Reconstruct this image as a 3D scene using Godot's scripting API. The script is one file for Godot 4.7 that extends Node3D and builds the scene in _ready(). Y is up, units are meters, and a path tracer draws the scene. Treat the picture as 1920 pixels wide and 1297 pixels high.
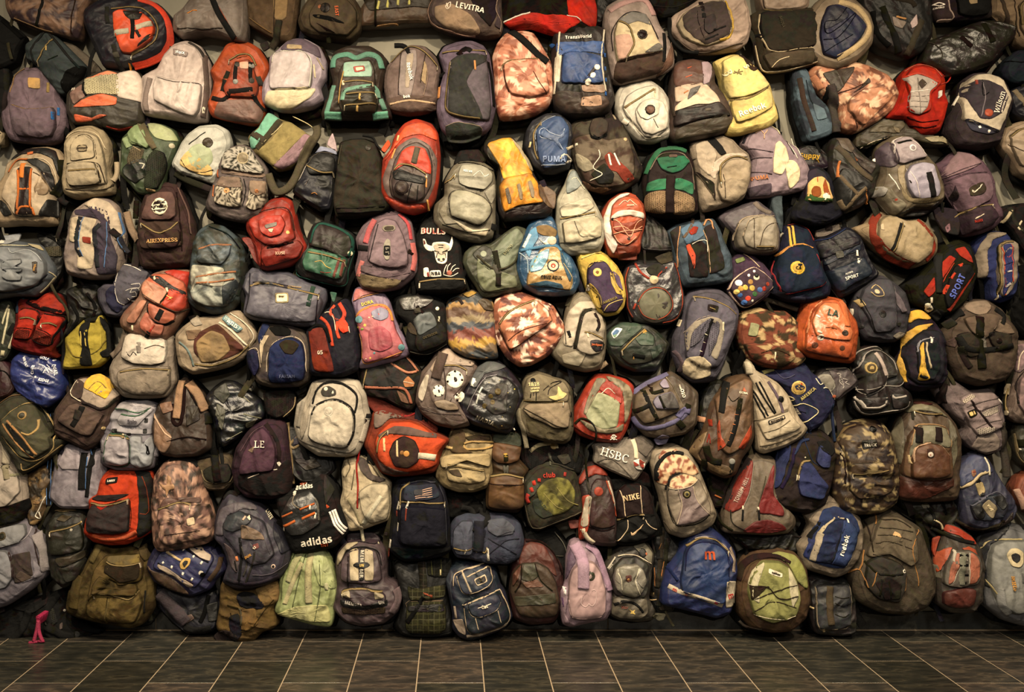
extends Node3D
# A wall covered with old backpacks, hung in rows over a dark stone tile floor.
# The wall chart BAGS gives every bag in half units of a plan in which one unit is S metres on the wall.
const S := 0.002841
const AX := 850.0   # where the camera's axis meets the wall, in plan units
const AY := 614.0
const FOC := 1925.0
const EYE := 1.608
const DIST := 5.469

var rng := RandomNumberGenerator.new()
var taken := {}
var mats := {}
var nz_low := FastNoiseLite.new()
var nz_fold := FastNoiseLite.new()
var nz_fine := FastNoiseLite.new()
var font := SystemFont.new()
var serif := SystemFont.new()


func _ready() -> void:
	rng.seed = 77
	var cam := Camera3D.new()
	cam.name = "camera"
	cam.position = Vector3(0, EYE, DIST)
	cam.set_frustum(1297.0 / FOC * 0.1, Vector2((960.0 - AX) / FOC * 0.1, -(648.5 - AY) / FOC * 0.1), 0.1, 60.0)
	add_child(cam)
	cam.current = true
	var we := WorldEnvironment.new()
	we.name = "environment"
	var env := Environment.new()
	env.background_mode = Environment.BG_COLOR
	env.background_color = Color(0.02, 0.018, 0.015)
	env.tonemap_mode = Environment.TONE_MAPPER_LINEAR
	env.tonemap_exposure = 1.02
	env.sdfgi_enabled = true
	env.ssao_enabled = true
	env.ssil_enabled = true
	we.environment = env
	add_child(we)
	# unseen ceiling spots, placed to light the wall of bags from above
	for q in [[-2.3, -2.0, 14.0], [-1.0, -0.8, 19.0], [0.3, 0.3, 21.0], [1.6, 1.4, 19.0], [2.9, 2.6, 13.5]]:
		spot(Vector3(q[0], 3.97, 2.75), Vector3(q[1], 0.35, 0.1), q[2])
	# two added fill panels behind the camera, brightening the lower rows
	for x in [-1.7, 2.3]:
		panel(Vector3(x, 4.16, 6.9), 33.0)

	nz_low.seed = 5
	nz_low.frequency = 7.0
	nz_low.fractal_octaves = 3
	nz_fold.seed = 9
	nz_fold.noise_type = FastNoiseLite.TYPE_SIMPLEX
	nz_fold.fractal_type = FastNoiseLite.FRACTAL_RIDGED
	nz_fold.frequency = 6.0
	nz_fold.fractal_octaves = 3
	nz_fold.fractal_gain = 0.38
	nz_fine.seed = 21
	nz_fine.frequency = 26.0
	nz_fine.fractal_octaves = 3
	font.font_names = PackedStringArray(["Droid Sans"])
	font.font_weight = 700
	serif.font_names = PackedStringArray(["Droid Serif"])
	make_materials()
	room()
	hang_all()


# ---------------------------------------------------------------- lamps
func spot(at: Vector3, aim: Vector3, energy: float) -> void:
	var t := Node3D.new()
	t.name = numbered("unseen_spotlight")
	add_child(t)
	t.position = at
	t.set_meta("label", "unseen black ceiling spotlight, out of view, aimed at the wall of bags")
	t.set_meta("category", "spotlight")
	t.set_meta("group", "unseen ceiling spotlights")
	var dir := (aim - at).normalized()
	var can := cyl(0.05, 0.05, 0.16, false)
	var o := part(t, "lamp_can", can, mats.black_metal)
	var basis := Basis.looking_at(dir) * Basis(Vector3.RIGHT, PI / 2)
	o.transform = Transform3D(basis, -dir * 0.09)
	var lens := cyl(0.045, 0.045, 0.006, true)
	var le := part(t, "lamp_lens", lens, mats.lamp)
	le.transform = Transform3D(basis, -dir * 0.004)
	var stem := part(t, "stem", cyl(0.012, 0.012, 0.2, true), mats.black_metal)
	stem.position = -dir * 0.09 + Vector3(0, 0.14, 0)
	var l := SpotLight3D.new()
	l.name = "lamp_light"
	l.light_color = Color(1.0, 0.915, 0.775)
	l.light_energy = energy
	l.spot_range = 14.0
	l.spot_attenuation = 2.0
	l.spot_angle = 54.0
	l.spot_angle_attenuation = 1.3
	l.light_size = 0.05
	l.shadow_enabled = true
	t.add_child(l, true)
	l.transform = Transform3D(Basis.looking_at(dir), dir * 0.012)


func panel(at: Vector3, energy: float) -> void:
	var t := Node3D.new()
	t.name = numbered("added_fill_panel")
	add_child(t)
	t.position = at
	t.set_meta("label", "added soft square fill light at ceiling height behind the viewer")
	t.set_meta("category", "ceiling light")
	t.set_meta("group", "added fill panels")
	var b := BoxMesh.new()
	b.size = Vector3(1.3, 0.05, 1.3)
	part(t, "frame", b, mats.get("black_metal")).position.y = 0.02
	var d := BoxMesh.new()
	d.size = Vector3(1.2, 0.012, 1.2)
	part(t, "diffuser", d, mats.get("lamp")).position.y = -0.012
	var l := AreaLight3D.new()
	l.name = "fill_light"
	l.area_size = Vector2(1.2, 1.2)
	l.light_color = Color(1.0, 0.955, 0.88)
	l.light_energy = energy
	l.area_range = 16.0
	l.shadow_enabled = true
	t.add_child(l, true)
	l.position.y = -0.03
	l.rotation.x = -PI / 2


# ---------------------------------------------------------------- helpers
func numbered(called: String) -> String:
	var n: int = taken.get(called, 0)
	taken[called] = n + 1
	return called if n == 0 else "%s_%03d" % [called, n]


func part(parent: Node3D, called: String, mesh: Mesh, mat: Material) -> MeshInstance3D:
	var o := MeshInstance3D.new()
	o.name = called
	o.mesh = mesh
	o.material_override = mat
	parent.add_child(o, true)
	return o


func cyl(r0: float, r1: float, h: float, caps: bool) -> CylinderMesh:
	var c := CylinderMesh.new()
	c.top_radius = r0
	c.bottom_radius = r1
	c.height = h
	c.radial_segments = 24
	c.cap_bottom = caps
	return c


func noise_tex(sd: int, freq: float, oct: int, lo: float, hi: float, kind := FastNoiseLite.TYPE_SIMPLEX_SMOOTH, ridged := false, normal := false, bump := 4.0, warp := 0.0) -> NoiseTexture2D:
	var n := FastNoiseLite.new()
	n.seed = sd
	n.noise_type = kind
	n.frequency = freq
	n.fractal_octaves = oct
	if warp > 0.0:
		n.domain_warp_enabled = true
		n.domain_warp_amplitude = warp
		n.domain_warp_frequency = 0.01
	if ridged:
		n.fractal_type = FastNoiseLite.FRACTAL_RIDGED
	var t := NoiseTexture2D.new()
	t.width = 512
	t.height = 512
	t.seamless = true
	t.noise = n
	if normal:
		t.as_normal_map = true
		t.bump_strength = bump
	else:
		var g := Gradient.new()
		g.set_color(0, Color(lo, lo, lo))
		g.set_color(1, Color(hi, hi, hi))
		t.color_ramp = g
	return t


func make_materials() -> void:
	var crinkle := noise_tex(3, 0.008, 4, 0.0, 1.0, FastNoiseLite.TYPE_SIMPLEX_SMOOTH, true, false, 4.0, 30.0)
	var grime := noise_tex(8, 0.02, 5, 0.84, 1.0)
	var creases := noise_tex(31, 0.01, 4, 0.0, 1.0, FastNoiseLite.TYPE_CELLULAR, false)
	for k in ["fabric", "nylon", "gloss", "smooth", "leather", "mesh", "plaid", "webbing"]:
		var m := StandardMaterial3D.new()
		m.resource_name = k
		m.vertex_color_use_as_albedo = true
		m.uv1_triplanar = true
		m.uv1_scale = Vector3.ONE * 3.2
		m.roughness = 0.86
		m.metallic_specular = 0.22
		m.albedo_texture = grime
		m.heightmap_enabled = true
		m.heightmap_texture = crinkle
		m.heightmap_scale = 0.4
		mats[k] = m
	mats.nylon.roughness = 0.58
	mats.nylon.metallic_specular = 0.36
	mats.nylon.heightmap_scale = 0.24
	mats.gloss.roughness = 0.4
	mats.gloss.metallic_specular = 0.5
	mats.gloss.heightmap_scale = 0.34
	mats.smooth.roughness = 0.42
	mats.smooth.heightmap_scale = 0.06
	mats.leather.roughness = 0.5
	mats.leather.heightmap_texture = creases
	mats.leather.heightmap_scale = 0.2
	mats.webbing.heightmap_scale = 0.15
	mats.webbing.uv1_scale = Vector3.ONE * 9.0
	var net := Image.create_empty(128, 128, false, Image.FORMAT_RGB8)
	var plaid := Image.create_empty(128, 128, false, Image.FORMAT_RGB8)
	for y in 128:
		for x in 128:
			var hx := fposmod(x, 16.0) - 8.0
			var hy := fposmod(y + (8.0 if int(x / 16.0) % 2 else 0.0), 16.0) - 8.0
			var v := 0.42 if hx * hx + hy * hy < 30.0 else 1.0
			net.set_pixel(x, y, Color(v, v, v))
			var w := 0.72
			if x % 64 < 5 or y % 64 < 5:
				w = 1.25
			elif x % 32 < 3 or y % 32 < 3:
				w = 1.0
			elif x % 64 > 40 or y % 64 > 40:
				w = 0.5
			plaid.set_pixel(x, y, Color(minf(w, 1.0), minf(w, 1.0), minf(w * 0.85, 1.0)))
	mats.mesh.albedo_texture = ImageTexture.create_from_image(net)
	mats.mesh.uv1_scale = Vector3.ONE * 14.0
	mats.mesh.heightmap_scale = 0.1
	mats.plaid.albedo_texture = ImageTexture.create_from_image(plaid)
	mats.plaid.uv1_scale = Vector3.ONE * 9.0
	mats.plaid.heightmap_scale = 0.12
	var me := StandardMaterial3D.new()
	me.resource_name = "metal"
	me.vertex_color_use_as_albedo = true
	me.metallic = 0.55
	me.roughness = 0.35
	mats["metal"] = me
	var wall := StandardMaterial3D.new()
	wall.resource_name = "wall_paint"
	wall.albedo_color = Color(0.45, 0.435, 0.39)
	wall.roughness = 0.9
	wall.uv1_triplanar = true
	wall.uv1_scale = Vector3.ONE * 0.7
	wall.albedo_texture = noise_tex(12, 0.01, 4, 0.88, 1.0)
	mats["wall"] = wall
	var sl := StandardMaterial3D.new()
	sl.resource_name = "slate"
	sl.vertex_color_use_as_albedo = true
	sl.uv1_triplanar = true
	sl.uv1_world_triplanar = true
	sl.uv1_scale = Vector3(0.8, 0.8, 2.3)
	var stone := noise_tex(14, 0.012, 5, 0.5, 1.0, FastNoiseLite.TYPE_SIMPLEX_SMOOTH, false, false, 4.0, 40.0)
	var ramp := Gradient.new()
	ramp.offsets = PackedFloat32Array([0.0, 0.35, 0.55, 0.68, 0.76, 1.0])
	ramp.colors = PackedColorArray([Color(0.45, 0.46, 0.46), Color(0.62, 0.62, 0.6), Color(0.74, 0.72, 0.68), Color(1.0, 0.94, 0.85), Color(0.72, 0.69, 0.64), Color(0.5, 0.49, 0.48)])
	stone.color_ramp = ramp
	sl.albedo_texture = stone
	sl.roughness = 0.42
	sl.roughness_texture = noise_tex(15, 0.02, 4, 0.65, 1.0)
	sl.metallic_specular = 0.45
	sl.heightmap_enabled = true
	sl.heightmap_texture = noise_tex(16, 0.015, 5, 0.0, 1.0)
	sl.heightmap_scale = 0.35
	mats["slate"] = sl
	var gr := StandardMaterial3D.new()
	gr.resource_name = "grout"
	gr.albedo_color = Color(0.47, 0.41, 0.33)
	gr.roughness = 0.9
	mats["grout"] = gr
	var dk := StandardMaterial3D.new()
	dk.resource_name = "gallery_paint"
	dk.albedo_color = Color(0.4, 0.37, 0.33)
	dk.roughness = 0.95
	mats["room"] = dk


func early_materials() -> void:
	var bm := StandardMaterial3D.new()
	bm.albedo_color = Color(0.05, 0.05, 0.05)
	bm.roughness = 0.5
	bm.metallic = 0.3
	mats["black_metal"] = bm
	var lm := StandardMaterial3D.new()
	lm.albedo_color = Color(1, 0.95, 0.85)
	lm.emission_enabled = true
	lm.emission = Color(1.0, 0.9, 0.75)
	lm.emission_energy_multiplier = 1.5
	mats["lamp"] = lm


func _init() -> void:
	early_materials()


# ---------------------------------------------------------------- the room
func box_struct(called: String, lo: Vector3, hi: Vector3, mat: Material) -> MeshInstance3D:
	var b := BoxMesh.new()
	b.size = hi - lo
	var o := MeshInstance3D.new()
	o.name = called
	o.mesh = b
	o.material_override = mat
	o.position = (lo + hi) / 2
	o.set_meta("kind", "structure")
	add_child(o, true)
	return o


func slab(w: float, h: float, d: float, bev: float, c: Color) -> ArrayMesh:
	# a stone tile lying flat: top face, bevelled rim, sides; origin at its base corner
	var b := Cloth.new()
	for q in [[0.0, 0.0], [0.0, h - bev], [bev, h]]:
		for k in [[0, 0], [1, 0], [1, 1], [0, 1]]:
			b.v.append(Vector3(lerpf(q[0], w - q[0], k[0]), q[1], lerpf(q[0], d - q[0], k[1])))
			b.c.append(c)
	for r in 2:
		for k in 4:
			var n := (k + 1) % 4
			b.quad(r * 4 + k, r * 4 + n, r * 4 + 4 + n, r * 4 + 4 + k)
	b.quad(8, 9, 10, 11)
	return b.done(false)


func room() -> void:
	box_struct("wall_back", Vector3(-4.6, -0.1, -0.2), Vector3(5.2, 4.3, 0.0), mats.wall)
	box_struct("wall_left", Vector3(-4.8, -0.1, -0.2), Vector3(-4.6, 4.3, 9.0), mats.room)
	box_struct("wall_right", Vector3(5.2, -0.1, -0.2), Vector3(5.4, 4.3, 9.0), mats.room)
	box_struct("wall_front", Vector3(-4.8, -0.1, 9.0), Vector3(5.4, 4.3, 9.2), mats.room)
	box_struct("ceiling", Vector3(-4.8, 4.2, -0.2), Vector3(5.4, 4.4, 9.2), mats.room)
	var fl := box_struct("floor", Vector3(-4.6, -0.12, 0.0), Vector3(5.2, -0.0012, 9.0), mats.grout)
	# running bond of stone tiles, one column in two shifted by half a tile
	var tw := 107.33 * S
	var td := 2.0 * tw
	var gap := 0.0052
	var shades := []
	for k in 7:
		var v := 0.026 + 0.004 * k
		shades.append(slab(tw - gap, 0.012, td - gap, 0.0006, Color(v * 1.02, v * 0.93, v * 0.83)))
	var short_tile := {}
	var k0 := int(floor((-4.6 - (792.3 - AX) * S) / tw)) + 1
	for i in range(k0, k0 + 31):
		var x := (792.3 - AX) * S + i * tw
		if x + tw > 5.2:
			break
		var z := 0.2136 - (tw * 0.0 if i % 2 == 0 else tw) - td * 0.0
		z = 0.2136 if i % 2 == 0 else 0.2136 + td / 2.0
		var first := z
		var cut := slab(tw - gap, 0.012, first - gap - 0.012, 0.0006, Color(0.031, 0.028, 0.024).lightened(rng.randf() * 0.02))
		tile(fl, cut, Vector3(x, -0.012, 0.012))
		while z < 4.2:
			tile(fl, shades[rng.randi() % 7], Vector3(x, -0.012, z))
			z += td
	var far_col := slab(9.7, 0.012, 4.2, 0.002, Color(0.055, 0.05, 0.042))
	var far_piece := tile(fl, far_col, Vector3(-4.55, -0.0125, 4.75))
	far_piece.name = "far_paving"
	far_piece.set_meta("kind", "stuff")
	# skirting of long dark tiles
	var sk := Node3D.new()
	sk.name = "baseboard_back"
	sk.set_meta("kind", "structure")
	add_child(sk, true)
	var bed := BoxMesh.new()
	bed.size = Vector3(9.8, 0.098, 0.006)
	part(sk, "grout_bed", bed, mats.grout).position = Vector3(0.3, 0.049, 0.003)
	var sw := 423.0 * S
	var sx := (294.0 - AX) * S
	for i in range(-3, 6):
		var st := slab(sw - 0.004, 0.011, 0.094, 0.0015, Color(0.04, 0.047, 0.044))
		var o := part(sk, "skirting_tile", st, mats.slate)
		o.transform = Transform3D(Basis(Vector3.RIGHT, PI / 2), Vector3(clampf(sx + i * sw, -4.6, 5.2 - sw), 0.098, 0.0))
	# grout line at the foot of the skirting
	var gl := BoxMesh.new()
	gl.size = Vector3(9.8, 0.006, 0.012)
	part(sk, "grout_line", gl, mats.grout).position = Vector3(0.3, 0.001, 0.013)


func tile(fl: Node3D, m: Mesh, at: Vector3) -> MeshInstance3D:
	var o := part(fl, "tile", m, mats.slate)
	o.position = at - fl.position
	return o


# ---------------------------------------------------------------- surfaces
class Cloth:
	var v := PackedVector3Array()
	var c := PackedColorArray()
	var i := PackedInt32Array()

	func quad(a: int, b: int, cc: int, d: int) -> void:
		i.append_array(PackedInt32Array([a, cc, b, a, d, cc]))

	func done(smooth := true) -> ArrayMesh:
		var n := PackedVector3Array()
		if not smooth:
			var v2 := PackedVector3Array()
			var c2 := PackedColorArray()
			for k in i.size():
				v2.append(v[i[k]])
				c2.append(c[i[k]])
				i[k] = k
			v = v2
			c = c2
		n.resize(v.size())
		for k in range(0, i.size(), 3):
			var p := v[i[k]]
			var f := (v[i[k + 2]] - p).cross(v[i[k + 1]] - p)
			n[i[k]] += f
			n[i[k + 1]] += f
			n[i[k + 2]] += f
		for k in n.size():
			n[k] = n[k].normalized() if n[k].length_squared() > 1e-20 else Vector3(0, 0, 1)
		var a := []
		a.resize(Mesh.ARRAY_MAX)
		a[Mesh.ARRAY_VERTEX] = v
		a[Mesh.ARRAY_NORMAL] = n
		a[Mesh.ARRAY_COLOR] = c
		a[Mesh.ARRAY_INDEX] = i
		var m := ArrayMesh.new()
		m.add_surface_from_arrays(Mesh.PRIMITIVE_TRIANGLES, a)
		return m


class Shape:
	# a closed outline and its radius in every direction round its middle
	var ring := PackedVector2Array()
	var mid := Vector2.ZERO
	var rad := PackedFloat32Array()
	var mean := 0.0
	var h := 0.0
	var node: Node3D

	func lay(pts: PackedVector2Array, step: float, least: int, most: int, soft := 0.8) -> void:
		var dense := PackedVector2Array()
		var n := pts.size()
		for k in n:
			var p0 := pts[(k + n - 1) % n]
			var p1 := pts[k]
			var p2 := pts[(k + 1) % n]
			var p3 := pts[(k + 2) % n]
			var d := p1.distance_to(p2)
			# tangents limited by the segment so that short corners stay crisp
			var m1 := (p2 - p0).limit_length(d * 1.2) * 0.5 * soft
			var m2 := (p3 - p1).limit_length(d * 1.2) * 0.5 * soft
			var cnt := maxi(3, int(d / step * 2.0))
			for j in cnt:
				var t := float(j) / cnt
				var t2 := t * t
				var t3 := t2 * t
				dense.append(p1 * (2 * t3 - 3 * t2 + 1) + m1 * (t3 - 2 * t2 + t) + p2 * (-2 * t3 + 3 * t2) + m2 * (t3 - t2))
		var area := 0.0
		var c := Vector2.ZERO
		var peri := 0.0
		for k in dense.size():
			var a := dense[k]
			var b := dense[(k + 1) % dense.size()]
			var w := a.cross(b)
			area += w
			c += (a + b) * w
			peri += a.distance_to(b)
		if absf(area) > 1e-9:
			mid = c / (3.0 * area)
		if area < 0.0:
			dense.reverse()
		var want := clampi(int(peri / step), least, most)
		var seg := peri / want
		var run := 0.0
		var nxt := 0.0
		for k in dense.size():
			var a := dense[k]
			var b := dense[(k + 1) % dense.size()]
			var l := a.distance_to(b)
			while nxt < run + l and ring.size() < want:
				ring.append(a.lerp(b, (nxt - run) / maxf(l, 1e-9)))
				nxt += seg
			run += l
		rad.resize(128)
		for k in dense.size():
			var a := dense[k] - mid
			var b := dense[(k + 1) % dense.size()] - mid
			for j in 3:
				var q := a.lerp(b, j / 3.0)
				var s := int(fposmod(q.angle(), TAU) / TAU * 128.0) % 128
				rad[s] = maxf(rad[s], q.length())
		for rep in 3:
			for k in 128:
				if rad[k] == 0.0:
					rad[k] = maxf(rad[(k + 127) % 128], rad[(k + 1) % 128])
		for k in 128:
			mean += rad[k] / 128.0

	func starry() -> bool:
		var bad := 0
		for k in ring.size():
			if (ring[k] - mid).cross(ring[(k + 1) % ring.size()] - mid) < 0.0:
				bad += 1
		return bad < 2

	func at(p: Vector2) -> float:
		var d := p - mid
		var f := fposmod(d.angle(), TAU) / TAU * 128.0 - 0.5
		var k := int(floor(f))
		var t := f - k
		return d.length() / maxf(lerpf(rad[(k + 128) % 128], rad[(k + 1) % 128], t), 1e-4)


class Dye:
	var a := Color.WHITE
	var b := Color.WHITE
	var c := Color.WHITE
	var kind := ""
	var mat := "fabric"
	var off := Vector2.ZERO


class Bag:
	var root: Node3D
	var body: Shape
	var layers: Array = []
	var zs := 0.1
	var f := 0.07
	var tilt := 0.05
	var y0 := 0.0
	var y1 := 1.0
	var origin := Vector2.ZERO
	var wr := 0.005
	var turn := Vector2.RIGHT
	var off := Vector2.ZERO
	var seam := 0.003
	var n := 0
	var flats: Array = []   # patches and badges laid so far, so that the next one lies on top of them
	var shine := "fabric"

	func level(p: Vector2) -> float:
		var c := 0
		for f2 in flats:
			if f2 is Shape:
				c += 1 if (f2 as Shape).at(p) < 1.03 else 0
			else:
				c += 1 if p.distance_to(f2[0]) < float(f2[1]) * 1.03 else 0
		return 0.0021 * mini(c, 4)


func highest(g: Bag, us: PackedVector2Array) -> float:
	var z := 0.0
	for p in us:
		z = maxf(z, g.level(p))
	return z


func dye(tok: String, off: Vector2) -> Dye:
	var d := Dye.new()
	var q := tok.split(":")
	if q.size() > 1:
		d.kind = q[1]
		if mats.has(q[1]):
			d.mat = q[1]
	var cs := q[0].split("/")
	d.a = Color(cs[0] if cs[0].length() == 6 else "222222").srgb_to_linear()
	var g := 0.2126 * d.a.r + 0.7152 * d.a.g + 0.0722 * d.a.b
	d.b = Color(d.a.lerp(Color(g * 1.1, g, g * 0.85), 0.3) * 0.72)
	if cs.size() > 1:
		d.b = Color(cs[1]).srgb_to_linear()
	d.c = Color(cs[2]).srgb_to_linear() if cs.size() > 2 else d.b
	d.off = off
	for key in ["a", "b", "c"]:
		var q2: Color = d.get(key)
		var l := 0.2126 * q2.r + 0.7152 * q2.g + 0.0722 * q2.b
		q2 = q2.lerp(Color(l, l, l), 0.05) * (1.02 * pow(maxf(l, 0.004), 0.3))
		q2.a = 1.0
		d.set(key, q2)
	return d


func tint(d: Dye, x: float, y: float) -> Color:
	x += d.off.x
	y += d.off.y
	match d.kind:
		"camo":
			var n := nz_low.get_noise_2d(x * 1.5, y * 2.1)
			var m := nz_low.get_noise_2d(x * 1.7 + 40.0, y * 2.3 + 9.0)
			if m > 0.2:
				return d.c
			return d.b if n > 0.09 else d.a
		"digi":
			var n := nz_fine.get_noise_2d(x * 1.3, y * 0.8)
			return d.b if n > 0.1 else d.a
		"speckle":
			var n := nz_fine.get_noise_2d(x * 2.6, y * 2.0)
			return d.a.lerp(d.b, smoothstep(-0.02, 0.14, n))
		"floral":
			var n := nz_fine.get_noise_2d(x * 0.8, y * 0.7)
			var m := nz_fine.get_noise_2d(x * 0.9 + 31.0, y * 0.5 + 7.0)
			if m > 0.2:
				return d.c
			return d.a.lerp(d.b, smoothstep(-0.1, 0.2, n))
		"blotch":
			var n := nz_low.get_noise_2d(x, y) + 0.5 * nz_fine.get_noise_2d(x, y)
			return d.a.lerp(d.b, smoothstep(-0.25, 0.3, n))
		"denim":
			var n := nz_low.get_noise_2d(x * 1.3, y) + 0.6 * nz_fine.get_noise_2d(x * 0.6, y * 1.2)
			return (d.a * 1.5).lerp(d.b, smoothstep(-0.35, 0.25, n))
		"stripes":
			var v := y * 27.0 + 0.9 * nz_low.get_noise_2d(x, y) + 0.6 * nz_fine.get_noise_2d(x, y)
			var cols := [Color("564838"), Color("8a6c34"), Color("5c342c"), Color("34363c"), Color("6a5c46"), Color("463428"), Color("7a603c"), Color("303236")]
			var k := int(floor(v)) % 8
			return (cols[(k + 8) % 8] as Color).srgb_to_linear()
	var n := nz_low.get_noise_2d(x, y) + 0.45 * nz_fine.get_noise_2d(x, y)
	return d.a.lerp(d.b, smoothstep(-0.55, 0.75, n) * 0.7)


# ---------------------------------------------------------------- bags
func plan(u: String) -> PackedVector2Array:
	var out := PackedVector2Array()
	for q in u.split(" ", false):
		var xy := q.split(",")
		out.append(Vector2(float(xy[0]) / 2.0, float(xy[1]) / 2.0))
	return out


func out_at(p: Vector2, z: float) -> Vector2:   # where a plan point stands at a distance z from the wall
	var k := (DIST - z) / DIST * S
	return Vector2((p.x - AX) * k, EYE - (p.y - AY) * k)


func rim(g: Bag, p: Vector2) -> float:   # cloth stands a little further off where the bag turns away
	return 0.0045 * smoothstep(0.7, 1.0, g.body.at(p))


func lean(g: Bag, p: Vector2) -> float:
	return g.zs + g.tilt * (0.5 - clampf((p.y - g.y0) / (g.y1 - g.y0), 0.0, 1.0))


func folds(g: Bag, p: Vector2, s: float) -> float:
	var q := p + g.off
	var r := Vector2(q.dot(g.turn), q.dot(g.turn.orthogonal()))
	var a := nz_fold.get_noise_2d(r.x * 0.4 + 0.5 * nz_low.get_noise_2d(q.x, q.y) * 0.1, r.y * 1.3)
	var ang := (p - g.body.mid).angle()
	var gather := nz_fold.get_noise_2d(cos(ang) * 0.5 + g.off.x, sin(ang) * 0.5 + s * 0.12) * s * s * s
	return g.wr * (1.3 * a + 0.9 * nz_low.get_noise_2d(q.x * 0.6, q.y * 0.6) + 0.45 * gather)


func top(g: Bag, p: Vector2) -> float:
	var s := g.body.at(p)
	var z := lean(g, p)
	if s >= 1.0:
		return z
	var e := (s - 0.885) / 0.022
	z += g.f * pow(1.0 - pow(s, 4.2), 0.55) + folds(g, p, s) * minf(1.0, (1.0 - s) * 9.0) + g.seam * exp(-e * e)
	for l in g.layers:
		var t: float = (l as Shape).at(p)
		if t < 1.0:
			var w := (t - 0.955) / 0.02
			z += (l as Shape).h * pow(1.0 - pow(t, 9.0), 0.5) + 0.0025 * exp(-w * w)
		elif t < 1.12:
			z -= 0.004 * (1.12 - t) / 0.12
	return z


func settle(g: Bag, u: Vector2) -> Vector2:   # a plan point brought down onto the bag's surface
	var z := g.zs + g.f * 0.7
	var p := Vector2.ZERO
	for k in 3:
		p = out_at(u, z) - g.origin
		z = top(g, p)
	return p


func settle_all(g: Bag, us: PackedVector2Array) -> PackedVector2Array:
	var out := PackedVector2Array()
	for u in us:
		out.append(settle(g, u))
	return out


func home(g: Bag, p: Vector2) -> Node3D:   # the pocket that a small piece sits on, or the bag itself
	for k in range(g.layers.size() - 1, -1, -1):
		var l: Shape = g.layers[k]
		if l.at(p) < 0.93:
			return l.node
	return g.root


const RINGS := [0.1, 0.19, 0.275, 0.355, 0.43, 0.5, 0.565, 0.625, 0.68, 0.73, 0.77, 0.805, 0.835, 0.86, 0.88, 0.9, 0.92, 0.942, 0.962, 0.98, 0.992, 1.0]


func body_mesh(g: Bag, d: Dye) -> ArrayMesh:
	var b := Cloth.new()
	var sh := g.body
	var na := sh.ring.size()
	b.v.append(Vector3(sh.mid.x, sh.mid.y, top(g, sh.mid)))
	b.c.append(tint(d, sh.mid.x, sh.mid.y))
	for s: float in RINGS:
		for k in na:
			var p := sh.mid.lerp(sh.ring[k], s)
			b.v.append(Vector3(p.x, p.y, top(g, p)))
			b.c.append(tint(d, p.x, p.y) * (0.5 if s == 0.88 and g.seam > 0.0 else 1.0))
	for back: Array in [[1.012, 0.82], [1.0, 0.6], [0.97, 0.35], [0.92, 0.14], [0.84, 0.05]]:
		for k in na:
			var p := sh.mid.lerp(sh.ring[k], back[0])
			b.v.append(Vector3(p.x, p.y, lean(g, p) * back[1] + 0.004))
			b.c.append(tint(d, p.x * 1.2, p.y))
	b.v.append(Vector3(sh.mid.x, sh.mid.y, 0.006))
	b.c.append(d.a)
	var nr := RINGS.size() + 5
	for k in na:
		b.i.append_array(PackedInt32Array([0, 1 + (k + 1) % na, 1 + k]))
	for r in nr - 1:
		for k in na:
			var n := (k + 1) % na
			b.quad(1 + r * na + k, 1 + (r + 1) * na + k, 1 + (r + 1) * na + n, 1 + r * na + n)
	var last := b.v.size() - 1
	for k in na:
		b.i.append_array(PackedInt32Array([last, 1 + (nr - 1) * na + k, 1 + (nr - 1) * na + (k + 1) % na]))
	return b.done()


func dark_backing_mesh(g: Bag, d: Dye) -> ArrayMesh:
	# the bag's black back, widened with an added dark margin to darken the gaps
	var b := Cloth.new()
	var sh := g.body
	var na := sh.ring.size()
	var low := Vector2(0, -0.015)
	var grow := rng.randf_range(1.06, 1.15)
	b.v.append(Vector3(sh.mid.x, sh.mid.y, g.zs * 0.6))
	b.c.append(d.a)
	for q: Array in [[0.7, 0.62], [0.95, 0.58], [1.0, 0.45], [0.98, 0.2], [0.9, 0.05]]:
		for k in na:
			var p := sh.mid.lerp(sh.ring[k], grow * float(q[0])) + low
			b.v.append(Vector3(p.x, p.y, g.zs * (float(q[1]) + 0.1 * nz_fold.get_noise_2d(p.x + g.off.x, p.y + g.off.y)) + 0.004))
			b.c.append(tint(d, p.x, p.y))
	for k in na:
		b.i.append_array(PackedInt32Array([0, 1 + (k + 1) % na, 1 + k]))
	for r in 4:
		for k in na:
			var n := (k + 1) % na
			b.quad(1 + r * na + k, 1 + (r + 1) * na + k, 1 + (r + 1) * na + n, 1 + r * na + n)
	return b.done()


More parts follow.
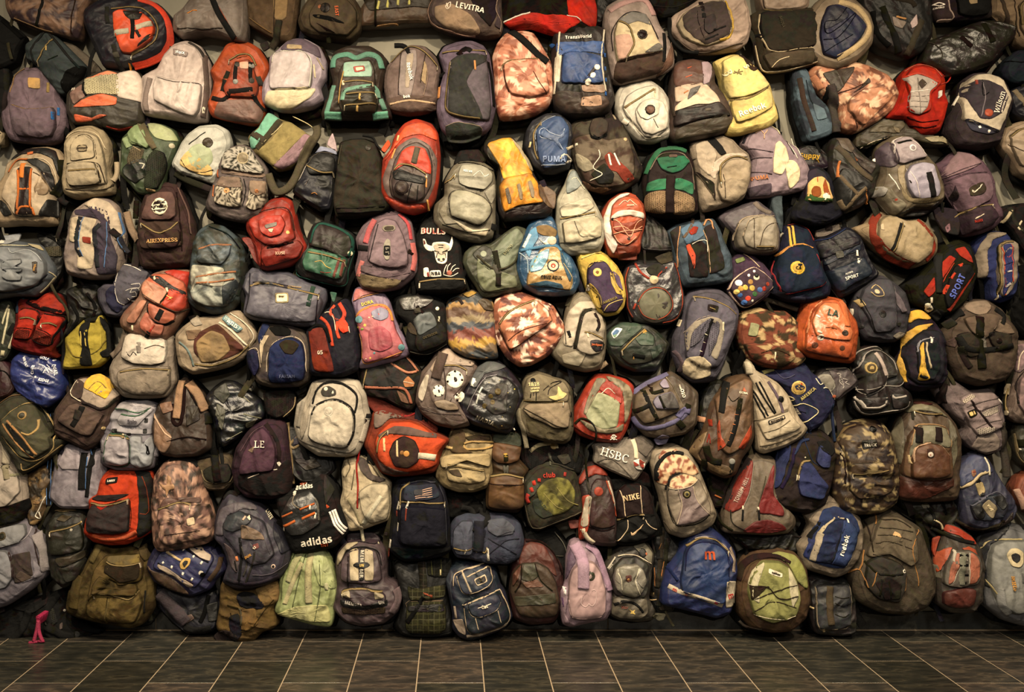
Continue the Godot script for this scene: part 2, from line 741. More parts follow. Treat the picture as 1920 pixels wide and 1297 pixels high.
func patch_mesh(g: Bag, sh: Shape, d: Dye, lift: float, sunk: float) -> ArrayMesh:
	# a piece of cloth laid on the bag's surface (its own bulge is already part of top())
	var b := Cloth.new()
	var na := sh.ring.size()
	if sh.h == 0.0 and not sh.starry():
		return cut_mesh(g, sh, d, lift, sunk)
	var rs := PackedFloat32Array()
	var nr := clampi(int(sh.mean / 0.01), 2, 14)
	for k in nr:
		rs.append(0.9 * (k + 1) / nr)
	if sh.h > 0.0:
		rs.append_array(PackedFloat32Array([0.94, 0.965, 0.985]))
	rs.append(1.0)
	b.v.append(Vector3(sh.mid.x, sh.mid.y, top(g, sh.mid) + lift))
	b.c.append(tint(d, sh.mid.x, sh.mid.y))
	for s in rs:
		for k in na:
			var p := sh.mid.lerp(sh.ring[k], s)
			b.v.append(Vector3(p.x, p.y, top(g, p) + lift + (rim(g, p) if sh.h == 0.0 else 0.0)))
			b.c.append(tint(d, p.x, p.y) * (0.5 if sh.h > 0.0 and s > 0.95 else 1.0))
	for k in na:
		var p := sh.mid.lerp(sh.ring[k], 1.006)
		b.v.append(Vector3(p.x, p.y, top(g, p) - sunk))
		b.c.append(tint(d, p.x, p.y))
	var n := rs.size() + 1
	for k in na:
		b.i.append_array(PackedInt32Array([0, 1 + (k + 1) % na, 1 + k]))
	for r in n - 1:
		for k in na:
			var m := (k + 1) % na
			b.quad(1 + r * na + k, 1 + (r + 1) * na + k, 1 + (r + 1) * na + m, 1 + r * na + m)
	return b.done()


func cut_mesh(g: Bag, sh: Shape, d: Dye, lift: float, sunk: float) -> ArrayMesh:
	# the same for a crescent or a hooked piece, filled with a loose grid of points
	var b := Cloth.new()
	var ps := sh.ring.duplicate()
	var lo := ps[0]
	var hi := ps[0]
	for p in sh.ring:
		lo = lo.min(p)
		hi = hi.max(p)
	var st := 0.009
	for iy in int((hi.y - lo.y) / st) + 1:
		for ix in int((hi.x - lo.x) / st) + 1:
			var p := lo + Vector2(ix + (0.5 if iy % 2 else 0.0), iy) * st
			if Geometry2D.is_point_in_polygon(p, sh.ring):
				var near := false
				for e in sh.ring:
					if e.distance_squared_to(p) < 0.00003:
						near = true
						break
				if not near:
					ps.append(p)
	for p in ps:
		b.v.append(Vector3(p.x, p.y, top(g, p) + lift + rim(g, p)))
		b.c.append(tint(d, p.x, p.y))
	var tr := Geometry2D.triangulate_delaunay(ps)
	for k in range(0, tr.size(), 3):
		var p0 := ps[tr[k]]
		var p1 := ps[tr[k + 1]]
		var p2 := ps[tr[k + 2]]
		if Geometry2D.is_point_in_polygon((p0 + p1 + p2) / 3.0, sh.ring):
			if (p1 - p0).cross(p2 - p0) > 0.0:
				b.i.append_array(PackedInt32Array([tr[k], tr[k + 2], tr[k + 1]]))
			else:
				b.i.append_array(PackedInt32Array([tr[k], tr[k + 1], tr[k + 2]]))
	var na := sh.ring.size()
	var base := b.v.size()
	for k in na:
		var p := sh.ring[k]
		b.v.append(Vector3(p.x, p.y, top(g, p) - sunk))
		b.c.append(tint(d, p.x, p.y))
	for k in na:
		var m := (k + 1) % na
		b.quad(k, base + k, base + m, m)
	return b.done()


func path(us: PackedVector2Array, step: float) -> PackedVector2Array:   # a smooth line through points
	var out := PackedVector2Array()
	var n := us.size()
	for k in n - 1:
		var p0 := us[maxi(k - 1, 0)]
		var p3 := us[mini(k + 2, n - 1)]
		var c := maxi(2, int(us[k].distance_to(us[k + 1]) / step))
		for j in c:
			out.append(us[k].cubic_interpolate(us[k + 1], p0, p3, float(j) / c))
	out.append(us[n - 1])
	return out


func band_mesh(g: Bag, us: PackedVector2Array, width: float, thick: float, d: Dye, mid_col := Color(0, 0, 0, 0)) -> ArrayMesh:
	# webbing, piping or a zip laid over the bag along a line
	var b := Cloth.new()
	var ps := path(us, 0.011)
	var across := [-1.0, -0.92, 0.0, 0.92, 1.0]
	if width > 0.035:
		across = [-1.0, -0.94, -0.5, 0.0, 0.5, 0.94, 1.0]
	var na := across.size()
	for k in ps.size():
		var t := (ps[mini(k + 1, ps.size() - 1)] - ps[maxi(k - 1, 0)]).normalized()
		var nrm := Vector2(-t.y, t.x)
		var zc := top(g, ps[k])
		for j in na:
			var a: float = across[j]
			var p := ps[k] + nrm * (a * width * 0.5)
			var z := maxf(top(g, p), zc - 0.012)
			if j == 0 or j == na - 1:
				z -= 0.006
			else:
				z += thick * (1.25 - 0.45 * absf(a)) + rim(g, p)
			b.v.append(Vector3(p.x, p.y, z))
			b.c.append(mid_col if mid_col.a > 0.5 and absf(a) < 0.1 else tint(d, p.x, p.y))
	for k in ps.size() - 1:
		for j in na - 1:
			b.quad(k * na + j, k * na + j + 1, (k + 1) * na + j + 1, (k + 1) * na + j)
	# close both ends
	for e in [0, ps.size() - 1]:
		var base: int = e * na
		for j in na - 1:
			var q := b.v.size()
			b.v.append(b.v[base + j] - Vector3(0, 0, 0.008))
			b.v.append(b.v[base + j + 1] - Vector3(0, 0, 0.008))
			b.c.append(b.c[base + j])
			b.c.append(b.c[base + j])
			if e == 0:
				b.quad(q, q + 1, base + j + 1, base + j)
			else:
				b.quad(base + j, base + j + 1, q + 1, q)
	return b.done()


func hang_strap(g: Bag, side: float) -> void:
	# a loose shoulder strap that falls from behind the bag towards the bags below it
	var lo := Vector2(1e9, 1e9)
	var hi := -lo
	for p in g.body.ring:
		lo = lo.min(p)
		hi = hi.max(p)
	var w := hi.x - lo.x
	var p := Vector2(g.body.mid.x + side * w * rng.randf_range(0.34, 0.46), lo.y + (hi.y - lo.y) * rng.randf_range(0.3, 0.55))
	var us := PackedVector2Array([p])
	var dir := Vector2(side * rng.randf_range(0.1, 0.6), -1.0).normalized()
	for k in 4:
		p += dir * rng.randf_range(0.05, 0.075)
		dir = (dir + Vector2(-side * rng.randf_range(-0.1, 0.4), 0)).normalized()
		us.append(p)
	var room_below := g.origin.y + us[4].y
	if room_below < 0.06:
		return
	var width := rng.randf_range(0.012, 0.045)
	var dk := dye(["262422", "35312a", "1f1e1d", "48432f", "2b2a30", "3b352e"][rng.randi() % 6], g.off)
	var b := Cloth.new()
	var ps := path(us, 0.012)
	for k in ps.size():
		var t := (ps[mini(k + 1, ps.size() - 1)] - ps[maxi(k - 1, 0)]).normalized()
		var nrm := Vector2(-t.y, t.x)
		var z := g.zs * 0.72 + 0.02 * sin(k * 0.3 + g.off.x) + 0.03
		for q: Array in [[-1.0, 0.0], [-0.9, 1.0], [0.0, 1.3], [0.9, 1.0], [1.0, 0.0], [0.0, -0.6]]:
			var a := ps[k] + nrm * (float(q[0]) * width * 0.5)
			b.v.append(Vector3(a.x, a.y, z + 0.004 * float(q[1])))
			b.c.append(tint(dk, a.x, a.y))
	for k in ps.size() - 1:
		for j in 6:
			var m := (j + 1) % 6
			b.quad(k * 6 + j, k * 6 + m, (k + 1) * 6 + m, (k + 1) * 6 + j)
	part(g.root, "shoulder_strap", b.done(), mats.webbing)


func disc_mesh(g: Bag, c: Vector2, r: float, d: Dye, up := 0.0) -> ArrayMesh:
	var b := Cloth.new()
	var na := clampi(int(r / 0.0025), 12, 40)
	var prof := [[0.0, 1.0], [0.55, 0.95], [0.85, 0.8], [1.0, 0.35], [1.02, -0.8]]
	var th := clampf(r * 0.35, 0.003, 0.006)
	for q: Array in prof:
		for k in na:
			var p: Vector2 = c + Vector2.from_angle(TAU * k / na) * (r * float(q[0]))
			b.v.append(Vector3(p.x, p.y, maxf(top(g, p), top(g, c) - 0.01) + th * q[1] + (up if q[1] > 0.0 else 0.0) * 1.2))
			b.c.append(tint(d, p.x, p.y))
	for j in 4:
		for k in na:
			var n := (k + 1) % na
			b.quad(j * na + k, (j + 1) * na + k, (j + 1) * na + n, j * na + n)
	return b.done()


func letters_mesh(g: Bag, txt: String, c: Vector2, em: float, ang: float, d: Dye, lift: float) -> ArrayMesh:
	var tm := TextMesh.new()
	tm.font = serif if txt in ["HSBC", "AIREXPRESS", "LE", "1818", "Wilson"] else font
	tm.text = txt
	tm.font_size = 48
	tm.pixel_size = em / 48.0
	tm.depth = 0.003
	tm.curve_step = 3.0
	tm.horizontal_alignment = HORIZONTAL_ALIGNMENT_CENTER
	tm.vertical_alignment = VERTICAL_ALIGNMENT_CENTER
	var a := tm.get_mesh_arrays()
	if a.is_empty() or a[0] == null or (a[0] as PackedVector3Array).is_empty():
		return null
	var vs: PackedVector3Array = a[Mesh.ARRAY_VERTEX]
	var ix: PackedInt32Array = a[Mesh.ARRAY_INDEX] if a[Mesh.ARRAY_INDEX] != null else PackedInt32Array()
	if ix.is_empty():
		for k in vs.size():
			ix.append(k)
	var b := Cloth.new()
	for v in vs:
		var p := c + Vector2(v.x, v.y).rotated(-ang)
		b.v.append(Vector3(p.x, p.y, top(g, p) + lift + v.z))
		b.c.append(d.a)
	b.i = ix
	return b.done()


func hang_all() -> void:
	var g: Bag
	for line in BAGS.split("\n", false):
		if line[0] == "@":
			g = start_bag(line.substr(1))
		else:
			add_piece(g, line)


var head := {}


func start_bag(t: String) -> Bag:
	var f := t.split("|")
	var q := f[0].split(" ")
	var g := Bag.new()
	g.root = Node3D.new()
	g.root.name = numbered(q[3])
	add_child(g.root)
	g.root.set_meta("label", f[2])
	g.root.set_meta("category", f[1])
	g.root.set_meta("group", "worn bags covering the wall" if f[1] != "ribbon" else "")
	if f[1] == "ribbon":
		g.root.remove_meta("group")
	var d := float(q[0]) * 0.01
	g.f = d * 0.5
	g.zs = 0.03 + d * 0.4 + float(q[1]) * 0.009
	var soft: bool = f[1] in ["torn bag", "cloth bag", "sack", "gym bag", "drawstring bag", "pouch"]
	g.wr = rng.randf_range(0.009, 0.012) if soft else rng.randf_range(0.006, 0.0095)
	g.tilt = rng.randf_range(0.035, 0.07)
	if d < 0.1:
		g.tilt = 0.01
		g.wr = 0.003
	g.seam = 0.0 if soft else 0.0035
	g.shine = "nylon" if rng.randf() < 0.5 else "fabric"
	g.turn = Vector2.from_angle(rng.randf_range(0.0, PI))
	g.off = Vector2(rng.randf_range(0, 50), rng.randf_range(0, 50))
	return g


func add_piece(g: Bag, t: String) -> void:
	var q := t.split(" ", false, 2)
	var k := q[0]
	if k == "b":
		var us := plan(q[2])
		var lo := Vector2(1e9, 1e9)
		var hi := -lo
		var pts := PackedVector2Array()
		var mid := Vector2.ZERO
		for u in us:
			var p := out_at(u, g.zs)
			pts.append(p)
			mid += p / us.size()
			lo = lo.min(p)
			hi = hi.max(p)
		g.origin = Vector2((lo.x + hi.x) / 2, lo.y)
		g.root.position = Vector3(g.origin.x, g.origin.y, 0)
		for j in pts.size():
			pts[j] = mid + (pts[j] - mid) * 1.035 - g.origin
		g.y1 = hi.y - lo.y
		g.tilt *= clampf(g.y1 / 0.45, 0.4, 1.1)
		g.body = Shape.new()
		g.body.lay(pts, 0.0108, 48, 136, 0.6)
		var thin := clampf(g.body.mean / 0.19, 0.45, 1.1)
		g.f *= thin
		var d := dye(q[1], g.off)
		if hi.y < 3.2 and g.y1 > 0.2 and g.f > 0.04:
			part(g.root, "dark_backing", dark_backing_mesh(g, dye(["1d1c1b", "23211f", "1a1b1f", "2a2622"][rng.randi() % 4], g.off)), mats.fabric)
		part(g.root, "body", body_mesh(g, d), mats[g.shine if d.mat == "fabric" else d.mat])
		if g.y1 > 0.25 and g.f > 0.05:
			for side in [-1.0, 1.0]:
				if rng.randf() < 0.9:
					hang_strap(g, side)
		return
	g.n += 1
	var lift := 0.0045
	match k:
		"p":
			var r := q[2].split(" ", false, 1)
			var sh := Shape.new()
			sh.lay(settle_all(g, plan(r[1])), 0.011, 24, 96, 0.62)
			sh.h = float(r[0]) * 0.0105
			var d := dye(q[1], g.off)
			g.layers.append(sh)
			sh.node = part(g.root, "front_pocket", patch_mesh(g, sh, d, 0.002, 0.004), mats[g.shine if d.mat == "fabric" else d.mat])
		"f":
			var sh := Shape.new()
			var fu := settle_all(g, plan(q[2]))
			sh.lay(fu, 0.009, 16, 120, 0.3 if fu.size() <= 5 else 0.75)
			var d := dye(q[1], g.off)
			lift += g.level(sh.mid)
			g.flats.append(sh)
			part(home(g, sh.mid), "patch" if sh.mean < 0.03 else "panel", patch_mesh(g, sh, d, lift, 0.005), mats[g.shine if d.mat == "fabric" else d.mat])
		"s":
			var r := q[2].split(" ", false, 1)
			var us := settle_all(g, plan(r[1]))
			var d := dye(q[1], g.off)
			var ln := 0.0
			for j in us.size() - 1:
				ln += us[j].distance_to(us[j + 1])
			var w := float(r[0]) / 2.0 * S
			lift += highest(g, us) - 0.001 + (0.0025 if w > 0.028 else 0.0) + clampf(w - 0.03, 0.0, 0.05) * 0.22
			part(home(g, us[us.size() / 2]) if ln < 0.12 else g.root, "zip_pull" if ln < 0.06 and w < 0.018 else "strap", band_mesh(g, us, w, lift, d), mats[d.mat] if d.mat != "fabric" else mats.webbing)
		"l":
			var us := settle_all(g, plan(q[2]))
			part(home(g, us[us.size() / 2]), "piping", band_mesh(g, us, 0.0048, lift - 0.001 + highest(g, us), dye(q[1], g.off)), mats.webbing)
		"z":
			var us := settle_all(g, plan(q[1] + " " + (q[2] if q.size() > 2 else "")))
			var at := home(g, us[us.size() / 2])
			part(at, "zipper", band_mesh(g, us, 0.0105, lift + highest(g, us), dye("26221e", g.off), Color("7a6848").srgb_to_linear()), mats.webbing)
			var e := us[us.size() - 1] if g.n % 2 == 0 else us[0]
			part(at, "zipper_pull", band_mesh(g, PackedVector2Array([e, e + Vector2(rng.randf_range(-0.006, 0.006), -0.024)]), 0.0065, lift + 0.004, dye("b8aa90", g.off)), mats.metal)
		"k":
			var r := q[2].split(" ")
			var c := settle(g, plan(r[1])[0])
			var rad := float(r[0]) / 2.0 * S
			var d := dye(q[1], g.off)
			var up := g.level(c)
			g.flats.append([c, rad])
			part(home(g, c), "stud" if rad < 0.009 else "badge", disc_mesh(g, c, rad, d, up), mats.smooth)
		"t":
			var r := q[2].split(" ", false, 3)
			var c := settle(g, plan(r[1])[0])
			var m := letters_mesh(g, r[3], c, float(r[0]) / 2.0 * S * 0.68, deg_to_rad(float(r[2])), dye(q[1], g.off), lift + 0.002 + g.level(c))
			if m != null:
				part(home(g, c), "lettering", m, mats.webbing)


const BAGS := """
@14 4 - backpack|backpack|mottled brown and purple backpack hanging over the dark slanted gym bag
b 8a6a55/4b3b40:blotch 31,-71 29,25 50,71 138,109 233,134 262,144 298,146 312,104 317,50 346,0 342,-71
s 2a2420 11 160,-50 155,25 140,100
l 4a3328 271,129 267,62 288,-25
l b08a60 54,69 138,104 196,121
@12 1 - backpack|backpack|plain black bag jammed beside the dark slanted gym bag
b 2b2a26 -38,42 50,100 94,138 75,188 62,233 25,254 -38,267
s 1d1c1a 17 8,75 46,108 83,142
@15 3 - gym_bag|gym bag|dark slate gym bag slanted above the dusty purple backpack
b 475052/33393b 100,167 167,115 188,117 250,175 321,246 327,260 308,300 267,350 233,354 138,246 104,217
f 1d1d1c 240,279 275,252 323,252 308,300 254,352 231,329
s 2c3030 9 183,121 233,183 300,258
s 2c3030 9 167,121 117,183 138,244
z 200,146 167,179 140,229
s c9a860 6 172,169 172,188
s 24302a 4 179,225 217,208
@9 2 - backpack|backpack|crumpled grey bag tucked behind the dark slanted gym bag
b 6b6156 233,160 271,165 333,212 379,267 325,283 267,250
@14 3 - backpack|backpack|dusty purple backpack with a square tan leather patch
b 7d6a76/5c4f57 35,346 62,275 92,254 154,256 200,288 225,333 227,375 250,417 250,471 225,525 183,540 54,525 25,479 15,433 35,408
p 75636f 3 44,394 104,410 200,404 212,421 212,479 200,512 158,521 67,508 44,458
f c0975a 106,292 150,294 151,331 108,329
l a8824e 37,346 62,277 92,258
l 9a7a50 46,394 104,410 204,405
s 9a8048 10 181,310 179,346
s 2f6cb0 9 219,404 219,433
s 2f6cb0 8 208,425 208,454
@16 5 - backpack|backpack|navy backpack with a bright orange rim and orange reflective striped pocket
b 2f2c38/24222a 321,42 367,8 417,-6 521,-6 592,19 640,71 645,138 627,188 583,227 525,248 458,260 400,252 375,208 342,138 321,83
s e8472a 18 521,-2 583,21 625,71 635,138 612,196 558,231 496,246
p e8501f 3 429,48 454,38 533,46 571,79 583,112 571,150 538,179 496,204 462,200 442,158 427,104
f 2e2c2a 462,40 542,48 525,71 492,76 471,60
s b5ad98 20 429,130 483,115
s b5ad98 20 510,104 577,95
s 2a2826 15 496,71 496,144
s 3a3834 12 510,112 525,138
f 2f2d29 521,167 550,133 583,129 562,154 521,183
s 3a3834 17 400,25 404,88
s 3a3834 18 425,167 438,217 462,271
s 5a564c 21 433,196 440,217
z 417,33 521,29 575,67 592,117 575,158 496,208
s d8861f 5 485,238 485,292
@15 4 - backpack|backpack|orange and off-white backpack hung sideways beside the pale grey one
b 4a443c 258,354 300,312 354,279 408,262 458,271 508,262 538,308 542,375 538,458 492,479 442,488 392,475 333,467 283,462 258,421
f c8b8ac 442,277 512,269 538,312 538,383 492,375 442,362
f b5ab88:mesh 319,296 442,277 446,354 375,350 321,354
f e8835a 346,288 408,266 442,276 319,297
f e06a40 275,400 325,367 383,352 438,367 433,392 342,400
f 8a6a60 262,354 308,317 319,362 277,392
f d8603a 279,429 346,442 375,429 400,433 342,454 288,458
s 2a2826 9 315,308 312,338 325,358
s 4a463e 17 350,417 358,454 383,471
l c83a28 400,475 442,485 496,475
t d8c8b8 21 277,335 -5 FF
@15 5 - backpack|backpack|pale greyish mauve backpack with a small white lettered badge at the top
b b8a8a2/988a84 617,208 650,167 700,154 746,175 779,233 788,312 783,396 771,450 729,456 625,440 550,427 538,396 542,333 538,292 592,258
p bcaea8 3 588,288 625,296 756,319 750,417 733,442 658,417 579,375 575,325
f 94847f 651,183 705,196 701,213 650,205
t ffffff 18 677,199 12 TRUCK
l 5a4e4a 592,292 650,306 756,320
s 6a5a54 15 771,208 775,333 762,442
s 8a7a74 21 562,292 546,358 550,417
f d8d0b8 760,402 771,402 769,427 760,427
s 4a4440 10 708,158 746,183 767,217
@15 4 - backpack|backpack|grey-brown backpack with an orange piped dark band hung at the top edge
b 7d7068/5e544e 658,67 693,33 735,-38 785,-71 918,-71 927,8 929,104 920,160 885,156 843,140 760,125 693,144 658,117
s 2c2624 23 789,-25 814,38 856,108 881,148
l c05a3a 807,4 848,75 887,144
l 4a423c 664,108 760,112 835,106
s e0862a 4 702,50 722,40 739,40
@13 4 - backpack|backpack|dark brown canvas backpack with one padded tan strap dangling from it
b 6a5540/4c3d2e 929,-62 1118,-62 1116,42 1106,125 1089,156 1043,152 1010,135 939,94 929,50
f 8f7450 1027,-25 1078,-25 1075,62 1060,75 1035,74 1027,58
s 3f3a30 26 1047,77 1037,138 1018,183
f 37332b 975,167 1002,155 1012,179 989,194
l 44382a 1031,0 1027,125
l 8a6a40 935,67 968,92 1018,125
@16 5 - backpack|backpack|olive brown rucksack with slashed front and small orange embroidered letters
b 5c4e3d/44392c 1122,83 1135,33 1156,0 1185,-33 1302,-33 1343,21 1360,75 1343,121 1310,151 1239,144 1177,135 1135,117
p 5c4e3d 2 1160,50 1189,4 1302,0 1339,46 1339,100 1302,138 1198,125 1164,96
f 1e1a16 1172,56 1206,56 1252,67 1293,88 1239,79 1185,67
f 241f1a 1185,85 1218,102 1260,129 1222,115
k 3a322a 19 1220,29
k b06a4a 7 1198,25
s 2c261f 12 1220,12 1218,46
t d86a40 25 1263,41 84 EAST
s 2c261f 17 1231,138 1233,162
@13 4 - tote_bag|tote bag|brown and black tote with short yellow vertical bars along its top
b 5e4936/46372a 1356,100 1354,42 1377,0 1381,-62 1618,-62 1631,42 1618,88 1552,91 1468,98 1406,98
f 3a2d26 1360,-38 1618,-38 1622,29 1552,25 1468,33 1385,38
s b8b060 10 1422,4 1415,35
s b8b060 10 1457,-8 1452,29
s b8b060 10 1494,-12 1492,20
s b8b060 10 1536,-12 1534,18
s 2c221c 8 1410,-17 1408,96
l c0905a 1410,98 1477,90 1493,94
@15 4 - backpack|backpack|rust orange backpack with a black buckled webbing harness on its front
b b34b20/8c3a1c 793,267 822,217 852,167 885,154 927,158 968,183 993,221 1010,258 998,300 989,333 995,408 977,465 927,462 802,433 785,400 802,346 806,308
f 7d5d54 827,377 943,375 987,421 970,463 864,452 806,431
p a03c1a 3 860,292 881,233 935,225 956,267 972,317 960,367 852,362 839,333
f d89a80 900,233 931,232 931,258 900,256
s 2c2a28 15 891,233 883,267 881,308
s 2c2a28 15 941,233 939,292 941,308
s 2c2a28 18 858,342 893,340 948,335
s 2c2a28 17 795,367 835,375 860,346
s 2c2a28 17 948,354 968,392 993,417
s 33302c 18 856,267 843,300 835,342
s 4a4844 18 968,288 981,321
k 8a8a84 10 943,246
k 8a8a84 10 883,306
k 55534e 10 889,242
k 55534e 10 943,302
z 860,225 898,204 939,208 960,246
s b0522a 7 887,217 927,208
@15 5 - backpack|backpack|faded lavender backpack with a cream suede bottom and rounded front panel
b 9e909c/7a6c7a 989,346 993,317 1014,267 1014,217 1052,179 1085,150 1135,144 1193,175 1220,233 1220,292 1202,333 1212,375 1177,400 1106,416 1052,415 993,388
f 6a5a6a 1052,183 1089,152 1135,146 1193,179 1202,217 1148,192 1060,188
p b4a8aa 2.5 1015,250 1027,204 1060,190 1114,192 1148,198 1172,242 1164,329 1072,334 1013,333
f bbae8e 1006,342 1093,331 1183,333 1160,369 1093,410 1035,410 995,388
f a8906a 1077,167 1131,170 1133,185 1076,182
l d8d4c4 1020,233 1035,196 1068,191 1135,194 1168,233 1162,329
s c8b898 7 1177,242 1181,292
s a09078 6 1189,217 1214,262
@16 5 - backpack|backpack|turquoise trimmed brown backpack with stacked zipped pockets and a small red badge
b 43372f/332a24 1212,431 1231,375 1252,312 1239,250 1256,196 1302,175 1385,175 1427,200 1448,233 1435,308 1429,354 1462,417 1464,440 1427,444 1302,444 1218,444
s 5a8e7c 21 1248,254 1256,217 1302,204 1335,217 1377,204 1418,217 1433,258
s 5f8f7e 18 1225,421 1239,375 1252,321
s 5f8f7e 18 1443,412 1427,371
s 5c9a82 25 1218,433 1281,438
s 5c9a82 25 1398,438 1456,431
p 4a3c32 3 1272,271 1298,229 1389,227 1406,267 1410,421 1385,433 1289,433 1268,388
f 86a898 1291,238 1385,230 1395,258 1393,288 1289,288
f b8443a 1325,250 1366,247 1369,266 1331,272
f e8c0a0 1333,254 1362,252 1363,262 1337,267
z 1287,308 1339,302 1398,310
s d8c0a0 9 1287,302 1287,319
p 3a2f28 2 1279,375 1287,338 1343,325 1406,329 1422,375 1410,425 1293,425
s 6a9c88 17 1283,375 1293,340 1343,327 1406,329 1418,367
z 1298,352 1352,346 1410,354
z 1293,396 1343,392 1410,394
s c8a050 8 1350,350 1348,375
s c8a050 8 1341,396 1340,421
s b08a48 5 1270,388 1277,317 1289,267
@17 5 - backpack|backpack|dark brown and violet sports backpack with large white printed lettering
b 6b5a50/4a3e44 1603,54 1612,21 1633,-17 1650,-67 1871,-67 1877,25 1879,62 1881,108 1871,133 1817,140 1754,135 1692,121 1633,96 1608,75
f 9a8068 1633,25 1700,17 1767,58 1800,125 1733,129 1667,100 1633,67
f 302a2c 1767,0 1862,0 1860,62 1838,100 1800,62
f 55484c 1867,17 1879,50 1879,112 1854,96 1867,62
t e8d8c8 40 1762,29 13 LEVITRA
l e8d8c8 1688,8 1671,23 1677,35 1688,25 1690,8
s d8c8b4 6 1675,12 1679,31
l b08a78 1640,-25 1612,17 1606,58 1633,96 1733,133 1783,138
l a08878 1869,-17 1860,38 1879,83 1875,121
@16 5 - gym_bag|gym bag|black and red sports bag with white piping at the top edge
b 23211f 1885,96 1888,25 1892,-67 2204,-67 2233,0 2229,104 2171,133 2125,144 2083,135 2025,121 1975,104 1925,110
f c8281a 1890,85 1954,54 1992,48 2067,56 2150,62 2179,79 2133,108 2104,138 2050,121 1992,100 1925,106
f c9220f 2129,-67 2200,-67 2238,33 2229,112 2192,88 2133,60
s d8cdc0 6 1888,85 1958,54 1988,47
l d8cdc0 2125,58 2162,65 2179,81
@15 4 - backpack|backpack|brown and grey striped backpack with silver lettered centre strip
b 7c6a66/54453f 1454,250 1500,200 1538,171 1588,175 1633,217 1650,267 1638,333 1646,383 1608,417 1538,429 1462,412 1444,333 1444,283
f 8f8280 1508,200 1558,188 1562,250 1538,362 1496,354 1500,267
f a39484 1525,208 1549,200 1551,217 1533,329 1519,329
t e8e0d4 27 1537,267 78 Reebok
f a08868 1590,225 1602,250 1596,317 1579,300
f 6a564e 1450,375 1538,358 1646,371 1640,412 1538,429 1462,410
t e8dccc 21 1525,363 -6 bok
l 4a3c38 1504,200 1496,292 1494,354
l 4a3c38 1596,200 1583,267 1577,308
l 9a8070 1600,250 1604,292 1588,358
z 1467,233 1525,179 1583,188 1642,250
s 2a2624 17 1479,171 1517,175 1533,200
s b89a7a 8 1462,392 1538,377 1633,392
@18 5 - backpack|backpack|tall dusty violet and black backpack with orange zip pulls
b 75667a/4d434e 1650,208 1671,175 1717,158 1767,154 1808,171 1833,208 1842,267 1852,333 1856,408 1838,471 1817,496 1754,517 1692,517 1658,479 1642,417 1646,350 1667,271
p 665c66/4b4a4c 3 1688,233 1717,208 1775,200 1821,212 1833,292 1842,400 1833,454 1775,450 1700,438 1673,417 1677,333
f 40413f 1692,225 1825,208 1821,233 1775,258 1750,308 1783,375 1808,450 1733,442 1683,417 1683,333
f 3c3f3a 1671,475 1717,458 1775,462 1808,483 1800,517 1746,538 1683,533
z 1658,200 1733,190 1821,192
z 1688,233 1675,333 1673,408 1717,433 1800,446
l 8a7a6c 1671,475 1721,458 1800,475 1806,492
s d08a4a 8 1780,227 1782,262
s d08a4a 9 1648,325 1644,369
s 222020 21 1717,208 1746,183 1767,192
s 1e1e1e 11 1831,233 1846,317 1852,400
s 222 12 1646,288 1667,271
@16 5 - backpack|backpack|salmon pink camouflage backpack with a black shoulder strap across its top
b b97a60/97553f/d0a48c:camo 1850,217 1867,167 1900,125 1954,115 1996,125 2025,167 2062,233 2075,283 2079,354 2050,400 2004,429 1942,442 1879,444 1858,400 1854,358 1854,283
p c0846a/a0604a/d4ac94:camo 3 1885,250 1904,229 1967,223 2021,221 2050,283 2058,346 1992,367 1917,354 1896,325
f b57458/8f4f3c/cca088:camo 1858,367 1921,373 1983,371 2058,367 2050,400 2004,429 1942,442 1879,444
z 1883,250 1900,233 1967,223 2017,221
s 2b2624 26 1912,117 1962,150 2017,204 2054,233
l 5a2c22 2000,267 2025,312 2050,354
l 6a3428 1890,246 1892,292 1908,346
@17 6 - backpack|backpack|blue and black sports backpack with white lettering at the top and blue elastic loops
b 38322f/2a2624 2081,125 2118,100 2168,92 2239,100 2266,112 2270,175 2281,250 2289,325 2298,375 2281,417 2243,433 2160,438 2106,425 2081,400 2068,354 2072,233
p 3c568c/2c3f6c 2 2114,200 2177,196 2235,204 2260,217 2264,308 2202,315 2106,310
f 3f5f9c 2089,162 2185,156 2260,158 2262,204 2214,196 2139,196 2093,208
f c8bca8 2081,217 2106,200 2098,308 2077,308
t d8d0c8 25 2168,140 -1 TransWorld
s c8bca8 7 2266,112 2256,196 2260,267 2272,342
s c8bca8 7 2098,112 2089,217 2077,354
s 2f5fa8 8 2260,156 2260,171
s 2f5fa8 8 2269,200 2269,215
s 2f5fa8 8 2269,250 2269,265
s 2f5fa8 8 2272,292 2272,306
s 2f5fa8 8 2272,344 2272,358
s 2f5fa8 11 2064,167 2077,175
s 2f5fa8 11 2052,288 2066,292
f 3a302c 2185,308 2198,300 2250,246 2235,240 2198,288
k d8d0c0 11 2239,252
k d8d0c0 11 2222,281
k d8d0c0 11 2205,308
f 9a7c68 2181,319 2264,317 2268,346 2185,342
f 4a3c36 2085,346 2181,346 2264,358 2285,388 2243,429 2118,425 2085,396
f a8866e 2181,367 2252,358 2256,396 2177,400
@17 6 - backpack|backpack|beige and pink school backpack with a dark oval badge on the front
b 9b8a84/75685f 2268,62 2281,25 2322,0 2377,-8 2427,4 2448,38 2468,92 2493,133 2518,196 2518,250 2485,275 2410,296 2335,312 2298,300 2281,233 2272,175
s b08a88 21 2285,42 2327,17 2393,-2 2427,8 2452,58
p b8a98a/a89678 3 2302,125 2318,75 2368,46 2418,54 2443,100 2464,150 2485,192 2410,212 2339,229 2314,233 2302,175
f 807c7a 2318,75 2368,46 2418,54 2443,100 2393,79 2348,92
f b89484 2306,138 2360,129 2377,167 2352,217 2318,225
f 74706c 2418,196 2468,162 2489,192 2452,200
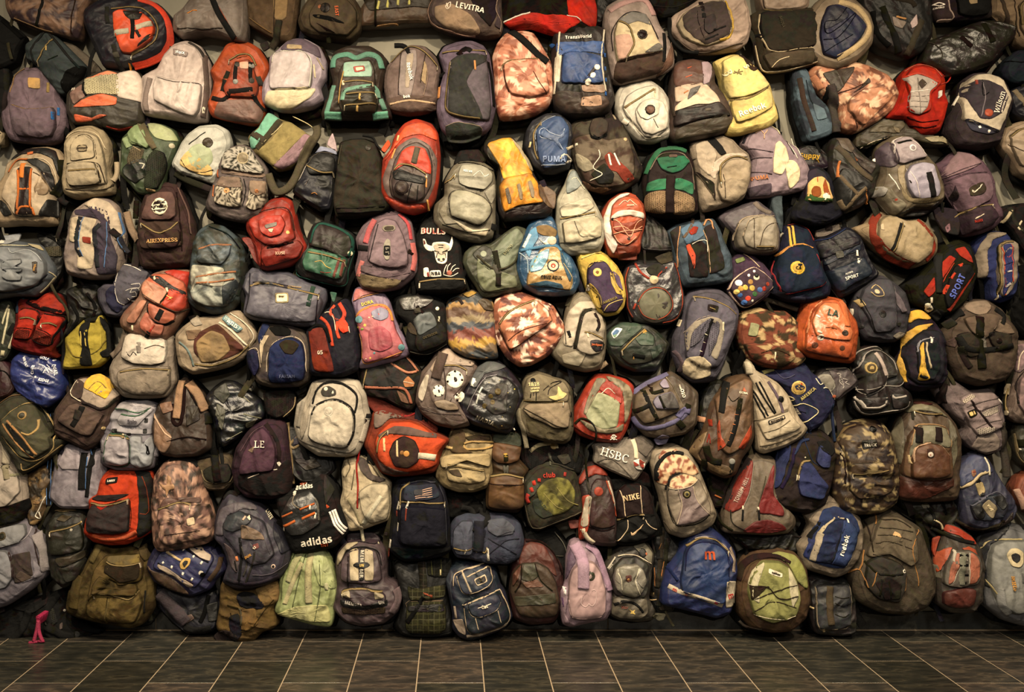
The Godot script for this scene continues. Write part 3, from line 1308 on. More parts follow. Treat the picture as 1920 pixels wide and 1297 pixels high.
f 55423a 2314,233 2485,196 2493,233 2477,271 2410,292 2335,308 2302,292
l 2e2624 2298,192 2293,125 2327,67 2377,44 2427,67 2468,146
z 2318,79 2356,96 2372,133 2377,167 2352,212
k 4c443a 19 2409,129
k 2e2a26 14 2409,129
f 7a5c4c 2493,233 2518,158 2522,242 2485,275 2460,288
s 2a2624 14 2489,125 2493,175 2489,233
@15 5 - backpack|backpack|beige rounded backpack lying over with yellow trim and dark pocketed front
b b09a8c/8d7a6e 2514,96 2527,62 2581,29 2627,-4 2681,-29 2777,-29 2802,33 2810,100 2793,162 2756,188 2660,196 2598,192 2552,158 2522,121
p a9987c 2 2535,96 2560,54 2610,25 2660,8 2714,4 2739,67 2743,121 2714,154 2652,175 2610,171 2560,142
f 574a48 2560,62 2618,21 2668,4 2714,4 2735,67 2743,121 2702,146 2648,167 2610,146 2564,100
s c8a030 8 2718,4 2741,54 2748,108 2731,142 2698,150
p 4d4344 1.5 2639,71 2677,54 2685,112 2656,129 2639,112
s 332c2c 15 2627,8 2639,67
s 332c2c 7 2677,112 2722,98
s 332c2c 7 2643,150 2693,129
l 2e2628 2614,42 2618,83 2639,142
l 6a5a50 2535,146 2602,188 2681,190 2785,162
s 2a2624 12 2510,67 2514,138 2560,188 2618,200
@14 5 - backpack|backpack|dark olive laptop backpack with cream piping round its rectangular front
b 4d4436/3c342a 2822,58 2848,42 2868,38 3060,38 3068,175 3064,233 2993,258 2931,267 2877,271 2852,250 2835,167 2818,96
p 3c372c 2 2848,54 2868,46 3056,46 3060,167 3018,183 2952,192 2893,194 2864,175 2848,108
t 55503f 21 2931,83 80 MEDIA
l d0bc98 2848,54 2845,108 2864,167 2885,192 2918,196 2968,190 3039,179 3060,162 3060,46
l d0bc98 2837,167 2850,246 2877,269 2931,267 2993,254 3064,233
p 5c5040 1.5 2860,208 3052,192 3048,238 2952,254 2885,258
l d0bc98 2893,254 2922,225 2960,212
s 2f2a24 11 2818,142 2843,133 2860,142
@13 6 - laptop_case|laptop case|light grey leather laptop case at the top edge above the dark olive one
b a08a78/7c6a5e 2848,-67 3027,-67 3027,25 2993,40 2893,46 2864,38 2852,8
l 5c4c40 2860,-25 2868,29 2902,44 2993,38
z 2868,35 2902,42 2972,38
@16 5 - backpack|backpack|pale grey backpack with stitched ribbed edge and a dark oval emblem on its round pocket
b b0aa9e/8d877e 2306,400 2310,367 2327,329 2368,308 2435,300 2481,333 2506,375 2510,458 2506,512 2452,533 2393,529 2352,488 2322,450
p b5aea2 2 2333,400 2348,362 2393,333 2452,321 2489,354 2506,400 2506,479 2452,521 2410,512 2381,471 2348,438
p bab3a6 1.5 2381,417 2398,388 2443,371 2485,383 2504,433 2498,483 2443,508 2410,496 2387,458
p bdb6a8 1 2387,412 2410,379 2452,367 2472,392 2468,429 2427,450 2402,442
k 2a2622 19 2437,412
k 6a4a3a 15 2437,412
z 2339,406 2393,371 2456,333
l 9a7a58 2343,408 2452,331
s c8b89a 8 2454,329 2456,367
l 5a5650 2448,442 2468,479
s c8c0b0 15 2335,450 2356,462
l d0c8b4 2339,408 2393,492 2427,521 2477,512
@16 6 - backpack|backpack|dark brown and mauve backpack with two small orange dashes and a buckled base
b 55443d/3b302c 2527,250 2552,229 2598,221 2652,231 2677,258 2677,308 2710,358 2735,417 2748,458 2714,496 2639,517 2535,533 2510,512 2506,438 2514,375 2518,308
f 6b4a40 2527,254 2560,229 2602,221 2627,233 2635,308 2535,325
f a08a94 2631,233 2664,233 2670,267 2660,308 2639,317
s d8603a 4 2577,256 2593,250
s d8603a 4 2570,290 2595,282
f b09a86 2531,329 2631,310 2643,333 2627,367 2535,383
f c0aa92 2643,317 2685,354 2698,388 2610,392 2531,417 2535,396
f 5c5856 2589,333 2627,321 2614,346 2577,375
s c07a4a 6 2564,350 2581,340
p 2f2825 2 2535,417 2618,400 2698,383 2739,433 2710,433 2618,450 2527,475
s 4a3c34 8 2514,354 2522,417 2527,438
s 6a6258 10 2645,412 2666,410
f 4f4638 2535,488 2618,454 2722,429 2743,458 2710,492 2618,508 2535,525
@16 5 - backpack|backpack|pale yellow backpack with faded white lettering and flag print on its flap
b cdb870/b59d58 2685,233 2714,217 2743,204 2785,208 2814,233 2860,283 2885,325 2898,400 2906,450 2868,479 2785,500 2718,504 2731,450 2714,350 2702,292
p d6c276 2.5 2706,233 2752,208 2802,233 2860,288 2885,321 2843,346 2785,367 2735,371 2714,325
p c8b268 2 2739,383 2810,362 2885,333 2895,400 2827,442 2760,458
z 2731,377 2793,371 2843,350 2881,325
t e8e0b8 50 2727,275 70 B
t e8e0b8 42 2798,250 60 S
t ece4c0 42 2822,410 -20 Reebok
s 8a7a50 5 2748,275 2785,267
s 8a7a50 5 2752,267 2781,279
s 8a7a50 5 2772,260 2764,279
f 4a3630 2772,204 2798,217 2822,233 2843,254 2827,267 2802,246
@15 5 - backpack|backpack|blue backpack with tan padded rim and looped bungee cord hung beside a cream piped case
b 8b7a66/6b5c4c 3015,200 3015,83 3065,12 3102,-17 3173,-33 3215,8 3257,54 3271,108 3261,167 3236,200 3198,233 3123,262 3078,250
p 2c3256/232640 2 3078,83 3102,25 3136,17 3186,33 3228,71 3248,100 3228,142 3190,179 3132,221 3086,204 3073,142
f 38374a 3082,75 3115,21 3165,33 3182,62 3123,100 3090,112
s c0a67a 21 3144,8 3207,25 3248,67 3261,108 3240,150 3182,196 3136,221
l 1e1e26 3173,29 3136,75 3094,83 3102,125 3148,100 3207,50 3144,138 3086,150
l 1e1e26 3086,200 3136,167 3198,129
@14 3 - backpack|backpack|black backpack full of loose hanging straps under the top edge
b 2c2923/1f1d1a 3219,-67 3482,-67 3490,42 3482,142 3440,200 3390,221 3307,196 3257,158 3265,100 3223,25
s 4d4637 24 3457,75 3428,142 3398,208
s 26231f 21 3307,25 3340,104 3369,200
s 1f1d1a 17 3273,42 3290,125 3332,175
s 3f382c 17 3332,-12 3411,4 3432,25
f 8a7a70 3344,62 3373,75 3398,83 3382,108 3352,96
f b09a98 3411,88 3436,54 3440,92 3419,108
s c08a50 8 3361,62 3398,71
@14 6 - backpack|backpack|dark purple backpack with a white double diamond crest and pale piping at the top edge
b 352b2f/2a2226 3492,25 3507,-67 3723,-67 3711,8 3707,67 3657,79 3582,83 3511,81
f 49393c 3494,12 3523,-25 3557,-17 3561,33 3573,67 3557,79 3511,80
p 26242a 2 3586,-25 3711,-25 3702,54 3644,65 3594,54
s b0988c 6 3555,-25 3559,25 3573,54 3567,75 3511,81
f e8dcd0 3494,18 3519,10 3545,18 3519,25
f 49393c 3505,18 3519,14 3535,18 3519,22
t e8dcd0 12 3521,30 2 UMBRO
f a08a68 3632,-4 3663,-4 3665,12 3638,16
@15 5 - duffel_bag|duffel bag|glossy black leather duffel bag slanted beside a red and silver backpack
b 35302a/241f1b:gloss 3457,233 3482,158 3511,146 3565,125 3623,100 3678,79 3748,83 3811,104 3807,129 3748,196 3707,242 3623,271 3552,283 3494,254
s 27221d 21 3686,88 3723,158
l 4d443a 3482,158 3532,196 3515,242
s 241f1b 17 3602,138 3644,175
@14 4 - backpack|backpack|tan and brown backpack hung at the top corner with pocket piping
b 8c765e/75624e 3711,50 3715,-25 3723,-67 3915,-67 3915,175 3832,183 3798,162 3782,108 3748,83
p 8a745c 2 3815,25 3840,0 3907,-8 3907,138 3848,146 3823,108
s 55463a 12 3748,-25 3773,42 3786,96
l 4a3c30 3802,-17 3811,62 3819,138
z 3823,100 3825,33 3844,4
f 7a6652 3715,50 3744,42 3765,92 3748,79
@16 5 - backpack|backpack|orange and brown camouflage backpack with one grey buckled strap over it
b b0785a/7d4f3c/c8a080:camo 3040,275 3057,250 3123,262 3198,233 3257,246 3323,283 3352,317 3363,358 3340,408 3290,450 3240,479 3194,498 3144,479 3140,417 3102,375 3052,329
f 4d4238 3086,275 3202,250 3198,271 3173,308 3140,346 3107,308
p b97f60/8a5a44/d0aa8c:camo 2 3182,375 3240,333 3307,329 3348,358 3307,404 3236,471 3178,421
l 4a3028 3140,350 3207,329 3261,300 3244,321 3202,346
f 3a2c24 3202,346 3228,325 3257,292 3265,308
s 4a433f 28 3115,317 3123,396 3136,496
f 201e1c 3098,325 3136,321 3138,362 3102,367
l 55342a 3207,450 3215,479
s b87a5a 17 3052,283 3082,333
@14 4 - backpack|backpack|faded denim blue crumpled backpack beside the orange camouflage one
b 4a5a66/36424c:denim 2973,267 2998,233 3032,275 3057,358 3094,396 3119,442 3111,500 3065,521 3023,529 2990,438 2978,375
s 4a3c36 18 2998,292 3015,375 3052,492
l 283038 3023,300 3040,375 3073,417
f 5f7280 3048,388 3090,408 3102,442 3065,450
@16 6 - backpack|backpack|bright red backpack with quilted silver front panel and red cord
b b8260f/8c1a0c 3323,442 3348,408 3373,333 3382,288 3407,258 3448,240 3498,254 3528,279 3536,308 3536,358 3544,396 3528,454 3507,496 3448,504 3394,450
p c42c12 2 3394,292 3415,258 3457,250 3507,271 3528,308 3490,350 3482,417 3440,433 3402,412 3407,354
f a89c94 3393,288 3436,279 3482,292 3515,312 3486,346 3478,400 3444,431 3407,417 3402,375 3407,333
l d8d0c8 3407,348 3486,338
l 8a807a 3402,365 3482,360
l 8a807a 3402,383 3478,381
l 8a807a 3400,402 3473,402
l 8a807a 3440,292 3442,429
f 5c4c42 3440,312 3457,296 3473,315 3455,333
s d8402a 8 3394,288 3440,276 3482,288 3519,308
l c86a50 3394,267 3432,246 3490,250 3532,288
l d83a2a 3532,283 3561,283 3552,308 3528,317
f c8c0b8 3519,342 3534,338 3532,358 3515,371
l 501008 3402,438 3457,458 3519,450
l 501008 3415,467 3465,479 3511,471
@18 6 - backpack|backpack|white framed dark purple backpack with outlined lettering and a red spade badge
b 4b4043/332b2f 3548,492 3557,438 3586,396 3607,358 3619,304 3652,279 3690,275 3748,292 3773,329 3790,375 3782,408 3761,462 3744,508 3732,542 3665,558 3582,542
p bcae98 2 3609,375 3621,308 3657,281 3707,277 3748,292 3786,358 3788,383 3765,450 3744,494 3686,471 3607,450
f 4d454e 3628,321 3665,300 3707,302 3757,325 3778,362 3761,417 3715,446 3673,442 3636,392
f 4a4858 3611,450 3657,454 3707,475 3744,494 3707,504 3644,488
t e8dccc 38 3744,385 -70 Wilson
t d8ccbc 12 3761,390 -70 the winning sport
s 1e1a1e 4 3682,300 3686,358 3707,346
s 8a8088 4 3682,304 3694,358 3678,438
k b05038 15 3707,423
k e8dccc 6 3673,476
k e8dccc 6 3709,492
s c8c0b0 7 3594,362 3592,388
s a84838 9 3659,300 3661,317
@15 4 - backpack|backpack|navy blue rounded backpack cut off by the frame beside the black duffel
b 2c3440/20262f 3755,267 3773,229 3815,192 3915,183 3915,325 3873,325 3790,312 3761,292
l 161a20 3765,233 3832,233 3894,217
@15 4 - backpack|backpack|dark navy backpack with a cream zip edge cut off by the frame
b 232a36/1b2028 3786,350 3832,321 3915,329 3915,458 3832,450 3790,421
s 8a7a60 17 3802,338 3828,367 3844,396
@15 5 - backpack|backpack|dusty cream backpack with brown seams near the right edge below the white framed one
b 9c8770/7c6a58 3750,517 3775,479 3850,450 3917,458 3917,688 3817,650 3783,592 3754,554
p a48f78 2 3783,508 3833,479 3908,479 3908,625 3825,625 3792,558
z 3788,512 3833,483 3904,483
s 3a3028 12 3858,458 3854,542 3867,625
l 5a4a3c 3779,542 3842,567 3908,562
@17 5 - backpack|backpack|beige and black backpack with an orange ladder strap down its front
b a08c72/857258 0,703 25,653 33,616 62,582 108,558 175,553 208,564 233,595 246,620 233,691 212,737 212,795 215,837 167,844 83,841 8,845 2,820 8,778 0,745
f 2c2825 100,599 138,595 183,620 204,670 204,720 188,712 167,670 138,632
f 2c2825 42,599 83,562 175,555 208,566 225,620 227,678 196,595 146,574 83,578
p ae9a80 2 29,670 54,628 100,614 138,628 179,687 200,728 200,808 125,812 58,808 33,770 8,737
f 2f2a27 67,632 119,628 115,712 121,778 133,812 62,808 69,712
s c86a28 8 67,637 69,703 65,787
s c86a28 8 119,632 113,695 115,778
s c86a28 8 69,708 115,708
s c86a28 9 62,803 75,778 100,774 121,782 131,808
s d87a28 18 90,612 83,637 81,666
s c06a30 7 33,645 62,603 104,597
s c86a38 12 104,576 125,572
f 2b2826 150,812 154,782 183,749 208,749 206,810
f 2b2826 2,782 2,749 25,766 46,803 17,810
l 6a5a48 125,645 167,670 196,728
k 8d7860 24 156,708
s 2c2926 21 208,737 233,753 254,766
s 26231f 25 233,599 238,670 217,737
l c8b89c 129,591 175,603 208,653 217,720
@16 5 - backpack|backpack|cream three-compartment backpack with a framed rectangular lower pocket
b 9d8e74/83745c 246,537 258,503 292,478 346,468 383,491 406,537 410,595 406,637 425,687 421,720 375,732 292,743 254,728 242,678 246,608
p a8997e 2 252,620 250,537 275,508 325,495 367,512 388,562 396,628 404,687 375,695 292,708 254,687
p aa9b80 1.5 267,603 267,553 283,520 321,508 350,528 358,587 346,595
p a0927a 2 252,653 258,620 300,608 354,610 371,645 383,678 367,695 292,699 260,695
l 62543f 267,603 265,553 288,514 325,505 354,532 362,595
f 9a8b70 292,545 325,543 326,566 292,568
l 55493a 294,547 323,545 324,564 294,566 294,547
t 55493a 11 308,555 -2 JANSPORT
l 4a3f30 252,616 354,608 383,645 400,691
l 3a3026 254,653 252,624 292,610 354,612 375,658 381,687 362,695 292,698 262,695 255,670
z 258,641 312,635 367,637
l c8b898 248,520 275,497 325,491 367,508 396,558
l 55493a 246,708 312,714 400,708 421,687
s a09078 17 438,608 438,653 425,678
@14 5 - backpack|backpack|green canvas rucksack with a grey strap and torn mesh pockets
b 4b5a40/36422f 458,520 488,487 521,458 554,462 604,466 650,491 665,528 650,599 625,653 608,712 583,730 525,722 500,695 458,653 458,587
p 7d8f66/68794f 2 479,499 521,460 542,482 562,545 554,558 517,545 492,541
f 98a076 558,460 604,468 646,489 667,528 625,528 583,516 560,487
f 7d8f66 458,524 483,499 500,545 475,558
s 6a6048 22 529,458 550,503 579,558
p 3c4034/2c2e26:mesh 2 558,587 579,562 617,574 629,616 612,670 592,708 546,712 546,653
f 6a5f48:mesh 479,587 500,549 542,562 521,608 479,620
f 2b2d26 462,628 500,599 542,595 550,653 508,687 462,653
l b09a78 500,549 529,566
s c8c0b0 5 523,612 542,616 533,632
s c0a070 8 550,712 583,716
l 6b7a58 479,503 492,528 525,541 554,558
k b0a890 10 644,547
@15 5 - backpack|backpack|pale blue backpack with a printed green oval and a sandy textured patch
b a9a9a2/8d8c84 650,620 667,574 683,537 708,503 750,474 812,470 850,491 865,541 846,603 817,670 800,687 750,670 683,653
f c2a56b/a88850 679,595 708,566 792,628 796,658 750,655 708,637 675,616
k 9aa585 47 748,587
k 4b3f36 19 779,535
l 3a342c 679,599 708,637 762,647 800,637
l 3a342c 708,541 771,495
s 35302a 25 658,649 708,678 771,703 792,712
s 3a342c 8 654,628 675,653 733,670
@16 5 - backpack|backpack|dark plum backpack with gold serif lettering and a dotted oval badge
b 4a3733/3a2b29 521,920 525,849 529,787 554,720 617,687 658,691 688,745 708,795 725,837 733,899 708,991 625,1003 542,999
p 694e4a 2 531,820 542,778 554,737 592,720 650,720 662,753 662,808 642,824 562,826
k d8ccb0 30 599,774
k 332826 26 599,774
f d8ccb0 571,770 625,762 625,782 571,789
t 332826 15 599,775 -4 AIR XPRESS
s d8ccb0:dots 12 583,753 600,747 615,753
s d8ccb0:dots 12 583,795 600,801 615,795
p 4d3a36 2 521,841 583,830 675,832 683,862 683,920 604,937 529,928
p 44322f 1.5 542,874 583,862 671,862 683,891 667,928 562,930
t d8a468 27 605,901 -3 AIREXPRESS
z 529,837 583,870 617,866 667,832
l 2a1e1c 662,720 675,837 683,941
l 7a5e58 667,703 704,795 717,878
s 8a7460 25 475,795 492,858 512,903
s 26211e 19 512,753 508,820
@16 6 - backpack|backpack|cream and violet backpack with blue edged dark bands and a small red label
b 8a7c72/6d6168 267,820 283,787 317,762 358,741 400,749 433,774 454,824 467,878 462,941 454,1012 408,1041 333,1041 267,1024 250,962 258,887
f b0a08c 317,766 358,743 408,758 438,795 454,858 462,891 433,899 408,837 375,795
f 4c4252 283,787 333,782 342,770 400,791 412,820 412,862 367,820 308,808 283,803
f b0a088 267,820 292,812 362,824 346,870 358,912 346,1003 292,1003 288,912 262,903
f 4b4352 362,849 404,828 417,895 442,958 433,1024 367,1024 362,912
s 33343c 17 304,812 288,870 288,920 304,962
s 33343c 18 375,841 354,870 358,920 367,1003
l 5a82b8 315,812 298,870 297,920 312,962
l 5a82b8 402,832 400,899 392,1003
l 5a82b8 442,795 460,870 442,899 471,945
s 2e2c2c 22 417,862 446,887
s 3a3a44 17 446,887 467,928 483,949
f 9c3a26 310,887 342,891 342,914 312,908
@15 6 - backpack|backpack|black and white speckled backpack with leather flap pockets and orange cords
b 6d6260/514848 822,620 835,582 868,553 906,545 943,558 977,595 1000,637 1002,712 993,762 968,808 918,830 843,816 785,787 779,766 793,720 810,670
p a09a90/38332f:speckle 2 829,616 843,570 881,551 918,549 943,562 968,603 993,637 985,653 918,647 835,632
f 7e6a5e 829,632 927,647 998,655 985,666 927,662 831,649
p a69c8c/3a342f:speckle 2.5 806,728 814,687 831,662 902,666 912,703 904,774 864,778 806,762
f 7e6a5e 810,695 831,664 898,666 906,703 843,703
p a69c8c/3a342f:speckle 2 922,778 935,728 939,678 998,687 1002,745 985,778 952,791
f 8f7866 939,678 998,682 995,724 964,735 939,720
k b88a5a 11 850,714
k 2a2420 4 850,714
k b8784a 8 963,717
l b8703a 960,724 964,712 970,720
k b0a080 22 910,592
k 8a7d66 18 910,592
s b0582e 6 816,628 818,666
s c06a34 5 802,695 798,728 800,737
l 2a2420 914,670 922,712 910,770
k 2a2420 3 879,643
k 2a2420 3 904,643
k 2a2420 3 933,646
@14 6 - messenger_bag|messenger bag|turquoise, ochre and mauve striped messenger bag hung at a tilt
b 7d6f4c/665a3c 935,516 968,482 1006,426 1052,449 1093,462 1135,495 1177,520 1172,541 1127,599 1089,628 1039,637 1010,608 960,574
f 6aa28c 937,518 970,482 1006,424 1048,445 1010,499 960,553 943,558
f 8f8052/766a42 1014,528 1064,458 1093,462 1148,499 1118,528 1027,620 964,570
f 93747f 1027,618 1077,570 1143,503 1177,520 1164,549 1118,603 1060,635
s 4a4434 23 1052,451 1010,503 964,558
s 4d4638 25 945,499 993,528
s 5a5240 29 1185,474 1189,503 1160,545 1131,612 1106,670 1077,708 1039,720 1018,687 1006,653
l c8b888 1098,437 1156,466 1181,487
l c8b888 977,545 1027,499 1060,466
@15 4 - backpack|backpack|very dark indigo backpack with a small orange motif beside the striped messenger bag
b 2a2630/201c24 1114,687 1143,616 1160,587 1202,566 1243,570 1264,591 1256,653 1252,728 1235,782 1202,787 1143,753 1102,720
p 28242c 2 1148,620 1177,582 1227,574 1256,595 1252,653 1160,653
f a89098 1231,528 1248,499 1260,537 1264,570 1227,545
f 8086a0 1181,574 1202,549 1260,562 1264,582 1218,566
f a08878 1143,695 1160,670 1148,687
l b0783a 1168,726 1181,722 1189,730
l 5a5248 1148,628 1193,574 1252,578
l a8a098 1152,612 1118,678 1081,691
z 1148,620 1202,645 1248,647
f a89aa0 1085,687 1106,653 1127,653 1106,687
@13 6 - drawstring_bag|cloth bag|flat black cloth bag with a rolled bottom and no fastenings
b 3b362c/2d2923 1256,749 1260,687 1268,608 1281,537 1314,526 1364,524 1402,541 1422,595 1435,653 1443,728 1460,774 1410,803 1331,814 1268,812
p 332e27 2 1258,774 1302,766 1385,770 1456,770 1448,791 1364,812 1272,814
l 1d1a16 1260,782 1343,780 1443,774
l 1d1a16 1264,799 1343,797 1427,791
l 5a5244 1268,616 1281,545
k 46413a 12 1381,553
s 2a2622 8 1360,508 1398,516 1414,545 1443,574
f c85028 1429,562 1456,524 1466,541 1443,574
@17 6 - backpack|backpack|red and grey backpack with a large rounded front pocket and orange zip pulls
b b1351f/7c3326 1435,653 1439,599 1468,558 1485,508 1518,466 1560,449 1614,466 1639,503 1648,587 1643,670 1631,741 1606,782 1552,799 1493,787 1452,753 1435,720
f cf4a22 1443,603 1477,541 1522,474 1589,462 1635,495 1639,528 1572,503 1510,520 1468,570
f 6f5c58 1435,670 1460,603 1493,549 1552,516 1610,545 1639,599 1631,687 1598,758 1522,762 1460,737 1443,712
p 5c4b47 2.5 1460,678 1481,599 1518,549 1564,532 1606,558 1622,616 1618,695 1585,753 1518,762 1468,737
f c2361c 1485,620 1506,570 1539,549 1593,558 1614,608 1614,653 1564,632 1522,616 1477,641
s 5d5548 23 1566,553 1552,612
p 4d413d 2 1468,674 1489,641 1535,649 1589,670 1593,737 1564,762 1510,753 1477,737
f 2b2625 1472,645 1493,632 1552,653 1598,666 1593,691 1543,682 1477,670
k 3a312e 26 1506,703
k 4d413d 20 1506,703
l 2b2523 1543,687 1527,762
l 2b2523 1568,695 1564,758
f b23a20 1443,737 1468,749 1522,766 1585,770 1593,782 1552,799 1493,787 1452,758
l 2a2423 1460,678 1477,603 1518,545 1568,528 1610,553 1629,620
z 1477,637 1502,616 1552,624 1598,653
s d8924a 7 1483,558 1468,595
s d8924a 8 1598,662 1598,703
s c8924a 8 1602,749 1608,791
s c8a878 8 1495,508 1489,528
@16 6 - backpack|backpack|olive grey backpack with a ribbed lower pouch flap and scribbled white name
b 716a5c/57513f 1629,803 1633,770 1667,737 1671,678 1700,628 1733,603 1800,608 1846,637 1858,712 1854,795 1854,837 1842,887 1800,908 1733,895 1658,862 1633,832
p 8d8a7c 2 1717,653 1729,620 1775,616 1821,624 1848,653 1846,682 1817,712 1754,703 1721,687
p 8f8b7a/6e6a58 3 1683,778 1688,728 1712,712 1754,716 1808,737 1840,766 1842,803 1821,837 1792,847 1742,828 1692,812
t d8d4c8 18 1754,641 6 Nicus
l c8c4b8 1775,658 1800,641 1817,662 1833,653
f 8a8678 1817,720 1854,691 1858,737 1842,766
f 7c7462 1646,795 1675,753 1679,808 1717,837 1671,841
l 2e2a22 1688,795 1683,737 1717,712 1800,732 1840,770 1840,803 1800,845 1742,830 1692,808
f a89c84 1692,820 1775,862 1833,858 1821,887 1758,874
l 3a352c 1658,841 1754,870 1838,862
s 2b2824 21 1850,862 1854,841
l 3a352c 1717,612 1775,610 1850,641
z 1667,687 1688,674 1708,653
@15 4 - backpack|backpack|dark olive half open pouch pack below the tall violet and black backpack
b 2f2b26/25211d 1704,620 1725,566 1796,562 1821,603 1808,620 1775,612
@15 6 - backpack|backpack|mustard yellow topped black backpack bent over with slit pockets
b 3a322b/2c2622 1817,562 1825,528 1867,512 1917,514 1954,562 1992,637 2025,703 2050,762 2067,787 2042,812 1962,820 1892,824 1871,787 1862,691 1871,628 1833,595
f d6a02c/b07a1c:blotch 1829,541 1867,524 1915,518 1946,562 1983,620 1996,653 1958,662 1908,666 1888,670 1875,628 1850,582
p c8841c/9a6416:blotch 2 1871,699 1892,670 1942,658 1992,651 2017,687 2025,737 2038,758 1983,766 1938,774 1892,795 1879,753
f 5c4e3c 1894,708 1906,703 1917,745 1917,762 1906,766
f 7d6c50 1938,691 1950,687 1960,728 1960,749 1950,749
f 7d6c50 1979,680 1992,676 2004,720 2002,743 1992,739
f 6b5340 2017,695 2033,691 2083,724 2079,782 2058,778 2033,749
f a89878 1917,520 1938,537 1983,599 2000,641 1988,637 1954,578
f 241f1b 1896,797 1942,774 2038,762 2067,787 2042,814 1962,821 1892,824
l c89a40 1829,545 1858,587 1883,637
@15 6 - backpack|backpack|blue leather-look backpack embossed with a leaping cat and block lettering
b 3a3a42/2c2c34 1971,545 1979,487 2000,453 2050,428 2100,428 2138,466 2146,516 2138,566 2133,628 2083,647 2033,645 2004,620 1983,578
p 475a80/3a4a6c:leather 3 2012,558 2008,491 2033,458 2075,435 2108,441 2133,478 2129,545 2121,620 2075,632 2038,635 2021,603
l 9aa6bc 2083,524 2050,520 2025,512 2023,491 2038,480 2067,499 2104,508 2117,482
l 9aa6bc 2083,524 2100,541 2112,562
f 55698f 2027,508 2038,487 2067,503 2104,510 2115,487 2115,512 2092,524 2108,562 2075,528 2050,520
t 7f90b4 43 2077,597 0 PUMA
l 9aa6bc 2029,622 2075,620 2121,616
l 9aa6bc 2012,566 2008,495 2038,455 2083,435
z 2017,599 2004,558 2002,499 2029,458
s c0b090 10 2125,558 2154,545
s b8b0a0 8 2100,595 2117,578 2142,603 2121,608
s c8b888 7 1990,532 1985,553
@14 7 - backpack|backpack|pale grey canvas backpack gathered to a peak at the top
b 9a9584/7d7a6c 2088,820 2092,749 2121,691 2138,641 2154,637 2175,674 2208,724 2238,778 2258,824 2262,895 2242,941 2192,949 2138,953 2104,928 2092,878
f 7f8786 2125,678 2142,641 2158,641 2183,687 2158,712 2125,724
p a39a82 2 2108,837 2150,820 2233,808 2254,828 2254,887 2192,908 2117,912
p a8a08c 1 2100,778 2150,758 2204,741 2229,774 2171,808 2104,812
z 2100,820 2150,812 2233,795
l c8c0a8 2142,674 2162,666 2192,708
l 5a5444 2096,912 2171,908 2254,887
l 5a5444 2108,837 2117,908
l 6a6454 2154,828 2175,882 2204,887
@15 4 - backpack|backpack|dark olive torn rucksack with a round cap on top and red fabric showing through
b 4f483c/3a3029:blotch 2132,516 2145,470 2187,437 2258,424 2328,441 2358,512 2382,578 2403,637 2387,678 2337,708 2266,724 2203,708 2170,662 2149,595
p 6a5e50/4a3c34:blotch 2 2149,520 2203,503 2278,524 2353,516 2378,587 2378,653 2337,695 2258,708 2195,687 2158,612
f 8c3a2a 2266,587 2287,570 2320,603 2353,632 2378,670 2345,687 2312,645 2287,637
f 33302a 2216,653 2266,612 2303,653 2295,687 2245,691
f 8f8672 2158,578 2187,587 2208,599 2228,632 2191,645 2166,624
p 4c423b 2.5 2208,482 2220,449 2253,441 2280,462 2274,499 2245,518 2216,512
f 2a2622 2210,499 2245,516 2274,495 2278,508 2245,524 2216,518
l d8ccb8 2245,562 2249,587 2224,628 2258,653 2212,678
s d8d0c0 8 2282,578 2291,620
s d8d0c0 7 2303,574 2324,620
s c8bca8 10 2128,558 2166,541
f 7a5840 2182,678 2224,703 2295,708 2258,724 2203,712
k c0a078 7 2345,522
s a09078 8 2295,428 2308,449
@15 6 - backpack|backpack|forest green and black backpack with a tan mesh lower half
b 332b28/292220 2412,687 2424,628 2449,578 2487,553 2528,549 2570,562 2595,603 2603,645 2612,745 2608,795 2570,814 2487,812 2428,795 2418,737
s 2c6a4a 18 2424,653 2445,603 2478,562 2537,555 2574,568
p 3a302e 2.5 2422,720 2428,653 2453,599 2487,574 2545,572 2582,599 2599,653 2605,737 2599,795 2537,808 2466,805 2424,787
f 286a4c 2462,595 2503,587 2570,587 2585,608 2558,637 2520,649 2482,632
f 2f7352 2426,689 2466,672 2501,670 2499,708 2424,720
f 2f7352 2532,670 2570,674 2599,691 2597,730 2566,716 2530,708
f 8c7356:mesh 2424,730 2466,716 2497,718 2495,799 2428,791 2421,762
f 8c7356:mesh 2530,716 2570,724 2599,741 2603,791 2570,805 2524,801
s 352828 33 2516,658 2512,728 2510,799
f 6a554c 2508,580 2539,580 2539,589 2508,590
l 1e1a18 2462,599 2482,635 2520,649 2558,637 2582,610
l 8a786a 2437,637 2466,587 2503,572 2558,576 2591,620 2603,712
z 2512,712 2511,778
s 1e1a18 4 2501,628 2537,622
k 8a786a 3 2516,678
@17 5 - backpack|backpack|pale beige backpack with a bulging side pocket and broad black strap patch
b 8f8170/72665a 2593,537 2612,528 2653,524 2703,505 2741,520 2778,558 2803,578 2812,620 2803,687 2778,745 2724,770 2678,782 2632,791 2616,753 2612,670 2599,603
p 9a8b77/857560 3 2687,712 2695,645 2728,603 2770,595 2808,608 2810,662 2795,724 2745,766 2703,753
f 2a2723 2653,528 2674,516 2724,574 2703,582
f a59684 2608,545 2649,528 2687,578 2678,612 2662,658 2620,620
f b0a090 2674,612 2724,578 2787,574 2803,587 2737,595 2699,628 2682,670 2662,653
z 2695,687 2703,620 2753,587 2803,599
f 2f2b27 2612,641 2645,666 2678,687 2682,745 2653,703
l 5a4e42 2612,645 2658,712 2682,749
l 5a4e42 2712,653 2720,741
s 8a7c6c 14 2595,545 2608,595
@15 5 - backpack|backpack|dusty mauve and violet backpack with a leaping cat logo and orange lettering
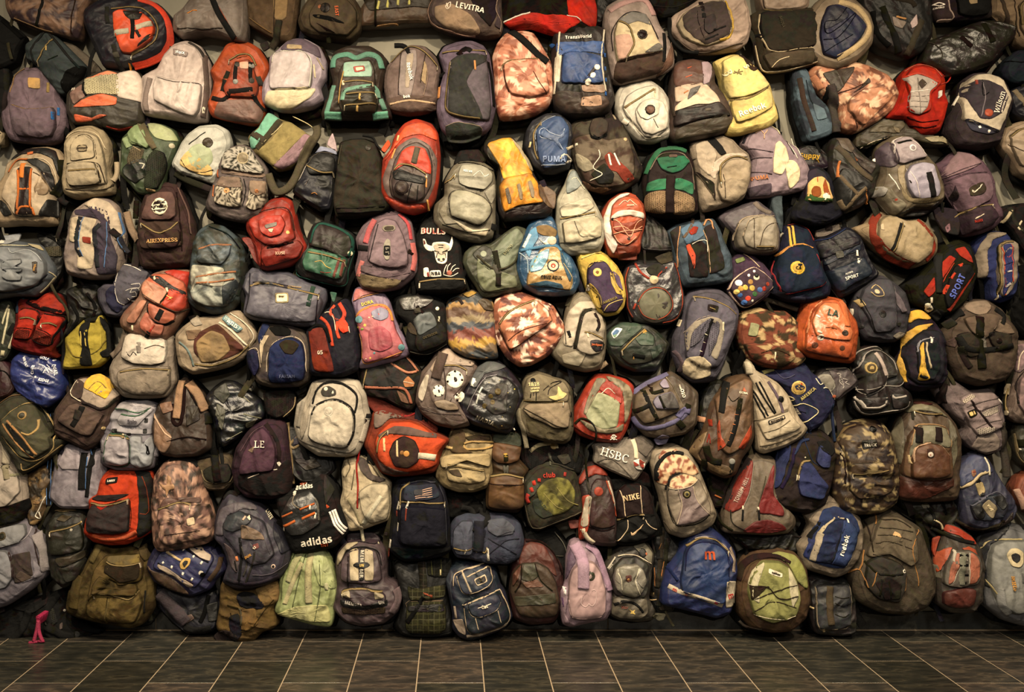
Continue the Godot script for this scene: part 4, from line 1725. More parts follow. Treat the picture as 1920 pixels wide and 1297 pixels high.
b 8f7d86/6f5f69 2782,541 2803,499 2837,470 2874,464 2908,482 2937,524 2987,558 3020,620 3037,687 3003,712 2937,728 2878,737 2808,741 2797,712 2812,653 2820,595 2791,553
f d0bc98 2908,541 2924,528 2949,558 2958,599 2932,653 2899,645
f cdbc98 2945,603 2978,603 2999,637 2995,678 2962,708 2953,670
l d0a480 2832,499 2853,489 2866,503 2878,487
l d0a480 2866,503 2866,520
t c07a50 30 2851,666 -6 PUMA
f 574b57 2799,708 2891,687 2887,732 2808,741
l 5f515a 2820,595 2895,591
l 5f515a 2791,558 2828,558 2899,570
l 5f515a 2820,645 2895,653
l d8c8a0 2870,464 2908,482 2924,503
s 35303a 7 2787,537 2808,495 2841,468
l d8d0c0 2953,532 2978,570 2991,595
l d8d0c0 2966,520 2991,558 3003,587
l 2a2628 2949,528 2978,578
@16 6 - backpack|backpack|black and orange-red backpack with white rim, mountain crest and crossed orange bungee cord
b a8462c/7c3220 2258,862 2262,795 2287,753 2320,728 2353,722 2387,732 2412,766 2420,812 2412,858 2399,903 2391,949 2320,962 2287,958 2266,912
f c8bcae 2264,812 2287,758 2328,728 2362,724 2353,732 2312,753 2291,787 2287,837 2295,878 2287,912 2266,870
p b5512f 2 2287,816 2295,770 2320,745 2353,735 2387,745 2412,778 2416,816 2408,858 2387,899 2353,920 2316,912 2295,878
f bfb2a6 2291,812 2320,791 2362,787 2412,799 2414,820 2362,808 2320,814 2293,824
f 8f3a24 2299,828 2337,837 2408,824 2403,862 2353,878 2303,862
l e0a080 2299,824 2320,832 2362,887 2387,837 2408,824
l e0a080 2299,853 2337,849 2370,866 2408,849
l e0a080 2299,878 2345,866 2408,862
l e0a080 2303,882 2324,912 2353,916 2387,887
l e0b8a0 2320,770 2341,751 2353,758 2362,749 2387,770
t e0b8a0 12 2364,769 -3 ANDRE
f b8aca2 2264,870 2291,878 2316,916 2299,953 2278,920
k 26221f 6 2358,895
k 26221f 5 2297,822
k 26221f 5 2410,824
f 80301c 2312,928 2387,920 2387,974 2320,974
@12 3 - backpack|backpack|charcoal cloth folded bag hanging from the black and green backpack
b 37332f/2b2826 2424,795 2445,812 2487,849 2528,920 2532,937 2478,945 2403,937 2395,912 2412,858
@15 5 - backpack|backpack|denim blue and dark backpack with a torn panel and a red patch at its top
b 4b5a68/34383c 2508,870 2541,845 2587,832 2637,824 2674,822 2699,862 2716,912 2737,962 2737,1045 2703,1058 2620,1070 2562,1070 2537,1003 2520,912
f 54708a 2553,862 2587,837 2624,832 2641,878 2616,899 2574,916
f a03322 2582,870 2599,849 2618,851 2610,874 2591,882
f 362f2c 2641,853 2674,841 2699,920 2716,1003 2662,1024 2649,941
f 2f2b26 2578,912 2624,899 2649,920 2653,1037 2587,1037
f c04a2c 2572,920 2587,914 2608,958 2603,1012 2591,974
f 3c3632 2512,870 2549,845 2541,912 2537,962
l d8d0c0 2595,916 2620,903 2649,903 2653,945
l c08a60 2549,849 2541,912 2541,1003
s b08058 7 2639,845 2649,824 2666,828 2674,858
l a88868 2637,862 2658,941 2662,1024
s 6a5648 11 2599,820 2582,866 2562,891
@15 6 - backpack|backpack|taupe rounded backpack with a half moon zip pocket and purplish back
b 5d545b/4b444c 2699,816 2732,791 2787,770 2837,753 2866,774 2903,803 2920,878 2912,937 2882,953 2803,949 2762,932 2749,878 2724,853
p 847a6c/70675c 3 2753,895 2762,841 2795,812 2862,805 2903,820 2918,870 2912,937 2874,951 2803,947 2766,928
p 8a8070 1.5 2782,891 2803,832 2837,814 2899,812 2912,878 2908,932 2845,941 2795,920
l 55493f 2849,920 2862,870 2887,841 2916,837
z 2837,924 2903,926
l 55493f 2824,816 2828,878 2824,932
l b09c84 2758,899 2764,845 2799,814 2866,805
l b09c84 2782,887 2803,832 2837,812 2903,810
s 7a6e66 17 2828,758 2849,778 2891,799
@8 10 - denim_strap|strap|frayed denim strap hanging down over the mauve backpack with orange lettering
b 434c52/343c42:denim 2894,649 2940,647 2938,695 2931,753 2933,820 2929,870 2912,837 2896,778 2888,720
s 2a2824 17 2923,495 2920,558 2915,645
s 8a8478 8 2923,889 2933,876 2944,882
@13 4 - backpack|backpack|black bag with a yellow script name embroidered above a fairy-tale animal pouch
b 211f20/1a1819 2988,562 3025,545 3071,553 3108,587 3117,620 3092,637 3033,637 2996,616
t b08a2c 35 3035,585 5 Suppy
l b08a2c 3002,587 3010,599 3054,591 3071,610
@16 6 - backpack|backpack|black pouch backpack with an arched forest animal picture on its front
b 2a2730/211f24 3000,753 3008,687 3012,645 3042,624 3083,632 3108,658 3125,712 3138,770 3154,803 3100,837 3033,841 2967,820 2971,778
p 3d3744 2 3017,749 3017,678 3029,641 3058,630 3088,645 3108,687 3121,749 3100,760 3042,758
f c8a060 3021,724 3029,687 3054,666 3083,662 3106,687 3115,728 3121,753 3058,758 3021,749
f 3c5a28 3019,730 3058,739 3121,749 3121,758 3058,758 3019,753
f 8c4a1e 3042,712 3054,697 3075,703 3079,728 3067,739 3046,735
f 9a4a20 3085,695 3094,670 3104,703 3112,732 3092,728
f d8ccb8 3083,732 3096,722 3110,732 3112,749 3088,751
l c04a20 3065,664 3065,682
@16 6 - backpack|backpack|black backpack with brown trimmed square flap and orange zip cords hung at a slant
b 36312c/2a2623 3108,616 3112,558 3129,520 3183,520 3212,558 3258,599 3300,620 3283,670 3267,728 3217,774 3158,797 3129,762 3117,687
p 2a2825 2 3125,687 3158,632 3196,641 3250,678 3267,695 3233,737 3158,795 3129,753
s 6b5c48 14 3146,658 3183,695 3217,728
s 6f5f4a 14 3142,753 3158,787 3204,745 3250,703
s 5d5242 21 3138,549 3183,595 3233,645 3271,674
s c07038 8 3150,603 3142,637 3138,666
s c06a38 7 3204,574 3215,603
s c07a3c 6 3248,708 3250,766
f 5f5248 3133,520 3179,520 3204,558 3192,574 3154,553
f 4c413b 3188,558 3250,599 3283,616 3267,653 3225,620
@14 5 - backpack|backpack|crumpled dark olive satchel folded beneath the red and silver backpack
b 4c4334/393126 3211,549 3215,508 3257,474 3307,445 3390,439 3407,482 3448,491 3482,512 3544,524 3548,545 3498,545 3415,528 3307,520 3248,558
f 5f5644 3257,495 3307,453 3382,445 3394,470 3365,499 3307,495
l b8a890 3223,558 3273,532 3332,516
s 2a261f 10 3219,553 3273,537 3328,514
f 75674e 3348,474 3369,482 3373,499 3357,495
f 8f8468 3465,516 3536,512 3548,541 3532,532 3490,532
@18 7 - backpack|backpack|silvery lilac and tan hiking backpack with many pouches and a rounded top flap
b 6b5f4c/54493c 3290,558 3307,537 3357,512 3407,514 3444,545 3473,587 3507,628 3528,703 3523,753 3482,782 3407,787 3357,812 3328,799 3273,728 3298,670 3298,620
p 988b90/7e7278 3 3340,545 3365,516 3407,514 3440,541 3473,587 3432,599 3382,616 3357,608
f 5a4c58 3294,558 3328,532 3348,558 3365,616 3340,628 3302,612
p 9690a0/857d90 3 3394,653 3415,620 3457,608 3494,616 3507,653 3523,708 3515,737 3457,749 3423,741 3402,703
p 7c7462/685f50 2 3273,724 3290,699 3332,703 3365,741 3398,770 3357,808 3332,799 3307,762
f 8f8b86 3273,716 3298,695 3332,708 3307,737 3282,737
s 2c2827 22 3482,645 3494,691 3494,745
s 8a7a5c 17 3386,687 3398,737 3440,753 3498,749 3523,741
k d0c8c8 13 3423,554
k 8f8488 9 3423,554
l d0c4c0 3348,587 3348,532 3382,514
l d0c4c0 3415,524 3448,549 3471,591
l cabfc0 3398,632 3432,670 3440,745
l e0d8c8 3332,653 3373,712
s 26221f 8 3365,537 3398,528 3419,526
l 3a342f 3402,678 3415,687
k c04030 5 3361,749
k d8d0c0 9 3296,597
f 2c2824 3415,778 3482,778 3523,753 3507,782 3457,808 3373,816 3340,820
f 8c7c60 3365,632 3390,616 3390,670 3394,728 3373,687
@18 5 - backpack|backpack|mauve and plum backpack with check mark swoosh badges and a dark lower pocket
b 6f5563/54404d 3511,624 3552,603 3582,574 3632,574 3673,599 3707,645 3723,712 3728,770 3744,820 3715,853 3665,874 3611,882 3598,837 3594,787 3557,737 3536,687
f 8c7078 3586,570 3636,578 3678,608 3632,637 3573,658 3528,670 3552,620
p 7a606d 2 3536,691 3623,653 3707,653 3723,720 3707,753 3594,795 3565,745
p 4b3a44 2.5 3600,862 3602,812 3640,782 3715,770 3740,816 3707,849 3615,880
f 4a4034 3632,712 3648,695 3686,682 3698,708 3682,728 3640,735
l d8ccb8 3644,712 3652,722 3682,691
l d8ccb8 3648,713 3655,718 3678,694
l 4a3a44 3528,670 3602,637 3678,612
l 4a3a44 3536,687 3615,653 3702,645
f 3f3138 3578,695 3586,737 3598,778 3590,778 3578,737
z 3611,808 3657,778 3723,766
l c8b8a0 3661,816 3690,803
l c8b8a0 3657,820 3669,814 3690,802
t b83a2a 18 3669,828 -12 NIKE
f 3a3034 3498,778 3582,787 3598,837 3590,882 3540,870 3507,820
f 8a6470 3540,853 3557,837 3561,862 3548,874
@17 5 - backpack|backpack|round tan backpack with a rust orange rim and a vertical black zip
b 8d7a60/746350 3207,858 3257,837 3290,795 3340,803 3398,824 3444,820 3482,853 3507,899 3502,945 3469,982 3415,1003 3348,978 3298,945 3248,903
p 9a8a70/887759 3 3286,891 3294,828 3332,803 3394,828 3444,824 3482,862 3498,903 3486,953 3440,991 3373,982 3315,945
s 93361d 23 3294,799 3273,837 3273,878 3298,928 3348,966 3415,999
s 93361d 15 3440,824 3478,862 3500,908 3494,949 3473,978
s 2a2522 17 3382,837 3373,870 3340,941
z 3386,832 3380,866 3340,945
f b8a488 3294,845 3311,837 3315,862 3298,862
@16 6 - backpack|backpack|smooth moulded grey hard-shell backpack with an embossed scalloped emblem
b 5a6068/454b52 -42,923 0,907 42,902 92,911 146,919 179,957 204,1007 204,1040 175,1073 138,1107 62,1107 -42,1115
p 7e8288:smooth 4 -33,930 42,925 104,930 146,944 175,982 179,1019 167,1048 133,1073 62,1090 -33,1090
p 898d92:smooth 1.5 8,982 25,973 79,969 83,986 58,998 85,1007 83,1019 58,1023 85,1036 79,1052 25,1052 8,1036 29,1019 8,1007
l 6a6e74 12,984 29,975 79,973
l 6a6e74 10,1011 33,1007 81,1007
l 6a6e74 10,1038 33,1050 81,1050
f 3c2c1e 121,982 140,980 142,1025 127,1023
t d8a45c 11 133,1003 90 Wilson
l a0a4a8 33,930 46,948 104,936 142,957 158,978
p 8f9298 1 -33,890 25,882 79,875 71,902 33,915 -33,917
f d8d4c8 -17,898 12,894 17,911 -17,915
f a89c7c 104,913 146,919 162,940 138,930
l b0a484 183,1019 202,1036 179,1069 146,1098
l 2e333a -33,1096 62,1096 138,1073 179,1028
l d0c8a8 -25,921 42,919 108,921
@14 2 - cloth_bag|torn bag|bundle of torn black fabric and mesh beside the grey hard-shell backpack
b 2a2723/1e1c1a 138,882 192,878 233,902 242,965 233,1015 217,1048 196,1015 179,948
s 1e1c19 12 138,865 200,894 233,923
s b0a898 4 210,884 213,907
f 55503f:mesh 167,928 225,923 233,961 183,961
@14 4 - backpack|backpack|bright red backpack with a pair of zipped pockets side by side on its front
b 7c2218/5d1a14 54,1298 62,1215 67,1140 83,1115 138,1128 179,1098 217,1107 238,1148 238,1186 242,1202 221,1273 204,1315 217,1336 167,1332 104,1319
f b02c1c 100,1128 138,1123 183,1098 221,1115 238,1157 233,1178 179,1165 125,1144
p b5301f 2.5 54,1265 67,1228 75,1169 96,1155 142,1165 150,1182 129,1240 108,1273
p b5301f 2.5 121,1273 138,1228 158,1182 179,1173 233,1190 238,1202 208,1273 188,1296 146,1290
z 75,1194 104,1190 133,1200
z 156,1213 188,1211 217,1223
l 1f1512 67,1230 96,1230 121,1234
l 1f1512 142,1232 175,1246 208,1257
f 7c251c:mesh 138,1236 208,1259 188,1294 123,1273
f 7c251c:mesh 69,1234 121,1238 104,1271 54,1265
l 2c2220 79,1161 96,1155 142,1165 148,1186 129,1240 104,1273 54,1267
l 2c2220 167,1175 208,1182 235,1194 208,1269 183,1295 125,1275 138,1232 158,1186
s 241c1a 17 104,1128 138,1148 233,1173
f 3c6070 75,1107 96,1100 104,1115 88,1123
s 2c3444 17 100,1111 138,1111
s 26344a 12 65,1128 62,1173
@8 6 - padded_strap|strap|cream edged dark green shoulder strap curving down beside the bright red pocketed backpack
b 3b4032/2c3026 -25,1257 -17,1173 12,1128 38,1132 67,1202 67,1215 50,1290 25,1340 -25,1357
s c0b898 7 8,1215 25,1161 35,1144
s c0b898 8 67,1207 54,1252 33,1307
s c0b898 8 33,1157 25,1215 8,1290
s b0a888 21 4,1323 17,1325
@15 4 - drawstring_bag|drawstring bag|bright royal blue nylon drawstring bag with a white ring of golf club lettering
b 364286/27306a:gloss 42,1382 48,1348 79,1319 138,1319 192,1336 221,1373 242,1440 225,1490 179,1523 125,1502 71,1465 46,1423
t d8d8e0 20 167,1342 15 GOLF
t d8d8e0 20 122,1386 -80 CLUB
t d8d8e0 20 167,1425 12 RIDGE
t d8d8e0 20 208,1386 75 QUAIL
t d8d8e0 14 96,1357 60 WM RACE
k d8d8e0 4 196,1350
k d8d8e0 4 133,1413
l d8d8e0 146,1365 167,1373 183,1398
l d8d8e0 162,1398 175,1378 196,1394
l d8d8e0 175,1367 188,1382 167,1390
@15 4 - backpack|backpack|yellow drawstring-necked backpack with a black centre band and black tassels
b a08f34/837428 246,1378 252,1319 248,1269 267,1248 308,1207 329,1194 362,1186 379,1182 392,1215 396,1278 400,1319 396,1348 367,1373 300,1378
f 27242a 375,1186 400,1207 412,1240 417,1307 421,1332 388,1340 375,1323 396,1307 396,1248
f 28262a 308,1215 338,1202 329,1257 333,1298 346,1369 304,1369 308,1298 296,1248
s b8a048 5 302,1242 306,1298
s b8a048 5 317,1246 323,1298
l 7a6a28 252,1290 275,1332 308,1340
l 7a6a28 342,1328 375,1307 396,1273
f 222120 312,1190 346,1157 375,1173 358,1207 325,1207
@14 2 - cloth_bag|torn bag|heap of black tangled straps and cloth above the yellow black-banded backpack
b 262420/191817 250,1090 283,1073 354,1057 375,1082 367,1123 392,1173 375,1198 325,1198 292,1236 250,1265 267,1198
s 1c1b1a 12 267,1140 292,1194 250,1257
s 211f1c 11 325,1098 358,1157 346,1194
s 34302a 8 271,1198 233,1282 208,1302
@15 4 - backpack|backpack|grey-blue backpack with white piping and an outlined crest beside the salmon one
b 53505c/42404c 369,1090 392,1065 429,1065 433,1023 454,990 500,994 538,1002 567,1015 558,1073 525,1107 483,1157 454,1186 408,1182 379,1140
p 5d5a66 1.5 433,1098 435,1023 454,992 525,1002 562,1019 538,1073 517,1111 467,1144 442,1132
l d0c8c0 529,1015 496,998 458,992 442,1019 433,1073 442,1128 467,1144
f 343450 396,1098 417,1073 431,1073 438,1132 462,1148 442,1173 408,1148
l b8b2ac 492,1067 523,1063 525,1078 496,1082
l b8b2ac 471,1090 492,1082 521,1082 527,1111 500,1130 479,1119
l b8b2ac 496,1082 488,1098 508,1094 512,1111 496,1113
@17 6 - backpack|backpack|salmon and red-orange backpack with a round strapped flap and small leaping cat emblem
b 8a6a58/7c4434 458,1202 471,1173 525,1111 533,1065 575,1028 625,1011 712,1019 708,1073 704,1157 667,1211 625,1273 583,1278 500,1248 462,1223
f b5301a 617,1019 650,1011 715,1021 712,1090 688,1057
p b8654a/b04a2e 2.5 531,1090 538,1061 575,1028 633,1028 692,1057 704,1090 700,1157 667,1173 600,1148 542,1115
f c83c1c 638,1082 704,1107 692,1157 667,1171 608,1146
f bd8066 533,1090 546,1048 617,1082 625,1098 596,1140 542,1111
f 2e2622 562,1036 600,1036 650,1073 696,1094 696,1107 625,1082
s 26221f 7 629,1098 612,1123 596,1140
p b06048 2 556,1136 600,1150 658,1173 658,1198 625,1215 583,1211 562,1182
s 2a2623 8 556,1136 558,1178 583,1207 625,1217 654,1202
p b0604a 1.5 525,1211 550,1169 583,1211 617,1221 608,1257 571,1261 529,1232
p b27860 1.5 475,1202 533,1123 554,1128 508,1211 483,1211
s 2a2724 22 608,1161 588,1198
s 2a2724 17 558,1244 538,1298 546,1336
s d8c8a8 8 579,1036 581,1048
s d8c8a8 9 625,1078 628,1094
s d8c8a8 8 496,1219 496,1238
l e8b060 625,1107 638,1115 650,1115 629,1123
l e8b060 638,1115 642,1123
f b83420 558,1240 583,1215 579,1223 562,1248
l 5c5448 533,1098 583,1132 662,1169 700,1157
@16 5 - backpack|backpack|white washed-out backpack with scribbled front flap under the salmon one
b 908478/7a6e62 417,1382 454,1290 475,1248 542,1240 617,1240 646,1273 650,1361 658,1423 625,1482 542,1490 471,1482 425,1432
p bcb2a6/a69a8c 2.5 456,1336 471,1261 500,1244 617,1244 629,1298 621,1357 575,1369 500,1363
p 8b7e70 2 442,1394 500,1373 583,1378 638,1373 642,1444 617,1478 500,1478 450,1452
l 3a302a 475,1319 488,1336 500,1319 512,1332
l 5c4c40 542,1307 583,1294 617,1302
s 7b6c60 25 475,1232 454,1294 421,1336
l 55493f 456,1336 500,1364 575,1369 621,1357
s 8a8078 17 521,1282 521,1323
z 450,1394 542,1382 638,1386
@17 5 - backpack|backpack|stone-washed denim backpack with tan leather zip edges
b 3f4a50/33392f:denim 711,1090 718,998 726,907 751,865 784,844 834,852 876,886 905,923 918,982 918,1023 901,1073 897,1128 855,1169 805,1173 747,1157 713,1128
p 55606a/3f4644:denim 2 738,978 747,932 805,919 868,919 863,952 834,990 755,986
p 7d8078/4c5454:denim 2.5 715,1098 734,1040 797,1023 884,1019 897,1057 876,1107 847,1148 776,1148 722,1123
f 8f8e80:denim 715,1028 722,994 788,998 838,1007 834,1073 734,1065 718,1090
s a06a48 8 745,934 797,919 868,919
s a06a48 8 734,1039 797,1028 886,1019
s a06a48 8 736,1061 805,1057 880,1046
f 2c3438:denim 834,1073 888,1048 901,1090 872,1132 842,1148
l 1e2224 784,848 855,878 901,932
s 303432 11 913,1036 905,1073 888,1107
@15 5 - messenger_bag|shoulder bag|slate blue-violet shoulder bag with a square cream metal plate
b 5a5866/494854 911,1073 918,1040 947,1007 997,1019 1080,1023 1159,1061 1218,1086 1218,1128 1192,1186 1180,1219 1130,1221 1013,1207 947,1194 920,1173 926,1107
p 66636f/524f5c 2 920,1169 934,1111 938,1073 1055,1073 1197,1107 1213,1132 1184,1202 1097,1207 972,1190
l 2c2a30 938,1023 934,1107 922,1161
l 2c2a30 1197,1098 1184,1215
z 938,1071 1005,1061 1097,1082 1197,1107
s 9a8468 6 942,1073 972,1057 1055,1069 1130,1078
f 35323a 947,1057 997,1052 1097,1073 1080,1082 997,1065
f 8f7f58 1032,1099 1080,1098 1082,1134 1034,1135
f d8c49c 1037,1103 1076,1102 1078,1130 1038,1131
t 5a4a30 10 1057,1111 0 SPORT
s 2f4c40 17 1176,1073 1155,1148
@16 5 - backpack|backpack|scarlet red schoolbag with a half-round front compartment and pencilled writing
b 98291c/75201a 926,828 947,807 984,773 1013,752 1055,736 1092,757 1105,802 1122,865 1138,898 1151,928 1134,965 1088,994 1005,1011 980,1002 968,944 947,894 930,865
p a83020 3 932,840 947,815 997,794 1055,782 1088,798 1101,857 1109,894 1055,923 997,919 955,890
p b83424 2 968,832 997,811 1055,807 1072,840 1055,878 1013,890 980,873
f 77706a 992,844 1038,832 1038,846 997,857
f c8b898 1005,859 1026,857 1020,871 1011,869
p 8f261a 2 976,944 1001,919 1080,902 1122,902 1138,923 1122,965 1055,986 997,1002
s 2a1c18 9 1001,930 1047,919 1101,907
t d8a890 22 1051,949 -3 KUSI
k d8a060 7 1079,871
l 4a3028 930,832 947,809 997,788 1063,778 1092,802 1105,865
l 6a1c14 982,923 980,990
f 8a2418 907,894 934,890 963,923 980,1002 955,978 930,923
@15 5 - backpack|backpack|black and green school backpack with plain dark panel above a green zipped pocket
b 2b2a24/221f1c 1111,1007 1122,965 1147,932 1159,878 1176,844 1209,832 1263,848 1318,878 1330,923 1318,986 1305,1040 1288,1073 1222,1057 1147,1044
p 332b28 2 1159,919 1168,865 1197,840 1263,857 1313,886 1322,923 1313,961 1284,965 1222,936
p 3f6e55/2b5040 2.5 1134,982 1155,932 1222,944 1297,965 1305,982 1284,1040 1263,1048 1142,1011
s 24564a 10 1163,911 1180,857 1209,838 1272,857 1318,890 1322,932 1305,965
z 1155,944 1222,957 1292,982
s 7a4840:dots 11 1274,965 1251,1040
s 7a4840:dots 10 1292,973 1276,1036
l 24564a 1111,1011 1122,1036 1213,1061 1292,1071 1309,1007 1330,940
l b89a48 1180,982 1205,978 1222,998 1242,1007
l 9c4438 1201,1019 1222,1023 1242,1021
k c8b898 9 1313,950
s 2f6c54 12 1178,1073 1155,1140
f 2f5c4a 1238,1094 1263,1098 1255,1132 1247,1132
@17 5 - backpack|backpack|navy and red sport backpack tilted with 05 lettered on its red panel
b 2d2c38/24232c 1151,1240 1163,1228 1222,1165 1272,1132 1297,1123 1330,1165 1347,1240 1351,1332 1342,1382 1284,1407 1172,1398 1163,1307
f 82301f 1159,1240 1209,1228 1226,1278 1251,1390 1180,1386 1163,1290
s d84226 14 1272,1136 1292,1173 1284,1207 1301,1244
f d84226 1263,1207 1284,1190 1305,1215 1305,1240 1288,1250 1276,1240
s d24a2c 11 1255,1144 1238,1173 1263,1198 1263,1240 1272,1269
s c8401f 12 1201,1190 1222,1207 1238,1240 1247,1298
s 211d20 12 1159,1240 1184,1219 1218,1232 1238,1282
l d0c0a8 1218,1173 1234,1169 1251,1194 1259,1240
t c8b4a0 28 1201,1321 0 05
f 3c3a48 1242,1157 1263,1157 1280,1194 1263,1207
l b8a898 1307,1223 1311,1248
@15 5 - backpack|backpack|pink and lilac children's backpack with orange piping and painted coloured dots
b 86748c/6f5c74 1322,1128 1334,1086 1351,1080 1397,1090 1438,1102 1459,1132 1480,1194 1505,1248 1538,1311 1522,1332 1472,1352 1388,1373 1351,1373 1363,1332 1347,1240 1330,1157
f c47070 1326,1107 1338,1082 1368,1086 1409,1096 1363,1107 1328,1128
p b45f68 2.5 1332,1198 1355,1161 1401,1142 1442,1144 1468,1173 1488,1240 1518,1302 1497,1336 1430,1348 1372,1363 1357,1340 1355,1265
f 85839c 1392,1169 1426,1152 1455,1165 1455,1190 1430,1202 1401,1194
s c88038 9 1332,1194 1355,1163 1405,1144 1442,1146 1463,1169 1472,1202
l d08a40 1330,1207 1355,1278 1357,1340 1372,1364 1430,1348 1509,1319
l d08a40 1324,1128 1368,1111 1422,1098
t d8b848 24 1377,1136 -16 DORA
k 5f8f98 14 1346,1198
k d8a83c 6 1368,1219
k 7c9a38 6 1358,1234
k c8a83c 5 1342,1228
k 5f8f98 5 1403,1323
k 5f8f98 12 1505,1302
k c8b890 3 1384,1190
k c8b890 3 1397,1186
k d8a83c 4 1388,1342
k d8b0a8 3 1372,1346
f a84a58 1384,1240 1430,1223 1463,1248 1472,1298 1430,1319 1388,1307
@16 6 - backpack|backpack|cream backpack printed with zigzag borders around a tan and maroon panel
b 968672/7f705e 663,1257 688,1228 734,1194 818,1186 855,1169 897,1169 938,1215 959,1265 942,1294 913,1340 868,1369 805,1386 730,1398 680,1365 668,1311
f 5f3a2e 734,1257 813,1215 863,1257 913,1307 859,1340 784,1361 730,1323
f 8d7450 738,1282 792,1240 838,1257 863,1311 818,1352 755,1357
t a0b0a8 26 870,1211 38 WILDEST
f 6a8890 832,1194 847,1180 911,1232 892,1248
t e0dcc8 25 871,1213 38 WILD
s c8bca8 8 822,1207 868,1240 930,1298
s 6a7c7c 8 672,1282 705,1315 726,1373
l c8bca8 863,1173 913,1207 951,1257 938,1290
f 7c6450 697,1240 755,1236 730,1273 705,1273
z 730,1365 805,1369 888,1336 938,1290
f a09484 713,1198 742,1182 759,1215 730,1223
@16 5 - backpack|backpack|royal navy and cream backpack with a stained rounded front panel
b 5a5046/40394a 930,1311 963,1282 972,1240 988,1211 1022,1215 1088,1215 1134,1240 1155,1265 1168,1319 1172,1378 1155,1423 1118,1444 1022,1448 972,1432 938,1373
f 2f345c 968,1261 988,1211 1013,1219 984,1273 972,1290
f 1f1d1f 1009,1228 1068,1221 1092,1240 1088,1257 1034,1257
p 2c3660/222a4c 2.5 1007,1340 1013,1302 1042,1273 1097,1265 1130,1282 1142,1319 1147,1382 1138,1423 1076,1436 1013,1432
p 2c3156 2 926,1323 947,1307 968,1319 972,1378 955,1411 930,1365
f 3a3324 1047,1290 1072,1273 1105,1278 1122,1294 1097,1328 1068,1323
t 5a6080 23 1076,1411 0 FARIAN
l b0a08c 999,1394 1003,1332 1026,1286 1088,1261 1130,1278 1145,1319 1149,1394
l b0a08c 930,1315 951,1305 968,1315 976,1378
f a89880 980,1261 1009,1257 988,1298 980,1365 974,1294
@16 5 - backpack|backpack|dusty mauve backpack with pink mesh sides and an oval badge and ladder of loops
b 75626a/5d4c52 1336,1007 1347,952 1338,894 1363,848 1397,815 1447,798 1497,794 1538,832 1551,898 1563,957 1563,1019 1538,1048 1497,1078 1426,1090 1363,1078 1342,1040
s c06a68 18 1359,978 1347,1015 1342,1036
s b8565c 21 1370,911 1384,865 1405,823
s b8605f 18 1547,911 1555,965 1547,1015
s b84a50 12 1497,802 1530,840 1542,898
p 806d75/6c5a62 3 1380,978 1388,907 1409,840 1447,819 1484,828 1513,882 1530,948 1530,994 1488,1007 1422,1000
f 6f5d64 1355,994 1438,1002 1530,994 1542,1023 1513,1052 1447,1044 1355,1019
f 7a6a50 1338,1028 1422,1040 1505,1048 1488,1073 1422,1088 1359,1073
f 8c8374 1432,855 1440,846 1476,844 1484,855 1476,865 1442,867
f 50483f 1440,856 1447,849 1474,848 1478,855 1472,862 1446,863
f 8f887c 1438,919 1451,894 1463,902 1465,944 1459,973 1447,975 1438,957
f 252423 1440,921 1463,921 1463,957 1440,957
s 8f887c 5 1445,930 1459,930
s 8f887c 5 1445,946 1459,946
s 2a2624 21 1342,928 1380,932
s 26221f 17 1530,940 1551,952
l 2a2426 1384,978 1405,890 1418,840
l 4a3c40 1351,1015 1438,1040 1538,1023
@14 5 - backpack|backpack|black flat backpack with a white outlined bull head emblem and red lettering
b 2c2926/232120 1559,1048 1568,965 1563,915 1580,848 1597,823 1642,811 1680,840 1713,882 1726,923 1730,982 1738,1032 1747,1073 1730,1090 1655,1098 1572,1094
t c8b8a8 46 1624,867 2 BULLS
t a8433a 40 1624,867 2 BULLS
f d8ccba 1586,894 1595,898 1601,915 1613,921 1626,923 1622,942 1605,940 1590,925
f d8ccba 1695,886 1699,911 1690,938 1680,942 1668,940 1672,921 1684,917 1690,902
f 7c2e28 1588,902 1592,900 1596,913 1590,917
f d8ccba 1622,911 1642,907 1668,907 1690,917 1690,938 1679,942 1676,978 1668,988 1655,990 1640,986 1634,973 1628,942 1620,938
f b8a894 1626,921 1642,913 1668,913 1686,923 1684,934 1675,940 1670,973 1655,982 1641,973 1632,940
s 2a2320 4 1628,940 1647,946
s 2a2320 4 1659,946 1678,938
l 2a2320 1642,919 1663,919
l 2a2320 1645,928 1662,928
k 2a2320 5 1646,973
k 2a2320 5 1663,972
l 4a3c34 1636,965 1642,948 1655,955 1668,948 1672,965
f d8ccba 1588,1005 1605,1002 1613,1038 1590,1038
f a8433a 1601,1023 1607,1019 1611,1036 1603,1038
f d0c4b4 1613,1015 1651,1013 1655,1036 1615,1038
t 2a2522 24 1634,1025 0 NBA
l d0c4b4 1663,1028 1668,1007 1676,992
l d0c4b4 1676,1019 1680,998 1690,988
l d0c4b4 1690,1015 1697,1000 1709,992
l d0c4b4 1697,1019 1709,1007 1722,1007
l d0c4b4 1663,1030 1692,1036 1718,1023
k a8604e 10 1685,1023
p 2a2826 3 1563,1090 1568,1052 1613,1046 1697,1048 1742,1044 1747,1073 1730,1090 1655,1098
z 1572,1057 1655,1046 1742,1048
s d0c4b0 6 1573,1061 1572,1080
@15 5 - satchel|satchel|olive green satchel hung askew with a broad flap and a plastic buckle
b 4a4d3c/3c3e32 1738,982 1747,948 1780,919 1838,915 1897,873 1938,848 1972,865 1947,928 1938,990 1947,1048 1955,1082 1897,1098 1813,1113 1788,1073 1759,1032
f 6c7562 1863,923 1905,878 1938,857 1963,886 1942,952 1918,998 1884,1011 1859,978 1838,965
t 8f8f70 22 1905,936 -50 MUDO
f 34372c 1772,952 1813,919 1842,932 1851,978 1842,1015 1797,982
f 6e7358 1792,969 1838,994 1868,1015 1930,1036 1938,1073 1880,1086 1822,1094 1792,1052
s 45412f 8 1788,957 1838,1002 1888,1007 1930,982 1947,948
